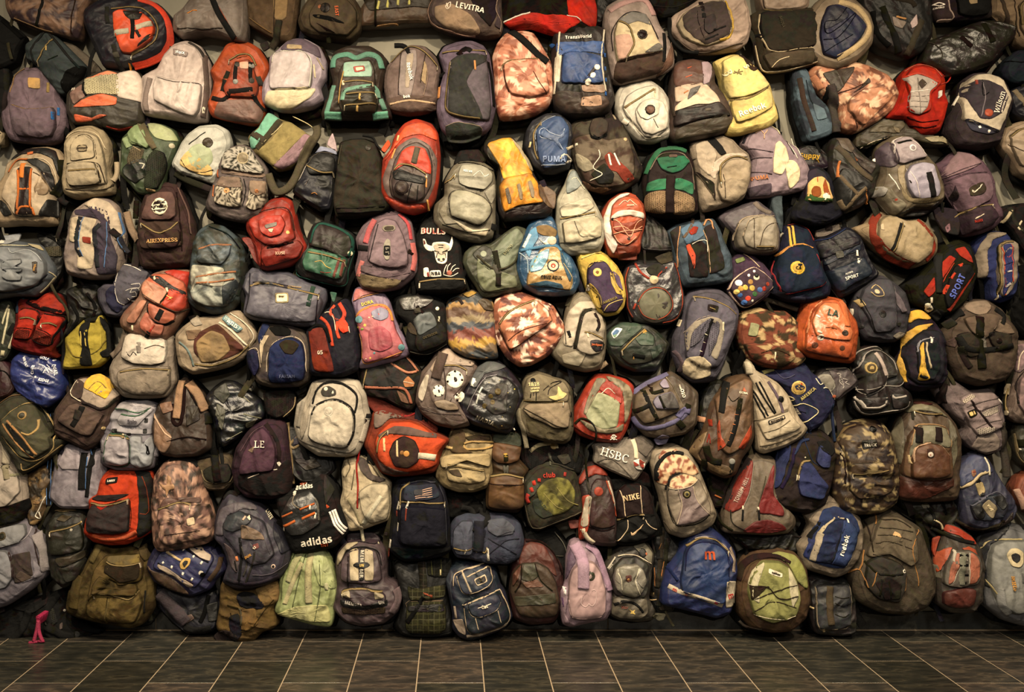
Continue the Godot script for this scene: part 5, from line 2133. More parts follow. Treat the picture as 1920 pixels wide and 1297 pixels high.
s 2f2d28 21 1855,940 1868,1007 1868,1073
s 55524a 23 1855,994 1872,1028
l 2f3226 1788,1057 1818,1094 1905,1086
k 8c9280 12 1813,952
@16 5 - backpack|backpack|black backpack with a grey-green window pocket and translucent top
b 2b2a28/232221 1488,1173 1488,1132 1505,1111 1563,1102 1626,1111 1659,1132 1672,1173 1676,1257 1680,1282 1638,1311 1572,1328 1538,1319 1522,1278 1530,1215
f 4c4a46:gloss 1497,1123 1530,1111 1609,1107 1626,1123 1597,1148 1555,1161 1513,1161
p 2f2e2c 2 1551,1198 1580,1165 1622,1161 1647,1194 1676,1240 1676,1278 1634,1302 1572,1319 1555,1290 1563,1240
f 62686a:smooth 1549,1202 1572,1178 1613,1169 1630,1190 1638,1219 1605,1240 1572,1257
s 201f1e 14 1563,1148 1588,1173
s 4a453c 25 1563,1155 1568,1173
f 55483c 1526,1223 1538,1207 1559,1232 1563,1257 1538,1248
t 5c5238 17 1613,1257 -22 OUTDOOR
k d8d0b8 7 1640,1157
s c0b8a0 7 1647,1186 1646,1205
l 5a564c 1538,1319 1605,1328 1676,1290
@14 5 - cloth_bag|cloth bag|woven striped wool bag in ochre, red and blue bands
b 6c5a44:stripes 1672,1173 1680,1132 1705,1111 1738,1102 1772,1090 1805,1107 1842,1123 1855,1169 1859,1240 1859,1298 1863,1336 1813,1342 1751,1336 1697,1307 1680,1282 1676,1232
s 39302a 12 1692,1128 1718,1119 1734,1140
f 55452f 1792,1128 1818,1115 1842,1132 1851,1165 1818,1161
f a88438 1734,1102 1772,1090 1788,1098 1755,1115
@17 5 - backpack|backpack|plump terracotta and cream camouflage backpack with a long curved zip
b a8674c/6d3f33/cfae98:camo 1855,1157 1863,1123 1897,1102 1955,1098 2022,1123 2072,1148 2105,1207 2118,1240 2097,1278 2051,1332 1988,1365 1947,1369 1905,1340 1876,1298 1859,1248
p b57254/7d4838/d6b8a4:camo 3 1870,1215 1905,1165 2005,1123 2055,1161 2072,1202 2005,1252 1934,1302 1909,1311 1872,1232
z 1872,1215 1905,1173 1955,1144 2005,1125
l 5a2e24 1870,1232 1909,1311 1922,1311
l 5a2e24 1922,1307 1988,1265 2068,1202
l 5a2e24 1905,1278 1955,1240 2051,1211
s d0b0a0 8 1859,1257 1872,1294
@15 6 - backpack|backpack|glossy blue and gold football club backpack with dark lettering under a round crest
b 31567a/26425f:gloss 1938,1019 1942,944 1963,894 1988,840 2018,815 2068,815 2097,873 2101,923 2138,961 2163,1015 2168,1057 2147,1098 2080,1107 2018,1102 1963,1073
f 5f90b4 1963,923 1988,865 2009,852 2018,890 1997,928 1984,965
f d8d0b8 2018,894 2047,919 2072,919 2080,894 2059,886 2038,907
k c0b098 17 2070,902
f 7c6444 2013,848 2055,844 2088,865 2084,886 2034,882 2013,869
p 9a7a4c/b08c58:gloss 2 1980,1023 2026,936 2076,923 2105,936 2113,982 2147,1040 2138,1086 2063,1078 1976,1069
f 6a98b0:gloss 1988,1019 1992,978 2022,948 2059,932 2055,969 2030,1011
f 39617e:gloss 2101,940 2130,961 2147,1007 2138,1057 2122,1023 2105,978
f 3c5a70 1980,1067 2047,1052 2105,1065 2113,1082 2047,1080
k 2c3a50 22 2074,996
k c8b890 18 2074,996
k a83a28 10 2074,996
k d0c0a0 4 2074,998
t 2c2c34 22 2068,1039 3 CRUZ AZUL
l c8b078 1984,1028 2030,940 2072,923
l c8b078 2113,986 2147,1048 2136,1088
s 4a7ca0 12 1951,940 2005,930 2080,919 2105,940
s c0c8c8 12 1963,928 1988,878
l 9fb4c0 1947,948 1976,973 1980,1023
@15 7 - backpack|backpack|yellow and violet football backpack with slanted lettering and a round yellow badge
b b89d44/98803a 2159,940 2180,923 2226,930 2276,957 2313,998 2334,1040 2342,1107 2334,1148 2313,1173 2268,1182 2242,1169 2222,1132 2197,1073 2180,1019
p 53435c/43364c 3 2201,1040 2205,1007 2230,984 2268,982 2292,1015 2301,1057 2334,1115 2336,1132 2309,1169 2263,1173 2251,1148 2238,1098 2205,1065
f b89a40 2209,1061 2238,1086 2255,1123 2251,1157 2234,1148 2218,1102
f b89a40 2288,1019 2318,1073 2336,1107 2313,1102 2292,1061
f 6a5878 2297,1015 2322,1036 2336,1090 2313,1065
k d8b45c 16 2240,1021
k 8a5a2c 8 2240,1021
t 8c7c40 18 2288,1125 -22 AMERICA
l c8b060 2259,1173 2280,1144 2313,1128 2336,1123
l 342a3c 2201,1073 2205,1002 2234,982 2268,982 2297,1023
l d8c070 2180,969 2234,948 2255,948
z 2205,1073 2247,1107 2255,1144
k 2a241c 3 2222,1082
k 2a241c 3 2238,1113
k 2a241c 3 2292,1034
k 2a241c 3 2326,1092
s 5f4a68 10 2159,940 2184,925
s c8c0b0 6 2204,1069 2207,1090
@14 5 - backpack|backpack|dark grey vinyl bucket backpack with red piping and a plain round zipped pocket
b 3f3c40/302e32:gloss 2342,1040 2355,998 2388,982 2463,990 2526,978 2547,1019 2559,1090 2563,1140 2542,1186 2505,1211 2442,1213 2380,1202 2355,1165 2345,1107
k 4a4440 67 2457,1140
k 6b6a58 58 2457,1142
l b0482e 2392,1132 2418,1094 2459,1078 2501,1094 2522,1136 2509,1173 2463,1198 2413,1182 2392,1144
l a8462e 2357,1002 2345,1048 2351,1107 2355,1157 2372,1190
l a8462e 2530,986 2547,1036 2559,1107 2555,1157 2530,1198 2484,1211
s a03a26 9 2380,986 2401,1019 2434,1044
s a03a26 6 2463,1040 2484,1015 2501,1002
f 3a3632 2422,1007 2455,990 2488,994 2497,1015 2463,1036 2434,1028
k b0a080 17 2453,1048
f 4a4336 2455,965 2505,944 2530,948 2522,978 2480,990
s b83c28 8 2376,1159 2384,1138
l 6a686c 2359,1036 2380,1090 2368,1132
@17 5 - backpack|backpack|beige-olive backpack with a slim curved front flap and dark name tag
b 7b7160/665c4c 2070,1323 2113,1240 2126,1157 2147,1115 2180,1094 2213,1107 2247,1165 2268,1207 2270,1278 2263,1332 2247,1378 2197,1390 2138,1378 2105,1361
p 9b9080/83786a 2.5 2155,1298 2172,1215 2188,1169 2213,1157 2255,1182 2268,1223 2263,1269 2255,1319 2213,1332 2172,1319
f a89c8a 2130,1173 2172,1132 2226,1132 2238,1157 2188,1161 2168,1215 2147,1298 2113,1290
s 3a352e 12 2155,1307 2168,1240 2188,1173 2222,1159
z 2192,1244 2226,1252 2263,1273
f 2f2a30 2213,1278 2242,1273 2263,1286 2261,1311 2234,1319 2218,1302
t d06a40 15 2239,1292 6 JanSport
s 2e2a26 12 2230,1173 2247,1215 2238,1240
s d8c8a8 7 2203,1248 2207,1265
f 8e8470 2105,1332 2163,1315 2197,1328 2172,1373 2113,1361
l 3a352e 2113,1215 2122,1290
s 2a2824 12 2130,1240 2138,1265
s 57503f 14 2163,1073 2138,1115 2126,1148
@16 5 - backpack|backpack|bottle green and black backpack with a small globe sticker on its flap
b 2f342c/252823 2272,1261 2288,1236 2322,1211 2372,1211 2434,1219 2472,1252 2505,1290 2484,1344 2455,1386 2380,1390 2322,1365 2280,1319
f 3f5244 2274,1261 2297,1228 2330,1209 2388,1211 2409,1228 2363,1269 2330,1298 2288,1294
p 33382f 2 2326,1319 2363,1273 2418,1232 2451,1257 2459,1294 2472,1336 2422,1361 2359,1365 2326,1340
f 425646 2380,1269 2422,1244 2451,1261 2451,1294 2401,1294
f 38483c 2438,1307 2476,1290 2484,1315 2447,1348
f d0d0c8 2290,1248 2309,1228 2334,1232 2318,1257 2301,1271
f 3c6a9c 2295,1250 2311,1234 2322,1240 2303,1265
f 5a8a5c 2297,1257 2313,1252 2305,1265
k a88038 9 2418,1244
z 2330,1315 2372,1273 2418,1232
s b08040 5 2376,1328 2376,1348
s 1d1d1a 17 2372,1332 2418,1340
@14 6 - lunch_bag|lunch bag|purple lunch-style backpack with a cream piped front covered in small bright figures print
b 4f3c50/3d2f40 2730,1086 2737,1048 2745,978 2770,957 2820,957 2862,990 2895,1036 2899,1078 2874,1111 2828,1140 2791,1152 2753,1128
p 53404f 2 2735,1082 2753,1048 2791,1015 2828,1002 2858,1015 2895,1052 2897,1078 2862,1111 2795,1152 2762,1123
l c8ac98 2732,1086 2753,1048 2795,1015 2828,1002 2853,1015 2895,1052 2897,1078 2853,1119 2795,1153 2758,1128 2737,1094
f 6f7c4a 2755,973 2787,963 2795,975 2762,988
l c8b090 2787,952 2820,973 2849,1002
k c8b060 10 2762,1094
k c09038 10 2778,1082
k c8a838 11 2795,1078
k b08038 10 2814,1057
k d8c8b0 11 2837,1040
k 2a2426 8 2837,1034
k d8d0d0 12 2770,1061
k c84028 10 2805,1119
k 3f6cb0 10 2791,1134
k 3a68a8 10 2849,1086
k b83424 9 2866,1082
k 3a6a3c 10 2830,1102
k b89a34 11 2820,1080
k a84030 8 2878,1065
k e0d8d8 6 2808,1032
k e0d8d8 5 2828,1017
k 4068a8 8 2776,1107
k d8d0c0 5 2822,1128
@16 5 - backpack|backpack|navy backpack with red piping, twin yellow stripes and a round yellow crest
b 282c40/202434 2887,1040 2903,1015 2920,915 2937,852 2978,840 3028,857 3053,902 3062,944 3078,1007 3103,1073 3095,1107 3020,1132 2937,1123 2895,1090
p 262c40/2c3450 3 2901,1007 2908,957 2953,928 3028,919 3062,948 3078,1007 3097,1052 3082,1073 3012,1090 2945,1105 2916,1082
l a83038 2903,978 2903,1019 2916,1078 2941,1103 3012,1090 3078,1073 3097,1052 3078,1007 3062,952
s c08038 6 2908,961 2958,925 3012,915 3049,930
s c8a030 8 2955,850 2962,886 2968,925
s c8a030 8 2970,846 2976,882 2980,921
l a83a38 2953,844 2991,840 3032,861 3051,902
k c8a02c 25 2993,1004
k b08a28 19 2993,1004
t 2a2018 22 2993,1004 0 CA
f 2a2430 2991,988 3008,990 2999,1000 2991,998
s 2f3244 17 2891,1090 2958,1115 3020,1123
@14 5 - backpack|backpack|black and navy cloth backpack with dotted SPORT lettering on its pouch
b 1e1f24/191a1e 3053,915 3074,894 3103,890 3170,852 3220,873 3237,923 3262,986 3287,1028 3253,1061 3145,1113 3120,1073 3095,1019
p 2a3248/222838 2 3095,1019 3170,994 3237,965 3262,1002 3266,1028 3203,1061 3141,1094 3108,1057
f 262c44 3091,982 3145,952 3224,917 3228,936 3170,957 3095,994
f 212023 3062,919 3145,894 3220,890 3224,915 3145,944 3082,969
t c8c8c0 12 3182,1023 -20 ALESSO
t c8c8c0 24 3193,1038 -18 SPORT
f 55534a 3132,944 3158,940 3164,963 3137,969
s d8d0c0 8 3214,938 3215,959
s d8d0c0 8 3220,969 3218,986
f 5c4f44 3058,865 3145,840 3153,857 3095,886 3058,890
l 2f3a68 3058,902 3112,892 3170,857
@17 5 - backpack|backpack|slate blue and cream hiking backpack with two leaf-shaped mesh panels and dark tag
b 57535e/484450 2532,1257 2558,1194 2566,1132 2595,1094 2645,1082 2699,1090 2745,1123 2766,1165 2758,1232 2737,1282 2712,1340 2695,1382 2666,1423 2595,1428 2553,1394 2528,1332
p 615d6a/504d5a 3 2566,1240 2574,1157 2595,1115 2658,1115 2716,1140 2758,1178 2749,1248 2716,1332 2687,1378 2628,1378 2570,1340
f 8c8274 2566,1248 2603,1207 2666,1186 2703,1198 2716,1236 2708,1282 2687,1348 2666,1332 2699,1240 2666,1202 2603,1236 2587,1298 2574,1319
f 64606e:mesh 2587,1302 2595,1248 2628,1215 2664,1194 2653,1236 2624,1278
f 64606e:mesh 2658,1336 2658,1257 2687,1202 2699,1215 2687,1282
s 232025 15 2670,1194 2653,1248 2641,1294 2628,1336
l c8c0a8 2643,1252 2653,1257
l c8c0a8 2637,1282 2647,1286
l c8c0a8 2624,1315 2637,1319
f 332e24 2655,1140 2695,1148 2689,1171 2653,1163
l b09850 2662,1152 2682,1161
z 2599,1111 2658,1119 2720,1144 2760,1178
f a89a80 2558,1369 2582,1340 2632,1336 2666,1365 2662,1407 2603,1423 2562,1398
s 5f5058 12 2528,1315 2558,1357 2545,1394
l 8a7c78 2562,1248 2616,1198 2666,1182
s c0b498 8 2553,1198 2545,1223
s c8c0a0 8 2712,1207 2712,1240
@16 4 - backpack|backpack|rust and tan camouflage backpack with a greenish tag sewn on its front
b 7c4630/453b2a/a68c64:camo 2762,1240 2770,1194 2795,1169 2853,1157 2895,1169 2945,1169 2987,1207 2991,1257 2982,1307 3012,1344 2978,1373 2928,1382 2853,1369 2803,1340 2770,1290
f 8a8a66 2816,1209 2847,1217 2837,1261 2805,1257
p 7c4630/4a3a2a/a68c64:camo 2 2791,1290 2895,1282 2962,1294 2982,1340 2937,1373 2862,1365 2812,1340
l 3a261c 2853,1323 2908,1311 2962,1332
s 5a5044 17 2862,1119 2928,1140 2991,1161
s d0c0a0 6 2908,1319 2905,1348
@17 6 - backpack|backpack|bright orange vinyl satchel backpack with a metal clip and faded monogram
b b05228/984420 2982,1302 2991,1232 3008,1186 3020,1132 3053,1119 3095,1113 3153,1123 3182,1165 3208,1207 3212,1248 3203,1298 3191,1348 3178,1357 3103,1348 3037,1336
p be5c30/a84a24:gloss 2.5 3012,1307 3020,1240 3041,1173 3074,1128 3124,1119 3158,1140 3178,1182 3203,1248 3191,1319 3178,1344 3095,1332 3020,1319
p cc7448/bc6438:gloss 1.5 3039,1207 3058,1157 3087,1132 3137,1136 3158,1173 3178,1207 3195,1248 3187,1275 3128,1273 3058,1257
t 4a5a50 46 3122,1173 14 LA
s c46838 25 3149,1128 3170,1173 3178,1223
l 8a5030 3095,1228 3120,1228 3137,1234
k c8c0b0 12 3076,1265
k 8a3c1c 7 3076,1265
s c8c0b0 8 3066,1240 3082,1248
k 4a4038 11 3170,1248
s e0d8c8 8 3058,1180 3074,1190
k 6a4030 12 3055,1294
k 6a4030 10 3158,1305
l 7a3014 3041,1257 3128,1275 3187,1275
l 7a3014 3016,1311 3095,1332 3182,1344
l d88858 3020,1248 3045,1165 3082,1128
@16 5 - backpack|backpack|blue-grey backpack with round patches and a pale embroidered shield emblem
b 47454c/39373e 3194,1182 3207,1111 3228,1073 3273,1044 3307,1036 3357,1065 3390,1098 3407,1157 3398,1198 3386,1252 3348,1278 3290,1280 3240,1269 3211,1228
p 504e56/424048 2.5 3219,1132 3236,1082 3282,1044 3332,1048 3352,1098 3357,1173 3344,1240 3282,1248 3257,1207
l b8a070 3267,1082 3282,1067 3307,1086 3315,1107 3286,1110 3265,1094
k b8a888 9 3290,1093
k 33322f 14 3309,1177
k 3a3934 8 3371,1215
k 3a3934 8 3232,1225
f 6a6068 3352,1090 3382,1123 3402,1165 3382,1173 3361,1140
l 26242a 3223,1111 3257,1173 3278,1244
l 5f5c60 3352,1073 3359,1152 3344,1240
s a89060 17 3221,1123 3230,1148
s b8b0a0 6 3200,1157 3200,1186
f 7d7468 3348,1261 3373,1244 3394,1252 3365,1273
@15 6 - backpack|backpack|black backpack with red side stripes and SPORT in blue letters, tilted
b 26231f/1f1d1a 3398,1073 3440,1040 3502,965 3540,923 3594,902 3632,915 3652,965 3661,1015 3640,1073 3607,1132 3557,1173 3515,1182 3465,1157 3415,1132
f 262320 3402,1065 3457,1040 3461,1107 3465,1148 3419,1140
f b02c1c 3582,934 3615,925 3648,986 3636,982 3602,961
f b02c1c 3530,986 3561,957 3582,969 3552,1019 3530,1048
f b02c1c 3463,1092 3502,1040 3507,1090 3482,1115
s c83a20 19 3650,1019 3619,1069 3590,1115 3557,1165
p 2c2a27 1.5 3540,1107 3578,998 3632,990 3652,1019 3598,1098 3552,1157
t 5c6cc0 46 3590,1073 -62 SPORT
s c83a20 10 3598,996 3611,990
s c83a20 9 3567,1044 3582,1023
s c83a20 8 3536,1102 3552,1069
s 33302b 25 3523,948 3519,1007 3523,1098
l c03a20 3532,1061 3578,986
f d8d0b8 3465,1140 3482,1136 3498,1161 3482,1173 3469,1161
t 1e1c1a 18 3482,1159 30 48
s 2a2824 25 3498,1169 3519,1198
s d0c0a8 8 3494,1115 3493,1136
@16 6 - backpack|backpack|royal blue and tan sports backpack with an oval ribbed front tilted near the frame edge
b 343c6c/2a3058 3652,932 3673,886 3715,867 3773,875 3786,898 3811,923 3811,998 3802,1073 3782,1115 3740,1132 3707,1123 3694,1048 3665,1040 3661,973
f 8a7c6c 3665,1040 3669,936 3707,873 3773,873 3765,882 3723,898 3702,948 3698,1040
p 8a7c6e 3 3734,1048 3736,936 3765,902 3798,902 3811,936 3809,1028 3786,1090 3757,1113 3740,1090
f 38407a 3765,965 3761,919 3790,915 3798,965 3796,1048 3765,1107 3765,1040
l c84a30 3755,928 3765,978 3767,1040 3757,1107
l c84a30 3790,915 3798,978 3796,1057
l 202650 3765,994 3796,982
l 202650 3767,1048 3796,1036
t d8d0d0 11 3782,1017 -12 NIKE
t d0c8c8 14 3778,1069 -40 NIKE
l d04a30 3775,961 3781,966 3788,955
z 3740,1107 3734,1040 3740,944 3757,911 3798,905
@17 6 - backpack|backpack|black, navy and yellow backpack with curved yellow bands and striped front
b 302c38/262330 3365,1378 3386,1307 3394,1228 3415,1165 3448,1159 3482,1186 3507,1215 3536,1257 3538,1323 3536,1415 3511,1444 3436,1461 3382,1448
f c89a30 3411,1211 3415,1169 3444,1161 3490,1186 3482,1198 3440,1194
f c09430 3394,1257 3436,1223 3498,1213 3465,1240 3428,1265 3394,1307 3390,1373 3394,1432 3365,1423 3369,1365 3386,1307
p 35323c 3 3390,1323 3411,1273 3461,1236 3515,1240 3534,1290 3536,1394 3511,1436 3440,1440 3402,1415
p 2c2e38 2 3432,1307 3452,1273 3498,1265 3519,1290 3523,1382 3498,1423 3448,1415 3436,1373
f c89c30 3442,1298 3461,1282 3469,1361 3478,1423 3440,1423 3444,1361
s b8a888 7 3475,1282 3482,1340 3490,1382
s d0c8b8 7 3490,1263 3492,1286
l 8a8a94 3428,1319 3448,1278 3502,1265
@17 6 - backpack|backpack|taupe suede rucksack with dark strapped flap and big plastic buckles
b 5b4d42/463b33 3536,1257 3552,1215 3602,1148 3657,1128 3702,1128 3748,1157 3790,1215 3807,1244 3802,1307 3786,1382 3748,1423 3665,1440 3594,1419 3557,1357
f 8b7868 3615,1140 3665,1128 3698,1128 3715,1157 3690,1182 3657,1178 3623,1161
p 6a594c/574a40 2 3611,1194 3657,1182 3707,1173 3744,1186 3723,1240 3690,1269 3644,1248
f 786656 3723,1236 3748,1198 3790,1223 3805,1248 3773,1252
s 26221f 28 3673,1186 3673,1257 3682,1382
k b8b0a0 5 3665,1220
k b8b0a0 5 3685,1220
k b8b0a0 5 3667,1243
k b8b0a0 5 3686,1243
f 77726a 3665,1265 3696,1263 3700,1307 3669,1307
p 3d352e 2 3586,1257 3632,1244 3665,1273 3665,1332 3632,1340 3594,1302
p 3d352e 2 3707,1248 3748,1244 3790,1257 3790,1307 3748,1315 3715,1290
s 29251f 21 3586,1261 3632,1307 3707,1311 3798,1294
f 5f4c48 3540,1290 3582,1257 3586,1290 3578,1302
s 2a2622 25 3557,1198 3586,1178 3611,1169
s 34302a 25 3548,1223 3582,1202
s 302c28 21 3594,1298 3619,1348 3640,1378
k 2c2824 11 3748,1278
s 28241f 17 3732,1157 3765,1186 3757,1215
@14 3 - backpack|backpack|black backpack with faint vertical ribs half hidden at the frame edge beside the taupe rucksack
b 1f1e1d/191818 3765,1140 3798,1057 3815,1007 3873,998 3907,1048 3907,1257 3832,1261 3790,1215
l 34322e 3819,1032 3815,1132
@15 3 - backpack|backpack|dark maroon backpack cut off by the frame beside the blue golf bag
b 46282a/341f20 -33,1347 8,1351 33,1376 46,1418 58,1455 42,1480 -33,1497
l 201416 -25,1388 17,1392 42,1422
@16 5 - backpack|backpack|charcoal and olive backpack with orange-tan zips, hung diagonally
b 4c4a3c/3b3a30 -17,1538 0,1513 46,1480 92,1476 129,1513 167,1563 192,1597 196,1642 242,1647 208,1697 138,1747 96,1768 79,1747 50,1705 8,1647
p 5a5745/474538 2.5 4,1580 42,1538 100,1511 129,1518 158,1568 183,1609 196,1676 133,1718 83,1713 38,1663 4,1622
k a08048 16 83,1557
k 4a4435 11 83,1557
s a87a48 9 25,1576 67,1622 138,1705
s a87a48 8 10,1588 50,1647 129,1718
f 2b2720 19,1586 31,1588 83,1647 129,1705 117,1709 54,1647
s b09058 8 79,1622 108,1630 142,1605 146,1572
l b89a60 4,1580 46,1538 100,1511 133,1526 188,1605 200,1680 138,1726 75,1713 8,1634
l a88c58 79,1738 88,1763 138,1742 233,1668
l 8a6a4a -8,1518 42,1484 96,1480
s 3c3830 10 150,1530 183,1580
@16 5 - backpack|backpack|dark brown backpack with a pale flap and a bright yellow cloth tag
b 5c4a43/473a36 208,1572 212,1538 250,1480 271,1455 292,1422 333,1418 375,1422 438,1468 450,1480 425,1547 417,1580 392,1634 358,1668 333,1680 275,1655 217,1626
f a08f80 267,1463 292,1424 325,1418 417,1455 450,1476 425,1497 400,1526 375,1530 317,1505 300,1492
f 5a4843 271,1455 292,1422 317,1434 308,1488 288,1497 267,1484
f d8a818 315,1442 342,1409 375,1401 417,1426 425,1455 396,1495 358,1476 317,1455
l 8a7440 333,1459 367,1430 400,1455
l 8a7440 358,1468 383,1442
p 6b574e 2 217,1572 258,1518 292,1509 392,1551 383,1576 346,1630 308,1630 233,1588
s 2c2723 21 317,1518 292,1563 271,1597
s 3f3a34 27 298,1538 285,1572
l d8c8b0 292,1424 267,1463 271,1484 304,1505
s 3a342e 11 308,1507 367,1532 400,1526 433,1497
l 332a26 217,1572 233,1592 308,1630 346,1630 392,1555
l 332a26 208,1609 271,1634 333,1672
k b09868 6 388,1605
@15 5 - backpack|backpack|pale lilac-grey backpack with green piping and two stacked pockets
b 75707a/625e6a 383,1655 400,1601 425,1538 450,1513 492,1501 554,1499 583,1522 579,1572 579,1634 588,1697 575,1747 521,1757 442,1755 388,1730 388,1688
f a09aa0 438,1526 458,1507 500,1505 554,1501 579,1522 500,1547 442,1538
f 938f98 421,1547 442,1530 579,1526 575,1563 567,1626 458,1622 417,1609
s 8f8a92 17 390,1651 385,1697
s 8f8a92 14 583,1647 583,1713
p 9a969e 1.5 442,1576 454,1551 521,1559 558,1530 579,1534 554,1559 517,1597 450,1592
t 5c5860 25 496,1580 4 Solo
f 1e1c20 542,1568 556,1568 556,1584 542,1584
f 1e1c20 421,1607 440,1607 440,1620 421,1620
f 1e1c20 538,1607 552,1607 552,1624 538,1624
p 928b92/a09aa0 3 392,1730 400,1634 417,1624 475,1634 488,1676 488,1734 450,1747 408,1742
p 8f929a 3 492,1634 533,1634 542,1663 571,1630 579,1676 571,1742 529,1755 492,1734
l 3c6a48 394,1730 404,1634 421,1626 475,1634 488,1676 485,1738 446,1749 408,1742
l 3c6a48 433,1532 467,1534 517,1547 567,1528
l 3c6a48 454,1552 512,1559 554,1538
z 408,1630 458,1634 485,1651
s c8b898 7 460,1626 460,1640
s 1c1a1c 4 538,1659 554,1676 550,1697 560,1701 554,1672
f 1e1c20 475,1624 492,1622 492,1630 475,1630
@13 3 - backpack|backpack|faded lilac backpack with long blue-edged black straps on its sides
b 877f88/787079 204,1780 212,1722 250,1668 292,1663 333,1672 388,1688 400,1738 400,1822 404,1876 333,1901 233,1897 196,1863
f 948a92 217,1738 250,1676 300,1680 300,1759 233,1759
s 26242a 18 200,1547 198,1613 204,1668
s 26242a 18 190,1713 185,1780 183,1897
s 26242a 25 317,1697 308,1780 308,1834
s 26242a 17 354,1680 346,1713 333,1780 325,1863
l 5a84c0 191,1551 190,1613 196,1676
l 5a84c0 205,1551 204,1613 200,1676
l 5a84c0 183,1722 177,1780 177,1892
l 5a84c0 196,1722 192,1780 192,1892
l 5a84c0 319,1701 300,1780 298,1834
l 5a84c0 329,1713 321,1780 321,1834
s 5a84c0 6 338,1659 342,1688 346,1705
s 5a84c0 5 350,1651 346,1680
s 2a282c 12 310,1730 325,1751 350,1738 346,1713
@16 3 - backpack|backpack|brown and tan backpack hung backwards with its padded shoulder straps showing
b 4a3a31/3a2e28 579,1563 596,1513 650,1463 683,1422 725,1442 758,1476 783,1538 792,1613 792,1676 750,1701 675,1709 617,1697 588,1655 575,1605
f 8a6a54 583,1572 642,1634 638,1668 617,1697 583,1672 579,1613
s 9c7a5e 28 683,1426 671,1488 662,1568
s 9a785c 29 708,1434 742,1480 771,1538
s 241f1c 14 692,1438 688,1530 675,1588 650,1580 650,1513
s 241f1c 12 708,1455 738,1513 758,1547
f 8a6550 600,1513 642,1505 650,1538 612,1551
f 3a2d2a 700,1522 742,1522 750,1572 700,1597
s 2a2420 22 779,1547 783,1588
s b89a80 7 579,1551 608,1609 642,1642
l 241d1a 625,1655 700,1638 775,1647
@15 4 - backpack|backpack|pale canvas strap backpack cut off by the frame under the charcoal and olive one
b 8f8378/7a6e64 -33,1638 8,1651 42,1680 50,1722 71,1742 96,1792 108,1863 117,1905 83,1947 42,1963 -33,1972
f 22211f -33,1901 25,1897 100,1872 119,1897 88,1947 42,1963 -33,1972
p a3978b 1.5 -33,1742 25,1747 67,1776 79,1842 25,1897 -33,1901
s a89c88 27 21,1655 25,1697 21,1738
s 8a8068 21 21,1742 25,1797
s 8f8a6c 12 38,1780 71,1780 100,1776
s 3a352e 12 8,1747 33,1755
@14 4 - torn_bag|torn bag|crumpled glossy black cloth bundle with pale faded creases beside the cream printed one
b 2a2b2e/222326:gloss 776,1488 801,1455 838,1430 876,1434 918,1463 968,1501 988,1547 980,1568 926,1601 888,1642 838,1668 813,1613 801,1563
f 4e4f48 805,1463 847,1434 863,1480 838,1513 801,1480
f 5c5c50 813,1513 847,1538 834,1613 809,1580
l 8a8872 905,1480 938,1509
l 8a8872 847,1651 909,1618
l 77765f 913,1551 980,1568
f 77765f 922,1588 963,1572 947,1597 926,1605
s 1e1e20 17 784,1522 813,1580 826,1676
@12 5 - pouch|pouch|frayed black mesh pouch with a curved tan edge beside the pale silver-grey backpack
b 2f2b25/24211d:mesh 988,1476 1026,1463 1080,1463 1105,1484 1109,1518 1080,1559 1038,1568 1005,1551
l a08a68 1107,1488 1101,1526 1063,1563
s 3a352c 17 1122,1455 1163,1426 1192,1413
s 2a2622 17 1113,1476 1151,1455
f 4a4032 913,1434 947,1442 951,1455 918,1451
@16 6 - backpack|backpack|pale silver-grey backpack with black zips and a dark oval patch on top
b a39a8c/8f8678 1109,1597 1118,1518 1151,1488 1172,1438 1222,1422 1297,1424 1342,1434 1368,1472 1376,1526 1384,1563 1368,1638 1338,1697 1297,1705 1197,1701 1130,1655
p aba293/9c9384 3 1155,1630 1168,1547 1201,1505 1263,1497 1313,1522 1330,1572 1322,1647 1292,1682 1213,1668 1163,1651
f 48443f 1203,1468 1213,1451 1234,1447 1259,1463 1259,1480 1230,1486 1209,1482
k b8b0a0 8 1222,1457
k b8b0a0 6 1248,1470
s 2b2724 8 1172,1513 1184,1468 1222,1434 1284,1438 1334,1476 1338,1513 1330,1547
s 2b2724 8 1168,1555 1188,1518 1251,1497 1305,1518 1328,1555 1326,1622 1305,1668
l 2b2724 1157,1634 1180,1655 1263,1678 1305,1674
l c8c0b0 1222,1538 1238,1534 1242,1551 1226,1555
k b8b0a2 17 1232,1542
k aba293 12 1232,1542
l 5a544c 1122,1647 1197,1680 1297,1697 1334,1680
s 8a8276 17 1138,1505 1118,1601
s 2f2b28 17 1384,1551 1376,1588
s a89e90 17 1380,1568 1355,1655
f 928879 1151,1492 1180,1434 1192,1447 1163,1513 1151,1597 1130,1647 1126,1572
@16 5 - backpack|backpack|plum maroon backpack with big white letters on its narrow panel
b 452f3b/36252e 874,1751 888,1680 922,1630 947,1601 988,1580 1042,1576 1068,1597 1080,1655 1088,1718 1097,1780 1080,1847 1013,1863 930,1855 888,1813
p 5c3f4e/4a3340 2.5 897,1776 913,1697 955,1622 988,1601 1013,1626 1034,1680 1034,1730 1022,1763 947,1772
t d0c4b8 48 974,1665 0 LE
f 8a7460 930,1688 955,1672 947,1697
s 322228 15 997,1588 1030,1638 1047,1697 1038,1763
l 6a5058 901,1692 947,1622 988,1597
f c8c0b0 1038,1734 1047,1730 1055,1738 1047,1749
f 2f262b 897,1780 980,1768 1022,1772 1080,1722 1097,1780 1080,1847 972,1859 897,1822
l b8a898 930,1792 972,1776
l d0c4b4 1026,1761 1040,1759
@12 3 - backpack|backpack|black pack with hanging tan webbing strap behind the plum maroon one
b 252325/1d1b1d 1080,1605 1122,1613 1159,1697 1205,1709 1247,1722 1255,1759 1201,1801 1138,1805 1097,1772
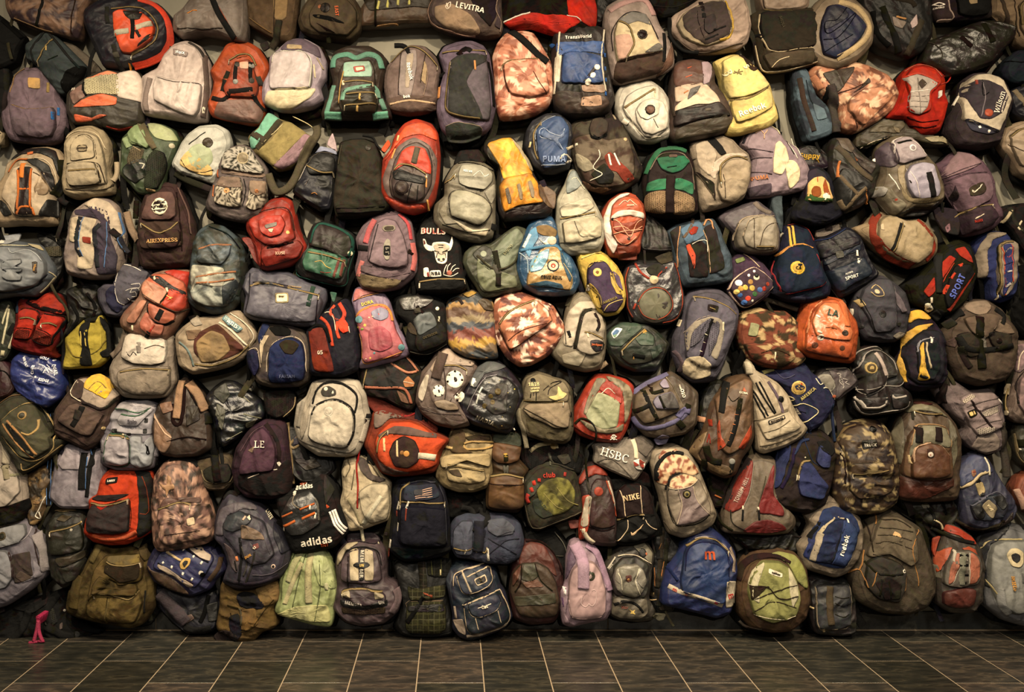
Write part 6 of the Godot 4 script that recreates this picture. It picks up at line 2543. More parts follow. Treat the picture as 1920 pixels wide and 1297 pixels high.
s 8a7450 17 1076,1584 1080,1634 1088,1697 1097,1813
s 8f7a58 11 1118,1630 1097,1655 1084,1668 1101,1680 1122,1668
f 2b2a40 1101,1638 1122,1626 1122,1663 1101,1668
f 40352e 1105,1722 1180,1722 1205,1747 1147,1763
@13 3 - backpack|backpack|tan and dark olive backpack with a broad black buckle strap below the black crumpled bundle
b 5c4f3e/4a3f33 722,1730 755,1705 805,1697 859,1709 880,1747 876,1805 847,1834 784,1834 751,1805
p 38362e 2 763,1763 801,1742 855,1738 872,1772 859,1805 801,1813 772,1792
s 232120 29 805,1688 809,1738 818,1805
s 1f1d1b 29 738,1709 772,1701 805,1692
l 8a7a5c 755,1763 776,1805 855,1809 876,1780
@14 4 - backpack|backpack|torn black backpack with salmon trim and broken open lower edge
b 302c2a/262322 1355,1380 1405,1368 1472,1351 1513,1334 1547,1351 1572,1384 1584,1413 1563,1472 1559,1513 1538,1538 1505,1526 1447,1497 1380,1480 1359,1447
f 3d3a39 1372,1380 1468,1355 1518,1401 1555,1434 1538,1459 1468,1451 1368,1442
s b0755a 10 1459,1355 1501,1384 1530,1397 1563,1392
s a86c52 8 1526,1338 1547,1363 1568,1392
s a06048 11 1368,1451 1438,1455 1505,1455 1530,1476 1542,1513
f a87048 1511,1430 1530,1409 1555,1434 1551,1449 1518,1451
l c8a890 1513,1430 1551,1438
f 7a5a48 1488,1463 1518,1480 1534,1513 1505,1505
z 1376,1384 1363,1438
@16 5 - backpack|backpack|dusty brown backpack with black and white soccer ball prints
b 6a5952/54463f 1563,1505 1568,1455 1584,1397 1609,1368 1634,1330 1676,1301 1709,1330 1772,1351 1788,1376 1772,1418 1742,1459 1722,1513 1751,1563 1759,1588 1701,1599 1642,1588 1588,1551
f a08c7c 1613,1384 1655,1318 1684,1305 1722,1338 1780,1355 1772,1372 1680,1368 1638,1405
f 72615a 1609,1455 1626,1401 1663,1368 1747,1380 1751,1426 1722,1480 1713,1530 1638,1518 1618,1497
s 5a4a44 38 1663,1322 1647,1372 1634,1418
f a89c8c 1572,1455 1597,1405 1609,1405 1601,1455 1584,1505 1568,1488
k d8d0ba 32 1706,1422
k d8d0ba 22 1645,1465
k d8d0ba 20 1724,1488
k 221f1c 10 1706,1422
k 221f1c 5 1686,1405
k 221f1c 5 1725,1405
k 221f1c 5 1680,1430
k 221f1c 5 1732,1424
k 221f1c 5 1695,1443
k 221f1c 5 1722,1442
k 221f1c 5 1706,1393
k 221f1c 8 1645,1466
k 221f1c 4 1630,1455
k 221f1c 4 1658,1455
k 221f1c 4 1645,1447
k 221f1c 4 1634,1482
k 221f1c 4 1657,1480
k 221f1c 5 1728,1488
k 221f1c 4 1713,1480
k 221f1c 4 1715,1501
p 8a7763 2 1626,1505 1668,1497 1709,1513 1722,1534 1680,1538 1638,1526
l 4a3c38 1663,1372 1672,1455 1668,1497
l 4a3c38 1734,1447 1701,1484 1688,1505
f 64534c 1568,1522 1634,1530 1722,1547 1751,1580 1701,1599 1638,1584 1588,1551
l 3e322e 1576,1530 1642,1551 1730,1555
z 1663,1370 1713,1370 1751,1388
@16 6 - backpack|backpack|black vinyl-front backpack with white lettering and scattered glitter dots
b 2d2a30/222026 1722,1513 1738,1468 1759,1426 1784,1384 1822,1355 1872,1359 1922,1405 1951,1447 1963,1488 1934,1547 1926,1588 1905,1618 1863,1613 1780,1588 1730,1555
f 575a5c 1759,1430 1792,1376 1834,1351 1897,1372 1863,1388 1818,1401 1780,1455
p 322e33/2a272c:gloss 2.5 1751,1538 1772,1480 1813,1418 1855,1405 1905,1418 1938,1451 1947,1488 1930,1547 1913,1605 1872,1609 1801,1572
f 45413f 1818,1488 1863,1438 1905,1442 1901,1513 1897,1547 1855,1555 1822,1530
k 6b5a30 12 1867,1468
k 6b5a30 9 1840,1486
k 6b5a30 10 1818,1522
k 6b5a30 9 1847,1507
t b0a898 32 1818,1577 20 NADIA
s c0c0b8 7 1786,1513 1797,1472 1809,1451
s c8c8c0 17 1780,1418 1772,1447
k c8b030 3 1930,1459
k a89a58 2 1834,1434
k a89a58 2 1872,1426
k a89a58 2 1905,1472
k a89a58 2 1884,1563
k a89a58 2 1859,1534
k c8a050 3 1882,1597
k a89a58 2 1913,1526
l 8a868c 1751,1538 1776,1480 1818,1418 1863,1405
s d0c8b8 6 1926,1605 1930,1613
@17 5 - backpack|backpack|orange-red and brown backpack on its side with a round dark pocket and reflective strip
b 8c3a22/6a3526 1368,1663 1388,1597 1405,1547 1447,1538 1488,1551 1538,1572 1584,1580 1638,1622 1680,1647 1655,1688 1642,1738 1626,1763 1551,1776 1480,1780 1430,1763 1401,1718
f 75332a 1376,1480 1418,1492 1480,1522 1547,1547 1597,1568 1642,1601 1638,1622 1572,1580 1480,1563 1405,1547 1380,1518
p c24a26/a83c20 3 1405,1655 1418,1622 1463,1580 1538,1576 1588,1597 1638,1634 1680,1647 1647,1692 1642,1738 1580,1763 1480,1772 1418,1722
f 6b5650 1418,1630 1480,1597 1538,1601 1597,1618 1638,1626 1638,1640 1547,1634 1463,1626 1422,1642
p 45332f 2 1459,1697 1476,1655 1513,1634 1555,1651 1572,1688 1568,1730 1530,1755 1480,1747
k b8803c 11 1524,1701
k 8a6030 8 1507,1697
s b8b09c 23 1568,1709 1605,1711 1634,1715
s d0a878 9 1440,1642 1442,1692
s d0b080 8 1488,1651 1490,1713
f 6b504a 1405,1697 1422,1730 1480,1759 1538,1772 1488,1780 1434,1768
l 2e2220 1463,1688 1480,1655 1505,1638
z 1413,1697 1422,1647 1455,1613
s c01c20 7 1351,1672 1342,1730 1342,1822
s b02424 8 1505,1551 1530,1559 1563,1547
f 7a6a60 1405,1547 1438,1538 1513,1563 1463,1568 1430,1597 1405,1605
@15 4 - backpack|backpack|stained cream backpack torn open with a twisted tan rim
b 988664/7a6a4c:blotch 1638,1759 1647,1709 1680,1655 1697,1609 1738,1605 1780,1626 1838,1634 1855,1663 1847,1722 1847,1759 1830,1818 1780,1838 1718,1838 1663,1818 1638,1788
f 5f4c34 1680,1668 1701,1609 1738,1613 1747,1647 1734,1676 1772,1697 1697,1697
s a88850 8 1740,1663 1772,1655 1851,1657 1855,1665 1822,1680 1751,1684 1740,1668
f 4a3c2c 1742,1638 1780,1630 1838,1634 1838,1651 1759,1651
p a8946c 2 1647,1713 1697,1701 1838,1701 1838,1747 1763,1722 1655,1751
p a08e6a 2.5 1672,1747 1722,1734 1813,1759 1822,1797 1763,1813 1680,1797
f 54483a 1680,1763 1718,1759 1734,1788 1697,1780
z 1676,1742 1730,1751 1818,1763
s b89a60 11 1663,1672 1697,1680
@15 4 - backpack|backpack|brown leather school satchel pack with a brass strap buckle above a lower pocket
b 4d3d2c/3b3023:leather 1838,1697 1847,1630 1892,1618 1947,1626 1955,1668 1947,1722 1980,1759 1963,1792 1963,1884 1938,1913 1863,1909 1826,1897 1826,1792 1847,1768
f 4a4f42 1851,1630 1897,1620 1951,1626 1953,1672 1897,1663 1851,1655
p 6a4c34:leather 2 1842,1713 1851,1659 1901,1663 1955,1676 1947,1722 1905,1738 1863,1734
p 6b4e34:leather 3 1830,1897 1838,1784 1897,1776 1963,1788 1963,1897 1897,1909
s 2a241c 18 1897,1705 1897,1772
s a88838 14 1895,1699 1897,1713
f 5a5850 1886,1742 1907,1742 1905,1776 1890,1776
l 241c14 1830,1809 1897,1818 1968,1809
z 1838,1784 1897,1776 1963,1790
@17 5 - backpack|backpack|olive khaki backpack with 1818 print, ink splatter and a slack front pocket
b 6d6350/574e3f 1934,1563 1938,1530 1959,1488 1963,1438 1980,1409 2018,1397 2068,1413 2118,1430 2142,1459 2147,1530 2147,1605 2130,1647 2113,1657 2047,1651 1980,1630 1955,1605
p 80755f/6a604d 2 1963,1455 1976,1418 2018,1399 2068,1413 2118,1434 2136,1468 2130,1503 2047,1505 1963,1499
p 8a7a66/6a5f4c 2.5 1959,1534 1976,1513 2047,1511 2130,1507 2140,1551 2130,1601 2080,1605 2038,1584 1988,1563
f 5c533e 1972,1568 2005,1568 2055,1597 2130,1605 2138,1634 2113,1655 2047,1647 1988,1626
z 1963,1500 2038,1507 2113,1505
t e0cc90 26 2001,1440 -4 1818
t d8c890 12 2007,1455 -4 LEGEND
t d8c890 12 2005,1465 -6 CARNIX
k 2a2620 10 1999,1427
s 2a2620 4 1990,1476 1989,1492
s 2a2620 4 2011,1472 2010,1501
s 2a2620 3 2001,1472 2001,1484
l 3a342a 2038,1463 2072,1434 2105,1430 2063,1455 2055,1480
f c0b070 2055,1488 2088,1480 2092,1447 2109,1468 2126,1476 2113,1492 2080,1501
l 3a3428 1963,1530 2026,1563 2088,1597 2130,1603
l 4a4234 1980,1618 2047,1642 2113,1651
s 4a4436 9 2138,1447 2147,1513 2147,1597
s 7f7662 17 1942,1530 1947,1572 1963,1613 1976,1680
s 2a2822 17 2134,1555 2151,1551
@15 6 - backpack|backpack|bright red backpack with camo borders, a plain green-grey panel and small white skull
b a8361f/822a1a 2147,1597 2155,1538 2188,1480 2213,1434 2238,1409 2288,1409 2347,1426 2372,1447 2376,1480 2368,1547 2347,1605 2318,1651 2280,1653 2230,1647 2172,1626
f 857a62/675e4a:camo 2188,1547 2209,1480 2238,1418 2272,1422 2238,1472 2213,1522 2197,1555
f 857a62/675e4a:camo 2272,1409 2322,1422 2359,1447 2372,1480 2359,1555 2342,1588 2338,1488 2322,1455 2288,1430
f 8d8f70/747a5c 2197,1555 2213,1522 2242,1472 2276,1480 2322,1505 2322,1547 2313,1597 2255,1609 2213,1584
f 857a62/675e4a:camo 2172,1572 2213,1588 2263,1609 2318,1601 2338,1588 2334,1613 2280,1626 2213,1613
f a8301c 2247,1459 2263,1434 2297,1430 2334,1463 2330,1513 2313,1505 2272,1476
l d0c4b0 2255,1476 2280,1455 2305,1476
s 282420 7 2155,1588 2180,1568 2213,1580 2234,1613 2226,1655 2201,1680 2197,1738 2205,1818
k d8cfc0 8 2301,1636
f d8cfc0 2297,1640 2306,1640 2305,1648 2298,1648
l d8cfc0 2288,1649 2313,1636
l d8cfc0 2290,1638 2313,1649
k 7a2818 2 2298,1635
k 7a2818 2 2304,1635
l 4a1a12 2155,1601 2213,1634 2280,1649
s a08a70 17 2247,1380 2276,1359
@17 6 - backpack|backpack|brown, lavender and black hiking backpack turned on its side with white side print
b 5c4f42/4a3f36 2363,1530 2372,1480 2413,1447 2472,1418 2518,1397 2547,1413 2580,1438 2613,1472 2613,1530 2605,1588 2563,1622 2480,1638 2422,1630 2380,1588
p 6a5a48/57493b 2.5 2372,1542 2380,1480 2430,1447 2492,1413 2530,1463 2563,1530 2497,1563 2413,1588
s 69658a 12 2372,1472 2422,1438 2505,1401
s 69658a 17 2370,1563 2405,1601 2472,1601 2547,1572 2584,1538
s 25221f 17 2409,1459 2434,1513 2463,1572
s 25221f 17 2374,1542 2413,1530 2438,1518
s 25221f 14 2438,1442 2447,1472 2488,1463
p 7a7488 1.5 2447,1505 2463,1484 2518,1468 2547,1530 2497,1534 2459,1530
p 8a7f94 1.5 2472,1438 2492,1418 2509,1451 2484,1453
f 55504f 2476,1484 2518,1470 2547,1528 2497,1530
s 25221f 10 2472,1484 2492,1530
l 9a8c74 2497,1413 2530,1463 2563,1530
t d8ccb8 25 2561,1474 75 OIO
t d8ccb8 12 2549,1449 75 1600
s 26231f 25 2568,1522 2588,1530
s 6a6690 25 2542,1563 2563,1538 2588,1542
s 26231f 25 2542,1580 2563,1605
f 6a6484 2451,1647 2484,1630 2513,1638 2497,1663 2463,1668
@15 5 - backpack|backpack|crumpled grey bag with big white letters and a red and white geometric logo
b 837a70/6b635a 2222,1663 2255,1653 2330,1651 2372,1634 2422,1638 2451,1668 2438,1713 2418,1742 2401,1768 2376,1797 2338,1784 2280,1759 2230,1730 2234,1697
t d8d0c4 58 2303,1705 17 HSBC
f d8d0c4 2374,1728 2397,1720 2418,1734 2413,1759 2388,1759 2378,1747
f a83a30 2397,1720 2418,1734 2397,1740
f a83a30 2374,1728 2397,1742 2380,1749
f a83a30 2413,1738 2411,1759 2397,1742
s c8bca0 16 2372,1647 2384,1680 2386,1720
f c8bca4 2351,1613 2368,1603 2376,1626 2359,1634
f 6f665e 2380,1630 2434,1642 2451,1672 2422,1713 2392,1688
l 5a524a 2280,1655 2297,1668
l 6a6258 2238,1730 2297,1722 2376,1797
@13 3 - backpack|backpack|dark torn pack with loose clips and cords above the black camouflage round one
b 2e2b26/242220:mesh 1955,1680 1997,1655 2088,1655 2147,1668 2188,1722 2172,1776 2113,1747 2055,1730 1980,1759 1959,1722
s a89a78 14 1988,1692 2022,1668 2080,1663 2088,1680
k a08858 12 2076,1672
s 55544a 10 2059,1697 2068,1730 2088,1742
s 1e1c1a 17 2080,1730 2130,1755 2180,1768
f 4a453c 2088,1709 2130,1701 2142,1730 2113,1742
k b8b0a0 5 2065,1734
@14 3 - backpack|backpack|black tall pack with a strap and orange tab beside the brown and orange hiking pack
b 252421/1d1c1a 2622,1538 2638,1472 2663,1434 2705,1430 2734,1488 2730,1597 2697,1655 2642,1655 2613,1597
s b08060 21 2613,1568 2655,1576
s 9c2a1c 12 2659,1563 2668,1605
l b03a24 2663,1605 2651,1647
l b03a24 2663,1605 2665,1659
@17 5 - backpack|backpack|dirty brown and orange hiking backpack with a ladder of gear loops
b 5b4433/453427 2592,1684 2626,1630 2663,1513 2697,1463 2730,1426 2784,1409 2815,1413 2822,1488 2820,1572 2822,1634 2805,1676 2772,1718 2747,1772 2713,1784 2663,1763 2622,1730
p 73573f/5a4431:blotch 2.5 2680,1492 2730,1447 2788,1413 2815,1422 2820,1530 2813,1597 2805,1655 2730,1705 2697,1676 2688,1580
f b5421f 2688,1588 2697,1572 2705,1638 2722,1668 2692,1692
f b5421f 2768,1680 2797,1626 2815,1588 2817,1638 2788,1684
s 272320 19 2776,1492 2763,1572 2747,1634 2730,1672
s 272320 21 2726,1430 2713,1488 2705,1547
l c07040 2755,1553 2770,1555
l c07040 2747,1590 2759,1592
l c07040 2738,1622 2751,1626
l c07040 2730,1651 2738,1651
f b5532a 2790,1451 2799,1468 2784,1465
t d8c8b0 14 2786,1472 8 EXTRA
s 26221f 25 2647,1672 2663,1722 2705,1734
s 262421 18 2642,1722 2638,1768
s 262421 18 2747,1734 2734,1780
f 7a6244 2584,1692 2638,1626 2651,1618 2638,1663 2618,1701 2630,1730
f 715a3e 2651,1730 2730,1747 2747,1768 2713,1784 2659,1759
k 8a8a84 11 2745,1730
l 9a2a1c 2659,1626 2651,1659
l 9a2a1c 2659,1626 2663,1663
s 94291a 12 2663,1572 2665,1597
l 2a221c 2730,1484 2747,1505 2772,1488
@16 6 - backpack|backpack|pale cream-grey sling backpack with dark double stripes and an outlined name plate
b a2937c/8c7e6a 2795,1376 2805,1351 2818,1359 2826,1388 2863,1405 2913,1434 2951,1480 2972,1526 2992,1568 3018,1605 2997,1634 2938,1668 2855,1692 2838,1680 2826,1572 2809,1488 2818,1434
p a89a82 2 2838,1580 2888,1563 2955,1538 2976,1568 3001,1601 2938,1630 2872,1647 2851,1613
s 27232a 6 2834,1434 2863,1488 2905,1551
s 27232a 6 2847,1430 2876,1484 2909,1547
s 27232a 6 2809,1459 2834,1501 2870,1568
s 27232a 6 2818,1455 2847,1501 2880,1559
s 6a5a68 11 2880,1430 2922,1501 2938,1547
f 2c2823 2879,1577 2940,1555 2945,1568 2883,1593
f b8a88e 2883,1579 2938,1559 2941,1567 2886,1589
t 2c2823 14 2912,1574 -19 RUCANOR
k 2a2825 12 2928,1497
s b0a48e 21 2803,1355 2813,1401
l 6a5e4c 2863,1622 2922,1605 2963,1576
l 6a5e4c 2834,1580 2888,1563 2955,1538
l 5a5040 2847,1672 2930,1655 3005,1618
@16 4 - backpack|backpack|blue cloth backpack with a round football crest and slanted yellow lettering
b 36385a/2b2d48 2859,1401 2905,1380 2972,1363 3013,1361 3042,1397 3072,1418 3105,1459 3126,1501 3105,1547 3072,1588 3030,1609 3005,1588 2980,1538 2955,1480 2922,1438
k c8a860 26 2995,1454
k a88a48 22 2995,1454
f 2c3458 2978,1447 2997,1440 3018,1451 3001,1463 2984,1459
k a83c28 6 2986,1461
k a83c28 5 3004,1440
t b0a060 22 3030,1476 -40 AMERICA
l d0c090 2972,1522 3013,1513 3068,1540 3038,1572 3009,1584
l d0c090 2955,1484 2980,1497 2972,1505
l d8ccb0 3059,1418 3076,1442 3088,1434
l d8ccb0 3088,1455 3105,1455 3130,1497
t c8c0b0 12 2990,1542 60 FORCE
s 8a8450 12 2863,1397 2888,1388 2901,1384
s 2c3a5a 10 3022,1605 3034,1655 3038,1697 3068,1747
s 2c3a5a 8 3038,1613 3047,1655 3045,1688
s 2c3a5a 9 3126,1513 3124,1597 3130,1655
l 24263e 2988,1538 3022,1547
l 54546e 2905,1388 2938,1418 2980,1405
@15 5 - backpack|backpack|plum-grey bag with an outlined lettering emblem beside the blue crest one
b 4a4244/3a3436 3059,1418 3084,1388 3118,1378 3172,1380 3205,1401 3218,1438 3168,1476 3134,1501 3105,1488
k 8f8a80 35 3097,1438
k 827c72 30 3097,1438
f 544a4c 3105,1384 3172,1380 3213,1426 3163,1472 3132,1497 3134,1447
l a8a09c 3138,1401 3151,1401 3147,1430 3163,1447 3159,1455
l a8a09c 3159,1418 3180,1426 3168,1434 3184,1442
t a09894 18 3152,1424 75 LOTTO
k b05a3a 6 3128,1486
l b0a898 3097,1384 3172,1379 3184,1388
@17 4 - backpack|backpack|blue and brown backpack bearing blue pockets with a dangling blue cord
b 3b302c/2e2623 2880,1801 2913,1730 2938,1663 2980,1638 3022,1613 3084,1622 3126,1655 3132,1701 3122,1755 3105,1818 3080,1884 3022,1913 2918,1897 2872,1855
f 363c68 2872,1838 2909,1730 2934,1668 2963,1655 2959,1722 2922,1822
p 37406e 2 2992,1792 3005,1734 3034,1730 3072,1780 3105,1822 3080,1872 3001,1855
p 3e4676 2 3063,1701 3076,1668 3113,1709 3109,1751 3080,1751 3059,1730
s 2c2a4a 12 2980,1680 2963,1759 2930,1830
f 2b2522 3063,1655 3105,1651 3130,1692 3118,1709 3084,1688
s 31406a 10 2976,1705 3005,1655 3034,1647
z 2992,1780 3005,1734 3038,1726
l 2f3c64 3013,1638 3042,1718 3072,1747
k d0c8b0 3 3020,1715
s c8c0a8 5 2990,1780 2988,1801
@16 6 - backpack|backpack|dark brown backpack with white piping and a gold round crest patch
b 322d2c/272423 3194,1351 3211,1322 3240,1305 3282,1297 3311,1318 3348,1342 3369,1401 3388,1430 3373,1447 3407,1476 3413,1513 3373,1538 3323,1547 3248,1553 3215,1530 3209,1501 3219,1472 3223,1422
p 3a3432 2.5 3215,1392 3228,1351 3265,1318 3298,1313 3332,1355 3357,1384 3365,1405 3328,1418 3298,1455 3248,1480 3223,1459
k a8905c 22 3268,1379
k 5a4c34 16 3268,1379
k a8905c 8 3268,1379
l 9a928c 3217,1397 3230,1351 3265,1315 3307,1318 3348,1351 3363,1388
l 9a928c 3217,1401 3221,1459 3252,1481 3298,1463 3323,1438 3328,1409
l 9a928c 3223,1463 3273,1459 3307,1447 3373,1447 3388,1432
s a89890 14 3282,1322 3307,1359 3325,1409
p 383231 2 3219,1492 3328,1488 3332,1518 3298,1534 3236,1532
p 383231 1.5 3340,1476 3398,1480 3407,1513 3373,1532 3348,1530
s a8a098 9 3222,1490 3228,1518 3248,1530 3298,1528 3323,1513 3325,1490
s a8a098 8 3342,1480 3357,1492 3398,1484
l 9a928c 3211,1505 3223,1538 3257,1553 3332,1542 3394,1530 3411,1505
l 9a928c 3196,1355 3215,1322 3257,1303 3290,1299 3307,1311
@17 5 - backpack|backpack|camouflage backpack in brown and tan with white lettering on a black tag
b 4d3b2d/2f2922/8c7a54:camo 3123,1680 3144,1638 3165,1609 3207,1588 3265,1576 3307,1588 3336,1622 3352,1676 3361,1759 3359,1822 3344,1880 3290,1913 3207,1918 3144,1901 3119,1830 3128,1738
p 503d2e/302a22/92805a:camo 2.5 3148,1655 3169,1613 3215,1592 3273,1588 3311,1605 3336,1642 3348,1697 3350,1772 3328,1780 3248,1776 3190,1776 3165,1697
p 4b3a2c/2c2620/92805a:camo 2 3186,1738 3248,1734 3315,1730 3348,1738 3348,1834 3290,1863 3215,1868 3182,1834
f 24221f 3230,1651 3286,1647 3288,1672 3236,1684
t d0c8b8 20 3261,1668 -3 TRUCK
z 3186,1772 3257,1778 3332,1763
s 241f1a 6 3152,1697 3169,1747 3169,1813
l 6a5638 3152,1655 3178,1613 3219,1592
k 1f1d1a 12 3273,1609
s c0b090 6 3155,1699 3157,1722
@17 5 - backpack|backpack|brown and moss backpack with a rounded front pocket and a small red-white badge
b 5b4a3a/4a3c30 3350,1647 3373,1588 3394,1547 3415,1513 3457,1505 3507,1513 3548,1551 3578,1588 3594,1647 3594,1718 3582,1776 3578,1834 3565,1863 3457,1872 3365,1859 3361,1759
f 79735c 3398,1530 3448,1513 3507,1526 3552,1563 3515,1547 3448,1538 3407,1547
f 6a6350 3357,1630 3394,1563 3390,1638 3386,1738 3361,1738
f 6a6350 3557,1572 3582,1605 3590,1697 3569,1772 3565,1680
p 6b4f37/5a422e 2.5 3382,1780 3386,1697 3402,1634 3432,1597 3482,1588 3540,1597 3561,1647 3569,1718 3569,1788 3478,1801
f 7a7560 3407,1668 3419,1618 3440,1595 3511,1595 3548,1613 3557,1676 3482,1659 3440,1672 3407,1713
s 2f2a26 26 3444,1601 3444,1659
s 6f6858 14 3444,1605 3446,1655
s 2f2a26 26 3517,1601 3519,1655
s 6f6858 14 3517,1603 3519,1651
p 6a452f/5a3a28 3 3415,1730 3428,1680 3473,1659 3523,1668 3555,1705 3557,1780 3519,1792 3415,1788
f 4c2f24 3477,1682 3500,1681 3502,1713 3490,1718 3478,1713
k c8bcae 10 3489,1704
k a83a2a 3 3487,1705
l a8845c 3409,1668 3417,1618 3440,1592 3515,1592 3552,1613 3561,1676
l b89478 3415,1730 3428,1680 3478,1659 3528,1670 3557,1713
f 5a2f24 3363,1788 3482,1799 3573,1792 3575,1822 3457,1872 3365,1859
z 3428,1540 3478,1551 3532,1551
s 3a3430 8 3425,1542 3423,1572
s b09870 8 3407,1705 3405,1734
f 55281f 3411,1507 3457,1503 3498,1513 3457,1520
@14 5 - backpack|backpack|pale pink-grey ribbed backpack with a small square black and gold logo patch
b 77696a/655a58 3498,1455 3528,1422 3565,1422 3615,1455 3640,1468 3707,1459 3748,1501 3757,1572 3752,1634 3744,1680 3690,1697 3632,1672 3602,1638 3619,1601 3590,1572 3557,1538
p 8f7e7e/7a6b6a 2.5 3598,1488 3632,1472 3723,1472 3748,1513 3744,1563 3757,1597 3707,1626 3665,1634 3623,1580 3598,1530
f 7b6c6e 3498,1459 3532,1426 3594,1497 3615,1580 3552,1538
l 5f5452 3623,1526 3690,1505 3744,1488
l 5f5452 3648,1547 3715,1526 3748,1513
l 5f5452 3657,1605 3723,1580 3752,1572
f a89a8c:mesh 3598,1501 3640,1476 3657,1484 3611,1513
f a09488:mesh 3661,1609 3723,1597 3728,1613 3669,1630
f a09488:mesh 3682,1547 3740,1522 3744,1542 3690,1563
f 25221f 3625,1545 3657,1532 3665,1553 3636,1568
f c8a868 3632,1547 3644,1542 3649,1555 3637,1560
f c8a868 3648,1540 3651,1539 3657,1552 3652,1554
f 8f8078 3665,1638 3728,1622 3748,1655 3740,1684 3690,1697 3644,1676
s 2f2a28 8 3640,1501 3678,1551 3707,1588 3723,1609
s d0c8c0 8 3744,1497 3757,1513
s 2f2b27 27 3540,1426 3532,1472 3523,1513
s 4c463e 26 3757,1584 3765,1655 3769,1722 3775,1788
s 2a2725 5 3661,1634 3661,1697
@16 5 - backpack|backpack|pink and grey floral backpack cut off at the frame edge with curved piping
b 7a6a62/665850:floral 3765,1547 3790,1447 3802,1363 3811,1305 3832,1284 3907,1280 3907,1572 3857,1584 3798,1576
f 8f7478/6f5f60:floral 3802,1384 3811,1297 3840,1288 3857,1363 3823,1397
p 8f7474:floral 2 3815,1513 3819,1426 3857,1380 3902,1380 3902,1547 3848,1563
l d0bca8 3819,1388 3828,1330 3857,1288
l 3a302e 3815,1513 3811,1447 3832,1401 3865,1380
s 9a8a70 17 3740,1401 3778,1418 3786,1480
z 3778,1455 3786,1497 3769,1538
l d0bca8 3786,1447 3778,1418 3757,1401
@15 5 - backpack|backpack|moss green canvas backpack half out of frame with dark straps
b 4a4638/3a372c 3811,1630 3823,1588 3907,1580 3907,1755 3840,1742 3811,1688
s 25221d 25 3832,1647 3836,1676
l 7a6a4c 3811,1626 3815,1701 3844,1738
k c8c0b0 3 3825,1684
@13 3 - cloth_bag|torn bag|ragged camouflage fabric remnant wedged between the faded lilac and pale canvas packs
b 5c4830/3a2e20/8a6f48:camo 100,1789 138,1756 179,1748 196,1793 175,1839 179,1893 158,1943 121,1968 108,1893 117,1839
l d0c8b8 171,1860 146,1910 133,1935 154,1943 146,1918
f a07848 125,1877 150,1881 146,1889 125,1887
k c8c0b8 5 71,1760
@17 5 - backpack|backpack|pale lavender grey stroller-style backpack with empty moulded pockets at the frame edge
b 77717a/5f5a62 -33,1977 33,1956 100,1948 125,1993 167,2027 183,2118 167,2160 125,2202 42,2256 -33,2268
p 858588/757578 2 -33,1993 42,1968 92,1964 100,2002 75,2031 -33,2056
k 5a503a 15 8,2010
k 2f2b26 11 8,2010
p 878890 2.5 -33,2064 25,2064 46,2098 52,2160 25,2202 -33,2210
f 4f4340 46,2081 112,2068 125,2160 83,2181 56,2185
f 5f5048 58,2160 79,2139 121,2164 83,2181
s 8f8789 25 129,2002 158,2068 171,2143
l 4a3a38 112,1993 138,2077 158,2143
l 4a3a38 33,2068 50,2118 52,2172
l a098a0 100,1964 102,2002 75,2031 0,2052
f 857f88 125,2098 154,2127 158,2156 83,2185 129,2152
@16 4 - backpack|backpack|dirty dark olive backpack with zipped flap and drooping lower pouch
b 37342a/2a2821:blotch 175,1977 204,1927 250,1910 300,1918 333,1968 346,2018 325,2077 317,2131 288,2172 250,2193 208,2160 192,2102 179,2035
p 343228 2 179,1993 200,1985 300,1960 317,2027 308,2060 225,2081 192,2077
p 4a4232/38342a 2 208,2093 267,2081 321,2060 321,2085 267,2114 225,2122
f 6b5838 204,1914 250,1902 288,1906 283,1914 233,1918
f 594a30 212,1948 233,1931 271,1935 242,1956
z 188,1993 250,1981 300,1960
k c8a868 4 300,1959
k b0a898 6 267,1985
p 38342a 1.5 221,2127 267,2114 317,2098 292,2168 250,2181
@16 6 - backpack|backpack|vivid orange-red backpack with dark grey pocket and side panel and small black label
b c23d1a/9c3014 325,1993 329,1952 342,1910 338,1872 367,1852 379,1802 392,1781 412,1764 504,1762 558,1777 575,1835 571,1927 571,1985 517,2018 479,2033 417,2035 358,2022
f 302c2b 506,1764 558,1772 575,1827 575,1918 567,1985 521,2014 519,1952 521,1848 515,1785
p 473c3c/3c3333 3 325,1985 333,1918 346,1893 417,1898 483,1868 488,1927 483,1989 429,2002 333,1993
f 39312f 346,1868 367,1856 483,1852 433,1877 392,1879
s c8441e 8 342,1877 400,1887 479,1864
f a82218 362,1898 408,1893 379,1912
f 2a2624 400,1793 442,1787 438,1808 396,1814
t d8c8b8 14 419,1801 -4 LARRY
z 342,1885 408,1893 483,1870
l 8a3a20 533,1785 550,1827 558,1918 525,1925
s d05a30 17 346,2006 396,2022 467,2014 512,1993
l 5a2010 488,1877 492,1927 488,1977
@17 6 - backpack|backpack|pinkish brown leaf-pattern hunting camouflage backpack with a cream square tag
b 7d5c50/4a3834/a8826e:floral 579,1835 583,1785 612,1743 650,1722 708,1727 746,1760 762,1827 783,1893 800,1952 804,2010 779,2027 683,2052 604,2056 588,2035 579,1968 571,1893
p 84645a/4c3a36/b08c78:floral 2.5 596,1910 650,1885 708,1889 775,1893 800,1960 792,2006 708,2027 617,2043 596,2010
f a8805e 629,1781 644,1793 638,1818 650,1814 654,1831 633,1839 625,1864 621,1839 600,1814 625,1818
f c0ac8c 700,1945 727,1939 731,1964 704,1970
z 592,1910 667,1883 717,1889
s 2a2524 12 638,1722 675,1716 721,1727 742,1748
f 6f5148 617,1868 683,1864 750,1864 754,1881 667,1881 600,1906
l 3a2a28 617,2006 683,1998 750,1989
@16 5 - backpack|backpack|blue tilted pack striped with tan bands and a brown emblem badge
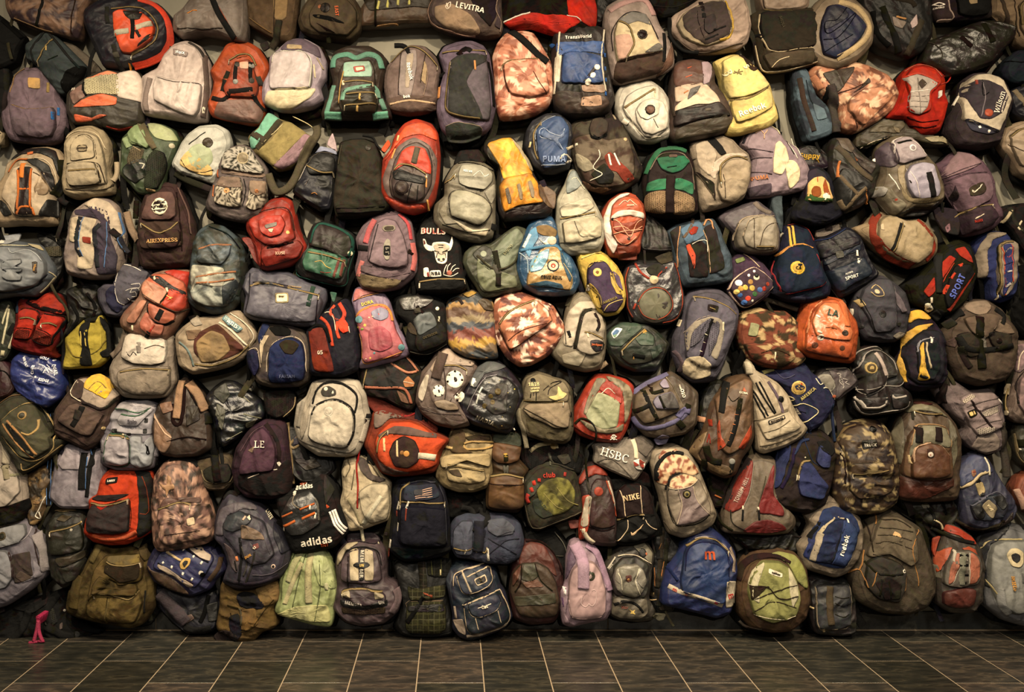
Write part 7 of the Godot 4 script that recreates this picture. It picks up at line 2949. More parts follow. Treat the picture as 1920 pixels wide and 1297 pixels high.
b 36345a/2a2a48 554,2118 583,2056 625,2052 708,2043 792,2052 804,2060 846,2093 850,2131 817,2168 792,2202 725,2227 650,2206 583,2172
f 5a4636/48382c 554,2118 571,2139 625,2152 683,2198 708,2227 633,2206 583,2172
p 3d406e/2e3056 2 575,2122 596,2077 617,2060 708,2048 783,2064 804,2093 779,2143 733,2202 650,2156
f a89684 704,2050 742,2050 792,2081 788,2102 750,2089
f a89684 592,2114 625,2127 683,2168 725,2193 717,2202 650,2160 592,2127
s 201e22 6 696,2054 783,2108
s 201e22 6 592,2110 725,2189
s b8a078 9 625,2066 679,2102
f c8a050 675,2110 692,2091 715,2093 712,2114 692,2135 677,2131
f 2a2420 685,2110 694,2100 706,2102 704,2112 692,2125
s d8d0c0 8 685,2062 694,2054
s d8d0c0 8 723,2089 730,2081
s d8d0c0 8 752,2114 760,2104
s d8d0c0 8 608,2112 615,2106
s d8d0c0 8 642,2131 646,2120
s d8d0c0 8 683,2156 688,2145
s d8d0c0 8 717,2177 723,2166
k c8c0b0 9 754,2148
k 1e1c1e 9 760,2154
s 5a4430 17 829,2089 817,2131 783,2177
@18 6 - backpack|backpack|dusty indigo backpack with torn front hem and dangling shreds of cord
b 464250/38343f 809,1960 822,1910 855,1856 913,1872 972,1898 1022,1952 1063,1993 1092,2060 1080,2114 1055,2152 1013,2177 947,2193 888,2193 847,2172 863,2110 834,2035 809,2010
f 5f5760 813,1960 830,1906 876,1885 938,1885 963,1910 913,1906 855,1931 834,1977 838,2006 809,2002
p 4a4652 2.5 838,2002 838,1960 880,1918 938,1927 988,1952 1013,2018 1030,2077 997,2110 947,2118 897,2077
p 3d4048 1.5 838,1977 851,1935 897,1914 947,1943 913,1977 872,1993
f 7c6450 905,1968 938,1977 972,1993 992,2022 947,2022 905,2018
f 5a4c50 838,2035 872,2060 897,2110 888,2148 863,2110
s 2f2c2c 10 838,1868 863,1843 892,1856
f 272a38 1022,1960 1063,1993 1092,2056 1055,2077 1030,2018
s c8a890 8 911,1948 926,1931
s c8c0a8 8 934,1931 938,1948
s 2b2826 10 899,2014 905,2077 897,2193
s 55504a 6 905,2048 926,2110 913,2160
s 3f3a36 8 955,2068 947,2110 918,2198
s 2b2826 6 880,2102 888,2139
s c87848 10 886,2085 890,2102
k b8a090 8 1025,2123
k 1c1a1c 5 1025,2123
f 8a3a34 947,2043 968,2035 972,2052 955,2060
t d8c8b0 17 955,2052 -50 12
t c08a40 18 930,2085 -30 DUR
t c8c0a8 19 1009,1927 55 LATIN
l 5f5862 947,2156 1013,2152 1080,2110
l 5f5862 972,1952 1013,2077
s 3c3442 17 847,2172 947,2189 1047,2160
@17 6 - gym_bag|sports bag|black holdall with orange zips, three white stripes and large white lettering
b 2b2a27/222120 1038,1856 1080,1843 1138,1827 1213,1781 1255,1827 1272,1877 1301,1960 1305,1985 1280,2018 1255,2043 1180,2060 1105,2064 1080,2018 1055,1935
p 34322c/28272a:gloss 2 1055,1927 1088,1860 1163,1835 1197,1877 1201,1960 1138,2002 1088,2006 1063,1968
f 3a3832 1218,1781 1255,1835 1222,1893 1213,1827
s c8621e 8 1057,1937 1097,1920
s c8621e 8 1124,1910 1180,1887
s c8621e 10 1063,1972 1107,1952
s c8621e 10 1132,1945 1182,1922
s d8d0c0 7 1163,1893 1161,1910
s d8d0c0 7 1184,1922 1180,1943
s d8d0c0 7 1065,1970 1065,1989
s d8d0c8 8 1236,1918 1255,1968 1288,2002
s d8d0c8 8 1246,1913 1263,1960 1295,1993
s d8d0c8 8 1255,1909 1272,1952 1300,1983
t d8cdbb 54 1186,2029 -9 adidas
t b04a24 22 1218,2043 -6 ENT
f b8461e 1222,1889 1236,1900 1226,1906
t d0c8b8 32 1142,1822 -10 adidas
f b04a28 1124,1812 1151,1806 1142,1816 1132,1818
k c8c0b0 7 1105,1848
s 7a7060 5 1105,1852 1097,1885 1122,1906
s 6a665c 8 1180,1868 1192,1893 1197,1952
@16 4 - backpack|backpack|cream canvas drawstring rucksack with a thin red cord and pale webbing
b a89a80/8c7e66 1276,1893 1288,1835 1284,1764 1297,1718 1330,1714 1388,1718 1438,1785 1463,1810 1465,1893 1455,1943 1413,1960 1363,1977 1313,1981 1297,1935
p a89c84 2 1347,1843 1388,1814 1455,1814 1463,1893 1451,1943 1388,1960 1355,1910
f 5f5450 1342,1714 1372,1722 1397,1777 1430,1789 1447,1798 1422,1810 1380,1793 1351,1760
s a8281c 7 1351,1677 1338,1735 1342,1827 1340,1906
s b4ae98 17 1430,1860 1397,1910 1363,1964
s a89c84 14 1292,1910 1330,1952 1359,1981
s a8a088 12 1355,1985 1363,2027 1380,2052 1422,2035
s 8f8468 12 1305,1868 1330,1910 1355,1968
l 6a5e4a 1305,1722 1313,1752 1297,1785
l 6a5e4a 1330,1760 1318,1835
l 6a5e4a 1384,1727 1422,1785
k c8c0a8 8 1355,1981
@15 7 - sack|sack|pale green nylon sack with soft vertical folds and two pale straps
b 8b9462/767e52 1051,2164 1080,2118 1097,2068 1159,2060 1209,2060 1238,2102 1255,2152 1268,2218 1263,2252 1242,2335 1180,2331 1097,2310 1038,2285 1047,2235
f 9aa270 1172,2064 1209,2062 1242,2127 1259,2202 1197,2193 1176,2127
s 98966e 21 1130,2068 1097,2127 1080,2181
s 98966e 19 1172,2068 1155,2127 1151,2202
l 5f6642 1105,2077 1063,2160 1055,2243
l 5f6642 1147,2077 1118,2181 1097,2277
l 5f6642 1197,2098 1201,2202 1180,2327
s a8a684 14 1222,2185 1226,2210
s a49c74 25 1168,2072 1155,2160 1159,2260
s a49c74 17 1134,2110 1097,2185 1068,2264
f a09e6c 1038,2302 1097,2277 1222,2268 1238,2327 1180,2331 1097,2314
@15 6 - backpack|backpack|navy backpack with a stitched red and white striped flag patch
b 232530/1c1e26 1463,2035 1472,1910 1476,1835 1505,1789 1572,1781 1634,1798 1663,1835 1680,1910 1684,1993 1688,2056 1655,2077 1572,2093 1513,2093 1468,2060
p 262832 3 1497,2035 1497,1860 1513,1818 1563,1802 1626,1802 1659,1843 1672,1910 1676,2043 1597,2052
p 2a2a30 2 1505,1902 1547,1898 1672,1906 1676,2035 1588,2048 1501,2031
f 353b4c 1522,1822 1572,1818 1630,1814 1647,1860 1580,1877 1513,1872
f 48484f 1552,1836 1584,1834 1585,1856 1553,1855
s c8a08a 3 1584,1837 1620,1828
s c8a08a 3 1584,1844 1620,1836
s c8a08a 3 1584,1852 1620,1844
s c8a08a 3 1557,1861 1621,1852
s c8a08a 3 1558,1868 1622,1861
z 1505,1881 1555,1883 1613,1887 1668,1881
z 1501,1893 1505,1835 1538,1806
l 40424c 1647,1818 1668,1877 1676,2035
s c8c0b0 8 1497,1881 1490,1910
s c8c0b0 8 1533,1879 1524,1904
s c8c0b0 8 1495,1960 1492,1991
s 8a3a28 6 1524,1906 1520,1952
s 8a3a28 5 1488,1914 1488,1935
s c8c0b0 7 1465,2022 1461,2052
s 7a3428 6 1460,2056 1457,2085
f 20222c 1468,2052 1572,2056 1688,2048 1688,2060 1638,2077 1572,2095 1513,2095
l 4a4c58 1505,1818 1568,1802 1634,1806
@13 2 - torn_bag|torn bag|tangled black straps and webbing loop between the navy and slate blue packs
b 201f1d/191818 1680,1852 1730,1843 1780,1868 1830,1918 1826,1968 1772,1977 1713,1943 1680,1935
s 3a372d 21 1780,1968 1805,1981 1830,1948 1818,1927
s 2a2824 21 1730,1902 1772,1918 1776,1977
f 3c4030 1747,1910 1772,1906 1763,1922
@16 6 - gym_bag|gym bag|slate blue-grey gym bag slumped above the navy and cream one with a torn zip
b 45485a/383a46 1690,2035 1692,1977 1713,1943 1751,1931 1842,1927 1905,1931 1947,1968 1961,2027 1947,2081 1905,2106 1830,2106 1763,2089 1713,2081
p 555868/444754 2 1697,2052 1701,1985 1730,1952 1772,1952 1772,2018 1768,2077 1713,2077
f 585b68 1830,1952 1888,1943 1930,1977 1922,2002 1863,2010 1830,1989
s 25242a 21 1792,1910 1826,1927 1826,1952 1792,1985 1776,1977
s 2e303c 38 1797,1952 1797,2018 1792,2068
f 2f3140 1780,1985 1822,1985 1818,2014 1784,2014
z 1701,2054 1738,2064 1780,2056 1818,2072 1826,2052
f b8a888 1772,2056 1797,2056 1788,2072
s c0b8a8 9 1828,2056 1832,2102
s c8c0b0 4 1749,2060 1742,2077
l 2f313d 1863,2010 1930,1989
l 2f313d 1834,2077 1897,2027 1947,2018
l 2f313d 1830,2018 1905,2060 1938,2077
@16 4 - backpack|backpack|maroon and olive backpack with brown rounded front pocket under the slate gym bag
b 4a281e/3a221a 1913,2214 1922,2110 1942,2060 1972,2027 2030,2031 2072,2064 2105,2118 2113,2202 2113,2260 2072,2322 1988,2331 1930,2310
f 6a3324 1955,2056 1988,2031 2038,2043 2072,2102 2088,2160 2047,2127 1988,2110 1947,2114
p 513f2f 2.5 1909,2210 1922,2143 1955,2110 2013,2106 2055,2127 2084,2177 2097,2243 2088,2302 2013,2314 1947,2302
f 4c4a38 1963,2110 2005,2108 2018,2160 1988,2181 1955,2172
f 6b4532 1959,2185 2013,2172 2038,2198 1972,2202
f 6a4030 1922,2152 1955,2114 1947,2160 1922,2198
f 4c4a38 1930,2235 2080,2222 2084,2260 1988,2268 1934,2268
l 2b2018 1955,2114 1951,2185 1930,2218
l 2b2018 2005,2110 2026,2172 2072,2214
l 2b2018 1972,2029 2030,2033 2080,2077 2109,2152
@14 6 - backpack|backpack|round-topped dark backpack with red brush lettering and splashed yellow-green paint print
b 3f3a30/302c26 1957,1835 1968,1793 2005,1752 2047,1733 2097,1739 2151,1760 2172,1818 2182,1868 2182,1918 2113,1948 2047,1970 2013,1983 1988,1968 1972,1918
f 757038/4f4c2c:blotch 2013,1839 2047,1802 2088,1789 2130,1798 2155,1839 2151,1893 2113,1922 2072,1931 2034,1902
f 3c4238 1997,1877 2022,1868 2055,1910 2072,1931 2038,1943 2005,1918
f 4c4f44 1976,1818 1997,1798 2022,1818 2005,1852 1980,1868
t b83a2c 32 2059,1781 -4 club
s b83428 14 1982,1852 1976,1868 1982,1885
s b83428 14 1990,1827 1997,1843
s b83428 15 1999,1802 2005,1818
s b83428 12 2022,1793 2022,1806
s b83428 11 2120,1770 2118,1785
l 4a4438 2063,1735 2105,1743 2163,1764
l 5f5646 1972,1798 1959,1839 1972,1910 1988,1964 2013,1981 2113,1948 2180,1918
l 8a8048 2088,1827 2130,1877 2168,1893
l 8a8048 2038,1848 2080,1893 2113,1910
s 55544a 8 2059,1698 2063,1722 2063,1743
s 2a2824 8 2063,1714 2113,1748 2172,1764
@16 5 - backpack|backpack|brown and black backpack edged in bright red with a red oval emblem
b 3a2823/2c1f1c 2168,1793 2188,1756 2222,1739 2255,1752 2288,1798 2301,1852 2311,1918 2309,1977 2305,2035 2255,2037 2205,2027 2172,1985 2180,1893
f 9c2f1c 2172,1793 2197,1752 2234,1743 2263,1760 2280,1781 2234,1777 2192,1798 2172,1818
f b03c1e 2184,1860 2218,1856 2213,1918 2209,1968 2188,2018 2172,2022 2168,1952 2180,1927
p 4a312a 2 2209,1868 2218,1818 2238,1793 2272,1798 2292,1852 2305,1918 2305,1968 2255,1981 2213,1968
k b0452e 17 2245,1843
s b0482c 6 2274,1802 2288,1843 2305,1893 2310,1935
s a89a8a 8 2280,1802 2297,1856 2309,1910
l 2a1a16 2205,1972 2255,1989 2305,1977
f a89c88 2197,1864 2218,1860 2213,1910 2205,1968 2188,1977 2176,1968 2184,1918
s b0a48e 17 2184,1981 2201,2014 2226,2035
s 45413a 12 2192,1743 2201,1798 2213,1852
f 7a281a 2130,1952 2168,1948 2168,1977 2138,1981
k 6a3a2e 6 2305,2089
@16 6 - backpack|backpack|black backpack with cream piping, tan block lettering and a tan swoosh
b 2d2523/221d1c 2303,2027 2305,1985 2313,1927 2301,1885 2309,1843 2342,1814 2388,1806 2422,1827 2442,1860 2459,1927 2468,1968 2463,2002 2422,2022 2372,2037 2322,2035
p 322826 2 2309,1935 2307,1877 2318,1839 2347,1814 2397,1812 2430,1843 2442,1893 2451,1927 2380,1931
p 2c2422 2.5 2305,2022 2313,1960 2351,1943 2413,1927 2455,1927 2468,1977 2434,2010 2372,2031
t c0a47e 38 2367,1864 -11 NIKE
l c8b090 2325,1839 2338,1877 2345,1935
l c8b090 2401,1820 2403,1868 2409,1927
l c8b090 2353,1948 2355,1977 2338,2006 2309,2026
l c8b090 2415,1931 2426,1960 2447,1979 2465,1983
f c0a07a 2365,1991 2372,2000 2413,1964 2384,2000 2372,2009 2367,2007
f 221d1c 2292,1798 2380,1793 2401,1764 2430,1777 2438,1827 2388,1806 2338,1814 2305,1839
z 2309,1948 2359,1935 2413,1927
@17 5 - backpack|backpack|taupe backpack with pink and rust desert camouflage panels on its upper half
b 8c7f6c/75695a 2438,1731 2447,1689 2484,1677 2530,1672 2580,1693 2613,1743 2642,1818 2663,1877 2678,1927 2663,1960 2605,1993 2555,2006 2505,1989 2488,1931 2476,1860 2459,1806
f c0a07c/8c4a32:digi 2461,1806 2463,1756 2488,1718 2522,1700 2572,1710 2605,1743 2620,1772 2588,1781 2547,1772 2513,1785 2497,1818
f b8987a/8c4a32:digi 2468,1714 2484,1689 2530,1681 2547,1693 2505,1702 2472,1722
p 85796a/7a6c60 2.5 2499,1835 2509,1793 2547,1775 2597,1781 2622,1798 2642,1839 2663,1893 2659,1927 2613,1956 2538,1970 2518,1935 2501,1885
f c0a07c/8c4a32:digi 2505,1822 2522,1793 2563,1777 2609,1789 2615,1798 2588,1822 2563,1833 2526,1831
f 7c6a6a 2542,1835 2597,1822 2618,1877 2659,1927 2605,1956 2538,1966 2555,1893
l b0a088 2540,1831 2557,1893 2538,1966
l b0a088 2599,1822 2618,1881 2663,1931
l b8a890 2505,1827 2542,1833 2588,1822 2615,1795
k 3a3428 16 2575,1852
k 8a7c4c 11 2575,1852
k 3a3428 7 2575,1852
s 2a2622 14 2463,1802 2463,1752 2492,1710 2530,1695 2563,1702
s 2a2622 11 2497,1835 2509,1789 2547,1770
l 2a2622 2501,1889 2526,1960 2563,1972 2622,1960 2663,1927
l 6a5e4e 2488,1952 2513,1989
@13 3 - backpack|backpack|black vertical-strapped pack with thin orange cords between two standing-height packs
b 2a2824/201e1c 2455,1993 2492,1981 2530,2027 2555,2060 2522,2102 2484,2127 2497,2210 2447,2214 2442,2118
s 3f392f 17 2484,1989 2480,2056 2463,2202
s 35302a 18 2505,2018 2497,2077 2484,2202
l b0703a 2492,2098 2480,2160
l b0703a 2453,2127 2455,2198
l a06a3a 2470,2060 2480,2035
@16 5 - backpack|backpack|tall red and taupe triangular backpack with vertical grey letters
b 6f6252/5a4f42 2718,1914 2738,1843 2780,1768 2813,1714 2847,1706 2901,1722 2905,1768 2918,1835 2938,1893 2972,1935 2972,1964 2947,1989 2872,1998 2780,1993 2713,1985
f 8c2a24 2722,1910 2747,1843 2788,1768 2818,1722 2822,1764 2813,1827 2788,1898 2747,1920
f 852822 2863,1839 2880,1798 2892,1760 2901,1743 2901,1852 2934,1902 2938,1933 2888,1927 2842,1920
f 75221f 2788,1993 2830,1956 2880,1948 2930,1964 2947,1985 2880,1998
l 8c8478 2826,1743 2813,1835 2788,1898
l 57503f 2872,1785 2855,1856 2838,1918
t a89488 24 2780,1835 -63 TOMMY HILL
f d8c8b0 2778,1827 2786,1825 2782,1835 2777,1834
s 2a2824 7 2786,1910 2784,1952
s 2a2824 7 2845,1910 2847,1948
s c8b8a0 7 2786,1895 2785,1910
s c8b8a0 7 2842,1900 2845,1912
s 3a302e 14 2722,1910 2755,1818 2813,1718
l 3a342c 2738,1910 2747,1960 2797,1989
s 26241f 10 2680,1910 2705,1960 2747,1989
@15 3 - torn_bag|torn bag|frayed black strap frame sagging below the tall red and taupe one
b 262420/1c1b19 2738,1998 2797,2006 2880,1993 2972,1989 2992,2010 2992,2060 2947,2072 2897,2060 2838,2056 2797,2052 2768,2027
s 2c2a26 19 2755,2002 2826,2014 2897,2002 2972,1989
s 201e1c 10 2763,2018 2801,2060 2784,2110
s 2a2824 8 2984,1927 3034,1952 3072,1952 3063,1993
l 35322c 2972,2010 3034,2014 3022,1981
@17 6 - backpack|backpack|royal blue and grey backpack with white slanted lettering on a curved navy panel
b 857868/6a5f54 2992,2043 3018,2018 3038,1968 3022,1935 3055,1893 3097,1864 3138,1872 3188,1902 3222,1943 3232,1993 3222,2060 3197,2102 3163,2139 3122,2154 3063,2139 3018,2122
f 34416c 3072,1948 3088,1910 3130,1898 3180,1914 3213,1952 3222,1993 3205,2043 3188,2093 3168,2127 3113,2127 3038,2102 3013,2081 3034,2027
p 2c3048/35426e 2.5 3038,2098 3051,2035 3076,1985 3122,1948 3172,1943 3205,1972 3213,2014 3197,2068 3163,2122 3097,2110
f 3a4c7c 3163,1952 3188,1952 3213,1993 3205,2043 3180,2102 3155,2122 3118,2114 3147,2035
t d8d4c8 33 3163,2043 -70 reebok
s b0a080 8 3051,2035 3080,1981 3122,1943 3163,1939
s d8d0c0 8 3176,1943 3180,1958
s 2a2c38 8 3168,1943 3147,2027 3118,2106
s a89a84 17 3042,2098 3055,2052 3072,1993
s 3a4480 11 3022,2089 3030,2056 3051,2018
l a89a88 3168,2127 3188,2102 3205,2052
s 26242a 11 3038,2018 3063,1977 3072,1956
@17 6 - backpack|backpack|royal blue backpack with a large orange scalloped letter emblem on its rounded front
b 29386c/24305c 2484,2185 2505,2127 2542,2081 2563,2035 2576,2002 2613,1985 2672,1989 2722,2027 2751,2068 2759,2139 2747,2198 2726,2285 2680,2302 2605,2285 2522,2264 2480,2252
p 2c3f74 2.5 2549,2168 2559,2102 2576,2043 2618,2022 2680,2027 2722,2060 2738,2102 2734,2177 2713,2260 2638,2252 2555,2214
t b8502c 71 2660,2077 3 m
l 1f2a54 2568,2139 2580,2060 2618,2035 2680,2037 2726,2077 2732,2160
l b0a090 2605,2018 2655,2014 2713,2043 2751,2098 2747,2143
s 8f7e70 12 2738,2052 2755,2102 2751,2143
z 2576,2048 2618,2018 2680,2022 2730,2064
s 1f2c5c 12 2505,2127 2542,2177
s b0a48e 17 2506,2195 2559,2220 2638,2245 2710,2269
t b03028 23 2529,2209 18 m
t b03028 23 2684,2260 16 m
t b03028 21 2574,2228 16 m
f b0a48e 2726,2181 2758,2179 2753,2260 2722,2277
t b03028 38 2739,2231 -6 m
@18 7 - backpack|backpack|olive green, cream and brown rounded backpack with bungee lacing and an oval label
b 5f4834/4a3a2c 2755,2206 2768,2152 2797,2098 2847,2072 2918,2060 2980,2077 3018,2127 3026,2185 3030,2252 3009,2310 2959,2352 2888,2360 2813,2343 2772,2298
f 8a8c4c 2880,2081 2922,2068 2980,2081 3009,2118 3026,2172 3026,2206 2992,2181 2955,2114 2913,2085
p 8a8a54/7a7a48 3 2801,2214 2818,2148 2855,2102 2918,2102 2959,2127 2988,2177 3001,2243 2980,2310 2897,2335 2826,2302
f b0a88a 2803,2181 2822,2135 2863,2106 2855,2152 2842,2193 2847,2260 2822,2243
f b0a88a 2955,2127 2976,2160 2990,2198 2992,2243 2972,2277 2959,2198
f 3a2c24 2805,2189 2876,2198 2863,2214 2813,2243
f d8ccb4 2883,2130 2934,2150 2933,2165 2881,2148
t 3a2f28 13 2908,2148 20 outdoor
l 3a2c24 2805,2189 2880,2202 2922,2243 2992,2235
l 3a2c24 2813,2243 2880,2227 2951,2202 2988,2193
l 3a2c24 2822,2285 2897,2256 2984,2277
s 3a2a24 15 2772,2177 2797,2118 2847,2089 2913,2085 2963,2110
l c8bca0 2826,2302 2880,2318 2938,2322 2980,2306
k 2a2420 6 2880,2202
s 4a4038 10 2772,2327 2797,2348 2855,2360
@14 5 - suitcase|soft case|dark grey zipped soft case standing on the floor under the blue and grey backpack
b 35302c/2b2826 3030,2168 3063,2160 3147,2172 3201,2185 3205,2285 3197,2364 3147,2375 3055,2364 3034,2310
p 3d3e42 2 3059,2198 3097,2189 3184,2193 3188,2343 3130,2360 3059,2348
s 5a4c3a 25 3113,2198 3113,2277 3118,2343
l 23211f 3130,2235 3155,2243 3184,2239
l 23211f 3130,2260 3155,2272 3184,2264
l 23211f 3130,2302 3163,2314 3184,2302
l 8a7c68 3061,2202 3061,2343 3130,2358 3188,2343 3184,2195
s c8b080 8 3088,2356 3090,2368
s c8b080 8 3038,2277 3051,2281
@15 5 - backpack|backpack|frayed blue backpack with ripped pocket linings and a tiny crest
b 42435a/333446 3578,1802 3582,1768 3615,1731 3665,1698 3698,1710 3723,1752 3757,1814 3786,1860 3798,1910 3782,1943 3715,1977 3657,1977 3607,1960 3594,1893
f 4c5274 3594,1760 3657,1706 3694,1718 3723,1768 3702,1768 3632,1806 3582,1827
p 383a48/2c2c38 2 3636,1893 3690,1864 3748,1848 3778,1885 3765,1931 3707,1952 3652,1943
f 2a2724 3636,1902 3673,1885 3694,1927 3682,1948 3652,1935
f 2a2826 3723,1864 3757,1856 3773,1893 3761,1914
f 8a7c60 3682,1898 3707,1872 3740,1906 3715,1943
t c8b890 17 3709,1902 55 VIVE
s b8a480 12 3586,1831 3640,1814 3673,1781 3707,1768
f a08c60 3657,1814 3682,1806 3694,1839 3673,1860
k 2a2622 9 3671,1806
k 2a2622 8 3680,1852
f 8a6048 3640,1764 3655,1758 3660,1777 3649,1789 3642,1781
l a83a30 3645,1769 3657,1768
s d0c8b0 8 3690,1714 3707,1743 3711,1781
f 3c322a 3607,1964 3682,1985 3773,1948 3798,1918 3782,1960 3690,1989 3632,1985
l 6a6a78 3636,1893 3690,1864 3740,1843 3773,1868
s 3a2f28 12 3582,1948 3632,1977 3690,1985 3765,1952
@14 2 - torn_bag|torn bag|tangle of black buckled straps and shredded webbing under the brown and moss backpack
b 23211e/1a1918 3365,1860 3457,1868 3557,1843 3582,1885 3598,1943 3565,1968 3523,1985 3465,1960 3415,1927 3382,1902
s 2e2c28 15 3390,1877 3457,1952 3507,2014
s 262420 12 3457,1885 3498,1927 3490,1977
f 6a6450 3452,1889 3478,1885 3486,1902 3461,1906
s 1e1d1b 12 3523,1868 3548,1927
s c8b890 7 3502,1948 3528,1964 3534,1985
s 26241f 21 3440,1927 3469,2018 3482,2102
@18 6 - backpack|backpack|taupe-brown wide backpack with orange piping and quilted curved seams
b 5a5042/473f34 3186,2152 3207,2081 3236,2035 3240,1993 3265,1943 3307,1918 3365,1927 3415,1960 3448,1981 3465,2035 3482,2093 3494,2156 3490,2214 3457,2264 3390,2289 3290,2281 3215,2243
p 6b604f/5c5244 2 3248,2081 3278,1993 3307,1935 3365,1935 3423,1972 3436,2027 3440,2102 3415,2122 3332,2077
p 45403a/36332e 2.5 3248,2106 3298,2081 3373,2110 3398,2148 3390,2214 3365,2256 3290,2243 3240,2189
f 2e2b28 3282,2185 3332,2160 3382,2193 3373,2243 3315,2248
l b07a40 3296,1927 3292,1968
l b07a40 3444,1985 3423,2056 3440,2152 3444,2198
l b07a40 3188,2152 3223,2135 3248,2198
l b07a40 3223,2135 3252,2068
l b07a40 3286,2143 3269,2198
l b07a40 3398,2156 3390,2214
l 453c30 3298,1977 3357,1981 3423,1993
l 453c30 3290,2006 3348,2006 3419,2027
l 453c30 3282,2035 3340,2031 3423,2060
l 453c30 3307,1948 3365,1948 3415,1977
f c8a070 3346,2006 3355,1991 3373,2000 3380,2014 3365,2010
l 3a3228 3273,2077 3357,2102 3398,2143
k d0c8b8 7 3391,2141
k 1c1a18 3 3391,2141
s 26231f 8 3240,2102 3298,2152 3386,2152
l 3a3228 3252,1952 3273,2068
s 26231f 6 3307,2172 3298,2235
s 26231f 6 3332,2177 3340,2243
@17 6 - backpack|backpack|red-orange and grey sports backpack with laced centre and two salmon panels
b 524940/3f3a34 3502,2118 3523,2060 3540,2014 3557,1968 3594,1977 3640,2010 3673,2060 3684,2118 3678,2177 3669,2243 3632,2285 3557,2285 3507,2252
f b83a1c 3555,1968 3590,1977 3640,2010 3661,2039 3636,2035 3594,2006 3552,1993
f a83a1e 3494,2060 3498,2018 3536,2014 3528,2048 3507,2089
f b8502c 3519,2148 3523,2093 3544,2060 3569,2052 3561,2077 3536,2118
f b04c2a 3607,2056 3632,2048 3657,2060 3665,2081 3623,2064
p 6a6258 2.5 3532,2185 3544,2102 3569,2064 3632,2060 3669,2085 3678,2139 3661,2189 3598,2202
f b0664c 3538,2181 3550,2110 3573,2077 3594,2072 3592,2135 3573,2181
f b0664c 3632,2189 3636,2122 3640,2072 3665,2089 3673,2139 3657,2185
s 7a7a6a 21 3613,2072 3611,2127 3607,2193
s 1f1e1c 9 3596,2081 3630,2081
s 1f1e1c 9 3596,2118 3630,2118
s 1f1e1c 9 3596,2156 3630,2156
s 1f1e1c 9 3596,2185 3623,2185
l d0c4b0 3600,2077 3628,2102
l d0c4b0 3625,2077 3600,2102
s b0a898 8 3578,2060 3571,2102
l b0a898 3598,2072 3594,2139 3573,2185
l b0a898 3636,2072 3634,2127 3632,2189
s 26241f 14 3490,1977 3561,2010 3615,2027 3652,2035
s 6a6456 21 3511,2122 3519,2168
p 6a3424 2 3528,2214 3598,2202 3657,2210 3648,2264 3582,2277 3532,2260
@17 6 - backpack|backpack|silver-grey backpack with dark shield badge on a cream rounded patch at the frame edge
b 6a6a6c/54545a 3678,2189 3682,2118 3690,2035 3723,1985 3773,1960 3823,1977 3898,2002 3923,2077 3928,2202 3907,2293 3832,2331 3748,2310 3690,2260
f 35363c 3686,2189 3686,2056 3723,2002 3782,1968 3748,2018 3715,2048 3707,2118 3715,2202
p 84847f/727270 3 3709,2181 3711,2077 3723,2039 3757,2022 3832,2022 3890,2035 3911,2098 3911,2202 3882,2264 3807,2302 3740,2260
f c0b08a 3775,2077 3790,2056 3815,2056 3836,2072 3836,2110 3823,2127 3794,2122 3782,2102
f 35322c 3790,2079 3807,2072 3823,2081 3823,2098 3809,2109 3794,2098
l b0a070 3709,2077 3723,2039 3757,2020 3832,2020
l b0a070 3709,2077 3707,2160 3728,2235
t c08a40 22 3796,2185 90 SHIELD
s 6a6a68 7 3832,2148 3836,2185
s 8a8a88 21 3723,2189 3740,2256 3782,2302
s 26272c 21 3823,1968 3873,1993
@14 5 - backpack|backpack|salmon and orange backpack sliver cut off by the frame above the silver-grey shield one
b 8c4a34/6a3a2a 3811,1835 3832,1793 3907,1760 3915,1927 3857,1927 3828,1893
s b08a78 17 3815,1835 3832,1868 3844,1910
@16 5 - backpack|backpack|muddy olive-brown rucksack with many sagging zipped pockets below the orange-red backpack
b 5d4e2e/42371f:blotch 262,2280 267,2213 317,2130 342,2080 367,2034 417,2059 483,2055 542,2059 558,2105 575,2180 575,2272 542,2326 500,2340 400,2326 329,2309 300,2301
p 67552f/483b20:blotch 2.5 333,2247 346,2163 358,2130 400,2080 517,2076 538,2105 533,2172 458,2188 375,2163
p 6b5932/4a3d22:blotch 2.5 333,2247 354,2213 417,2213 521,2213 538,2255 508,2330 400,2326 329,2305
p 5c4c2a/3f341c:blotch 2 346,2197 375,2159 433,2180 512,2188 521,2222 417,2230 346,2226
f 7c6836:blotch 408,2084 517,2080 525,2109 442,2118 400,2101
f 3c311c 396,2118 442,2122 521,2113 517,2168 450,2184 392,2147
z 400,2105 442,2120 525,2109
z 346,2230 417,2230 483,2247 525,2213
l 3a3018 404,2238 408,2326
s 6b5c34 25 375,2042 358,2076 342,2105
s 5a4c2c 25 538,2042 554,2097
s 57482a 38 300,2155 279,2230 275,2280
s 6a5a34 9 408,2251 400,2334
s 2a2622 5 546,2213 542,2297
@12 1 - backpack|backpack|collapsed black pack with broad straps slumped on the floor behind the pink ribbon
b 252423/1b1a1a -33,2297 42,2272 125,2247 183,2230 233,2213 267,2247 271,2305 300,2338 358,2359 308,2392 233,2392 167,2380 83,2392 25,2430 -33,2430
f 2c2a28 50,2280 125,2251 192,2213 175,2263 125,2297
s 2a2826 29 108,2288 83,2355 42,2405 8,2422
s 262423 21 225,2222 175,2297 192,2338
s 232221 29 175,2347 233,2380 283,2384
f 3a3a34:mesh 167,2288 200,2280 217,2330 188,2351 167,2338
s 201f1f 17 292,2338 342,2363 375,2368
k 4a4a4a 12 288,2378
k b8b0a8 5 242,2288
f 6a5c58 225,2338 235,2332 235,2355 225,2359
@3 21 - ribbon|ribbon|bright pink fabric ribbon tied at its top standing on the dark floor tiles
b b83058/98264a 135,2311 144,2307 154,2311 153,2322 147,2342 142,2342 138,2324
s c03460 12 143,2326 138,2363 127,2405
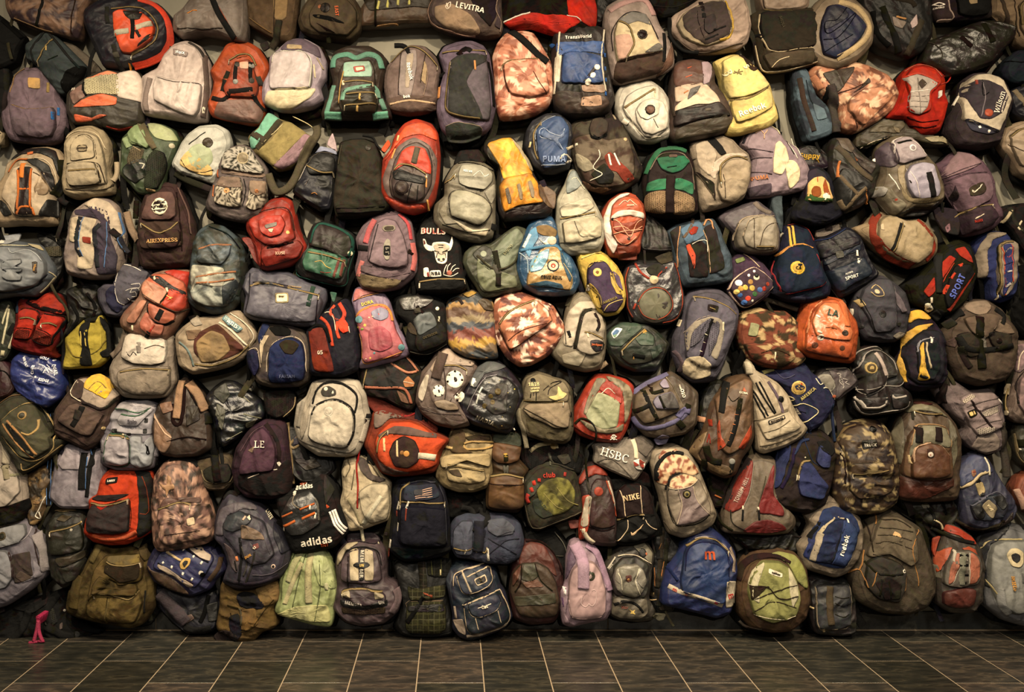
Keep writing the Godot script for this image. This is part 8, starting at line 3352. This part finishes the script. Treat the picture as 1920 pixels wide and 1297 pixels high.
s c03460 11 144,2326 146,2368 158,2403
s b02c54 9 142,2405 125,2408 109,2409
s b02c54 9 144,2403 158,2404 167,2402
@13 2 - backpack|backpack|dark navy pack with a broad grey-mauve strap hanging below the blue tan-banded one
b 2a2a30/1f2025 579,2205 625,2197 750,2218 817,2213 829,2272 817,2347 771,2368 708,2368 650,2326 600,2272
s 554b52 46 596,2222 650,2280 700,2334
f 7a6258 667,2326 717,2301 729,2318 688,2342
s 232327 25 692,2347 733,2363 792,2355
s 1c1c1f 17 783,2230 767,2297 750,2334
f 232426 775,2268 817,2255 817,2322 783,2330
@16 7 - sack|sack|tan-brown canvas sack with torn indigo shreds hanging over the floor edge
b 65502f/4c3c24 818,2338 827,2272 831,2197 843,2176 893,2205 952,2201 1027,2172 1052,2192 1052,2238 1027,2272 1043,2334 1027,2347 985,2363 956,2392 893,2401 868,2380 822,2355
f 785f38 960,2205 1031,2176 1052,2201 1048,2247 993,2272 968,2238
f 75592f 906,2288 956,2280 968,2338 927,2363 902,2359
l 3a2d1a 1027,2247 985,2297 943,2355 902,2368
l 3a2d1a 852,2268 893,2280
l 3a2d1a 864,2297 881,2334
f 2a2630 889,2230 914,2218 956,2226 989,2263 985,2280 927,2280 898,2268
f 2c2630 860,2313 893,2301 902,2330 906,2380 885,2397 860,2347
f 3a2f30 802,2384 835,2363 872,2368 898,2392 868,2405 822,2407
s 57503f 7 898,2280 906,2322 902,2347
k b8a890 4 835,2403
@17 6 - backpack|backpack|plum striped-front backpack reading MEMBER with a black oval crest
b 57474c/44383c 1256,2272 1268,2188 1262,2118 1268,2076 1298,2038 1343,2030 1410,2030 1443,2063 1452,2113 1452,2168 1485,2188 1502,2238 1489,2284 1443,2322 1360,2334 1298,2318
f 9a8c72 1264,2118 1268,2076 1302,2038 1343,2034 1298,2063 1277,2105
p 5f4f55 2.5 1277,2168 1281,2101 1302,2068 1352,2053 1410,2063 1427,2113 1431,2172 1385,2184 1298,2180
f a8997c 1314,2063 1343,2059 1345,2176 1314,2176
f a8997c 1368,2059 1398,2065 1402,2147 1398,2176 1368,2176
f 242224 1348,2057 1366,2057 1364,2176 1348,2176
f 2a2826 1323,2118 1335,2108 1356,2105 1379,2108 1388,2118 1377,2126 1356,2129 1335,2126
t c8a85c 17 1357,2118 0 UN
t b8b0a0 25 1358,2084 90 MEM
t b8b0a0 25 1356,2147 90 BER
s 3a3030 7 1306,2084 1304,2163 1302,2238
p 514147 2 1277,2230 1289,2209 1352,2207 1427,2213 1448,2234 1443,2263 1360,2268
f 9a8c70 1283,2218 1310,2213 1314,2242 1285,2234
f 9a8c70 1404,2218 1435,2222 1443,2234 1406,2247
f 262426 1277,2247 1360,2268 1452,2247 1452,2268 1360,2284 1281,2268
t a8a098 22 1325,2263 6 MEMBER
t a8a098 22 1431,2257 -8 UN
f 4a3a2c:mesh 1281,2276 1360,2288 1443,2276 1443,2297 1360,2305 1285,2297
l 2a2226 1277,2105 1302,2065 1352,2052 1414,2063 1431,2118
z 1281,2226 1293,2209 1352,2205 1435,2215
f 3f3038 1302,2001 1402,1997 1427,2022 1410,2038 1343,2030 1302,2034
s 6a5a5e 25 1485,2205 1493,2247 1468,2297
@14 4 - backpack|backpack|black backpack with tartan strap and two olive plaid pockets beside the navy and cream one
b 242424/1c1c1c 1483,2118 1533,2101 1617,2088 1688,2097 1692,2147 1675,2197 1692,2313 1692,2368 1633,2376 1558,2380 1508,2368 1483,2338 1508,2272 1496,2180
f 2b2b27:plaid 1600,2092 1688,2088 1692,2155 1633,2163 1604,2155
s 3f3a32:plaid 29 1579,2097 1585,2147 1588,2209
p 55533f:plaid 1.5 1529,2197 1567,2205 1667,2192 1671,2230 1633,2242 1538,2247
p 4f4e38:plaid 2.5 1521,2355 1525,2272 1538,2255 1658,2251 1671,2272 1673,2355 1650,2372 1538,2372
f 2c2a2c 1529,2268 1658,2263 1667,2288 1529,2290
s 202020 17 1588,2238 1558,2288 1525,2334
l c04a28 1588,2222 1621,2238
s a05030 8 1592,2226 1621,2234
l 6a5a48 1525,2272 1533,2253 1662,2249
s 252525 12 1508,2368 1567,2384 1633,2384 1692,2372
l 5a5a30 1617,2101 1621,2155
l 5a5a30 1654,2097 1656,2147
s c8b888 5 1652,2134 1652,2155
@17 7 - backpack|backpack|navy blue backpack with cream piping, a square leather patch and script logo
b 2b3244/232838 1673,2168 1692,2130 1729,2109 1775,2113 1825,2109 1858,2142 1875,2197 1892,2222 1904,2263 1917,2305 1892,2342 1833,2368 1762,2388 1725,2376 1700,2347 1700,2305 1688,2238
p 2c3549/263046 2 1712,2168 1733,2142 1792,2118 1829,2126 1850,2159 1842,2197 1808,2213 1767,2226 1738,2222
p 2b2e3e/242838 3 1738,2263 1775,2242 1858,2213 1883,2230 1912,2297 1892,2338 1817,2368 1762,2372 1746,2347
p 31374a 1.5 1754,2263 1808,2234 1862,2220 1879,2247 1867,2284 1800,2313 1767,2301
l b8a488 1700,2197 1704,2155 1742,2134 1817,2113
l b8a488 1712,2159 1733,2218 1762,2226 1817,2205 1846,2176 1842,2147 1829,2126 1750,2163
l b8a488 1733,2138 1767,2222
l b8a488 1754,2163 1821,2128
s a89880 8 1733,2142 1767,2222
l b8a488 1733,2268 1775,2247 1862,2213 1883,2226 1912,2297 1896,2342 1817,2370 1758,2368 1746,2330 1740,2280
l b8a488 1750,2263 1767,2305 1800,2313 1862,2288 1879,2255
l b8a488 1783,2318 1794,2361
l b8a488 1867,2288 1879,2334
f b8a488 1777,2172 1819,2152 1828,2178 1790,2197
f 2e2a22 1782,2174 1817,2157 1823,2176 1791,2190
t 6a6048 12 1803,2174 -25 GS
t d0c4ac 22 1817,2274 -15 Cat
l d0c4ac 1792,2280 1842,2263
f 8c7c6e 1698,2322 1733,2320 1746,2355 1746,2380 1721,2368
s 8a7c6e 9 1704,2272 1710,2318
s 8a7c6c 11 1750,2386 1817,2372 1900,2338
f 3a3f4c 1673,2168 1692,2134 1700,2155 1692,2205 1700,2272 1688,2238
@17 7 - backpack|backpack|pale lilac-pink moulded backpack with one padded strap flopped over its front
b 8a7380/74606c 2100,2213 2121,2180 2125,2097 2142,2038 2167,2026 2200,2038 2233,2059 2258,2118 2288,2180 2292,2230 2288,2280 2267,2313 2200,2326 2138,2338 2112,2330 2100,2272
f 8c7482 2104,2213 2125,2197 2129,2238 2121,2305 2138,2334 2117,2334 2102,2280
p a88c8c/9a8082:smooth 3 2129,2247 2133,2172 2146,2130 2183,2101 2225,2105 2250,2138 2271,2213 2271,2288 2250,2313 2175,2320 2142,2313
f 6f5a72 2121,2172 2129,2084 2146,2042 2158,2105 2138,2138
s a4869c 42 2154,2038 2183,2097 2188,2155 2188,2205
s 987a92 23 2200,2038 2238,2072 2267,2147 2288,2213
s b8b0b0 17 2292,2188 2312,2222 2325,2263
f d0c8c8 2288,2188 2308,2184 2317,2213 2296,2218
k 4a4c3c 17 2215,2161
k a88c8c 9 2212,2161
l bca2a2 2183,2238 2179,2263 2196,2276 2208,2263
l bca2a2 2208,2263 2221,2272 2235,2251 2233,2213 2221,2213
s c8c0c0 14 2117,2201 2121,2230
s 6a4a78 6 2108,2238 2112,2272
l b89a9c 2133,2247 2140,2305 2167,2318 2250,2311 2271,2284
l 7a6472 2271,2213 2267,2297
@17 6 - backpack|backpack|silver and black sports backpack with small orange badge and star-printed lower pocket
b 4a443c/393530 2271,2122 2300,2076 2342,2042 2396,2030 2433,2047 2450,2080 2442,2130 2438,2188 2429,2238 2450,2280 2442,2313 2392,2322 2317,2313 2288,2297 2292,2230 2283,2172
f 77705f 2375,2047 2417,2034 2446,2072 2442,2113 2408,2080
p 3d3a36 2.5 2292,2205 2300,2122 2333,2088 2383,2084 2429,2113 2433,2180 2417,2238 2358,2238 2308,2230
p 8a8478:gloss 2.5 2296,2159 2308,2126 2342,2113 2388,2113 2412,2134 2425,2176 2408,2218 2383,2236 2333,2226 2308,2205
f 757062 2317,2126 2346,2130 2396,2122 2392,2147 2379,2180 2396,2230 2333,2226 2333,2172
p 6f6759 2 2288,2297 2296,2238 2333,2234 2425,2242 2429,2297 2400,2318 2317,2313
s 2a2722 10 2300,2263 2342,2255 2388,2268 2412,2297
f 6a3a2e 2346,2157 2367,2155 2368,2176 2356,2183 2347,2176
k c89050 5 2356,2172
k 2a2622 15 2410,2072
k b0603c 6 2412,2074
k b0603c 5 2422,2075
l c8c0a8 2317,2147 2329,2172 2333,2213
l c8c0a8 2396,2130 2383,2180 2400,2230
f c8a850 2358,2284 2371,2290 2381,2286 2377,2295 2383,2303 2371,2299 2362,2301 2367,2292
t 9a5a4c 18 2342,2276 -4 Star
l b8b0a0 2279,2130 2308,2088
t b8b0a0 17 2288,2122 -50 max
l c8b8a0 2317,2084 2375,2080 2429,2105 2442,2113
f 8a8478 2304,2138 2321,2155 2325,2188 2300,2163
f 8a8478 2404,2138 2425,2172 2412,2205 2388,2180
f 55503f 2446,2309 2496,2301 2488,2322 2467,2326
@13 2 - backpack|backpack|worn dark frame pack with brass wire edges standing between silver and royal blue backpacks
b 2b2824/22201d 2462,1992 2500,1988 2521,2030 2512,2088 2504,2155 2504,2213 2525,2268 2517,2284 2467,2288 2438,2247 2450,2147 2454,2055
s 3a342a 17 2479,1992 2462,2063 2446,2238
s 3a342a 21 2500,2005 2488,2097 2471,2272
l b08a58 2496,2092 2483,2176
l a88a58 2454,2147 2450,2230
l c8a878 2433,2247 2462,2247
f 3a2f28 2471,2213 2512,2247 2521,2284 2471,2286
f 2f2b26 2508,2022 2554,2042 2521,2097 2500,2080
@13 1 - backpack|backpack|plain black bag hung at the top edge beside the beige and pink school backpack
b 211f1d/191817 2198,42 2206,-25 2243,-67 2335,-67 2327,8 2285,25 2268,75 2243,100 2206,96
s 2e2a26 12 2235,-33 2227,25 2222,83
@13 2 - backpack|backpack|plain black bag hung at the top edge above the beige rounded one
b 242220/1b1a18 2427,12 2435,-67 2635,-67 2631,0 2593,29 2527,58 2477,71 2452,50
l 3a352e 2452,25 2535,25 2618,-8
@12 1 - backpack|backpack|black strap pack at the frame edge beside the dusty purple backpack
b 2a2824/201f1c -50,250 25,254 38,317 33,400 12,438 -50,442
s 35322c 17 21,258 25,333 17,425
@13 2 - backpack|backpack|cream bag mostly out of frame below the dusty purple backpack
b a8987c/8a7a62 -42,462 8,475 19,508 4,542 -42,546
l 5a4e3c -25,492 4,500
@13 2 - backpack|backpack|black harness pack with dangling pale cords at the frame edge by the plum swoosh backpack
b 2d2925/221f1c 3740,791 3786,770 3890,766 3890,970 3832,937 3786,862
s b0a080 9 3794,787 3773,820 3757,837
s c0b498 8 3832,828 3819,853 3832,862
s 3a352e 15 3782,778 3811,837 3857,878
@12 1 - backpack|backpack|dark brown pack squeezed between the desert camouflage and the triangular red backpacks
b 30261f/241e1a 2659,1781 2742,1785 2734,1856 2713,1898 2676,1898 2659,1848
s b0602c 7 2680,1856 2705,1868
@13 1 - backpack|backpack|flat black-green backpack standing behind the maroon and olive one
b 2a2a24/20201c 1972,1993 2080,1985 2122,2035 2134,2118 2126,2243 2055,2277 1980,2202
l 6a685e 2080,1993 2118,2048 2130,2127 2126,2235
l 4a4840 2072,2081 2113,2085
"""
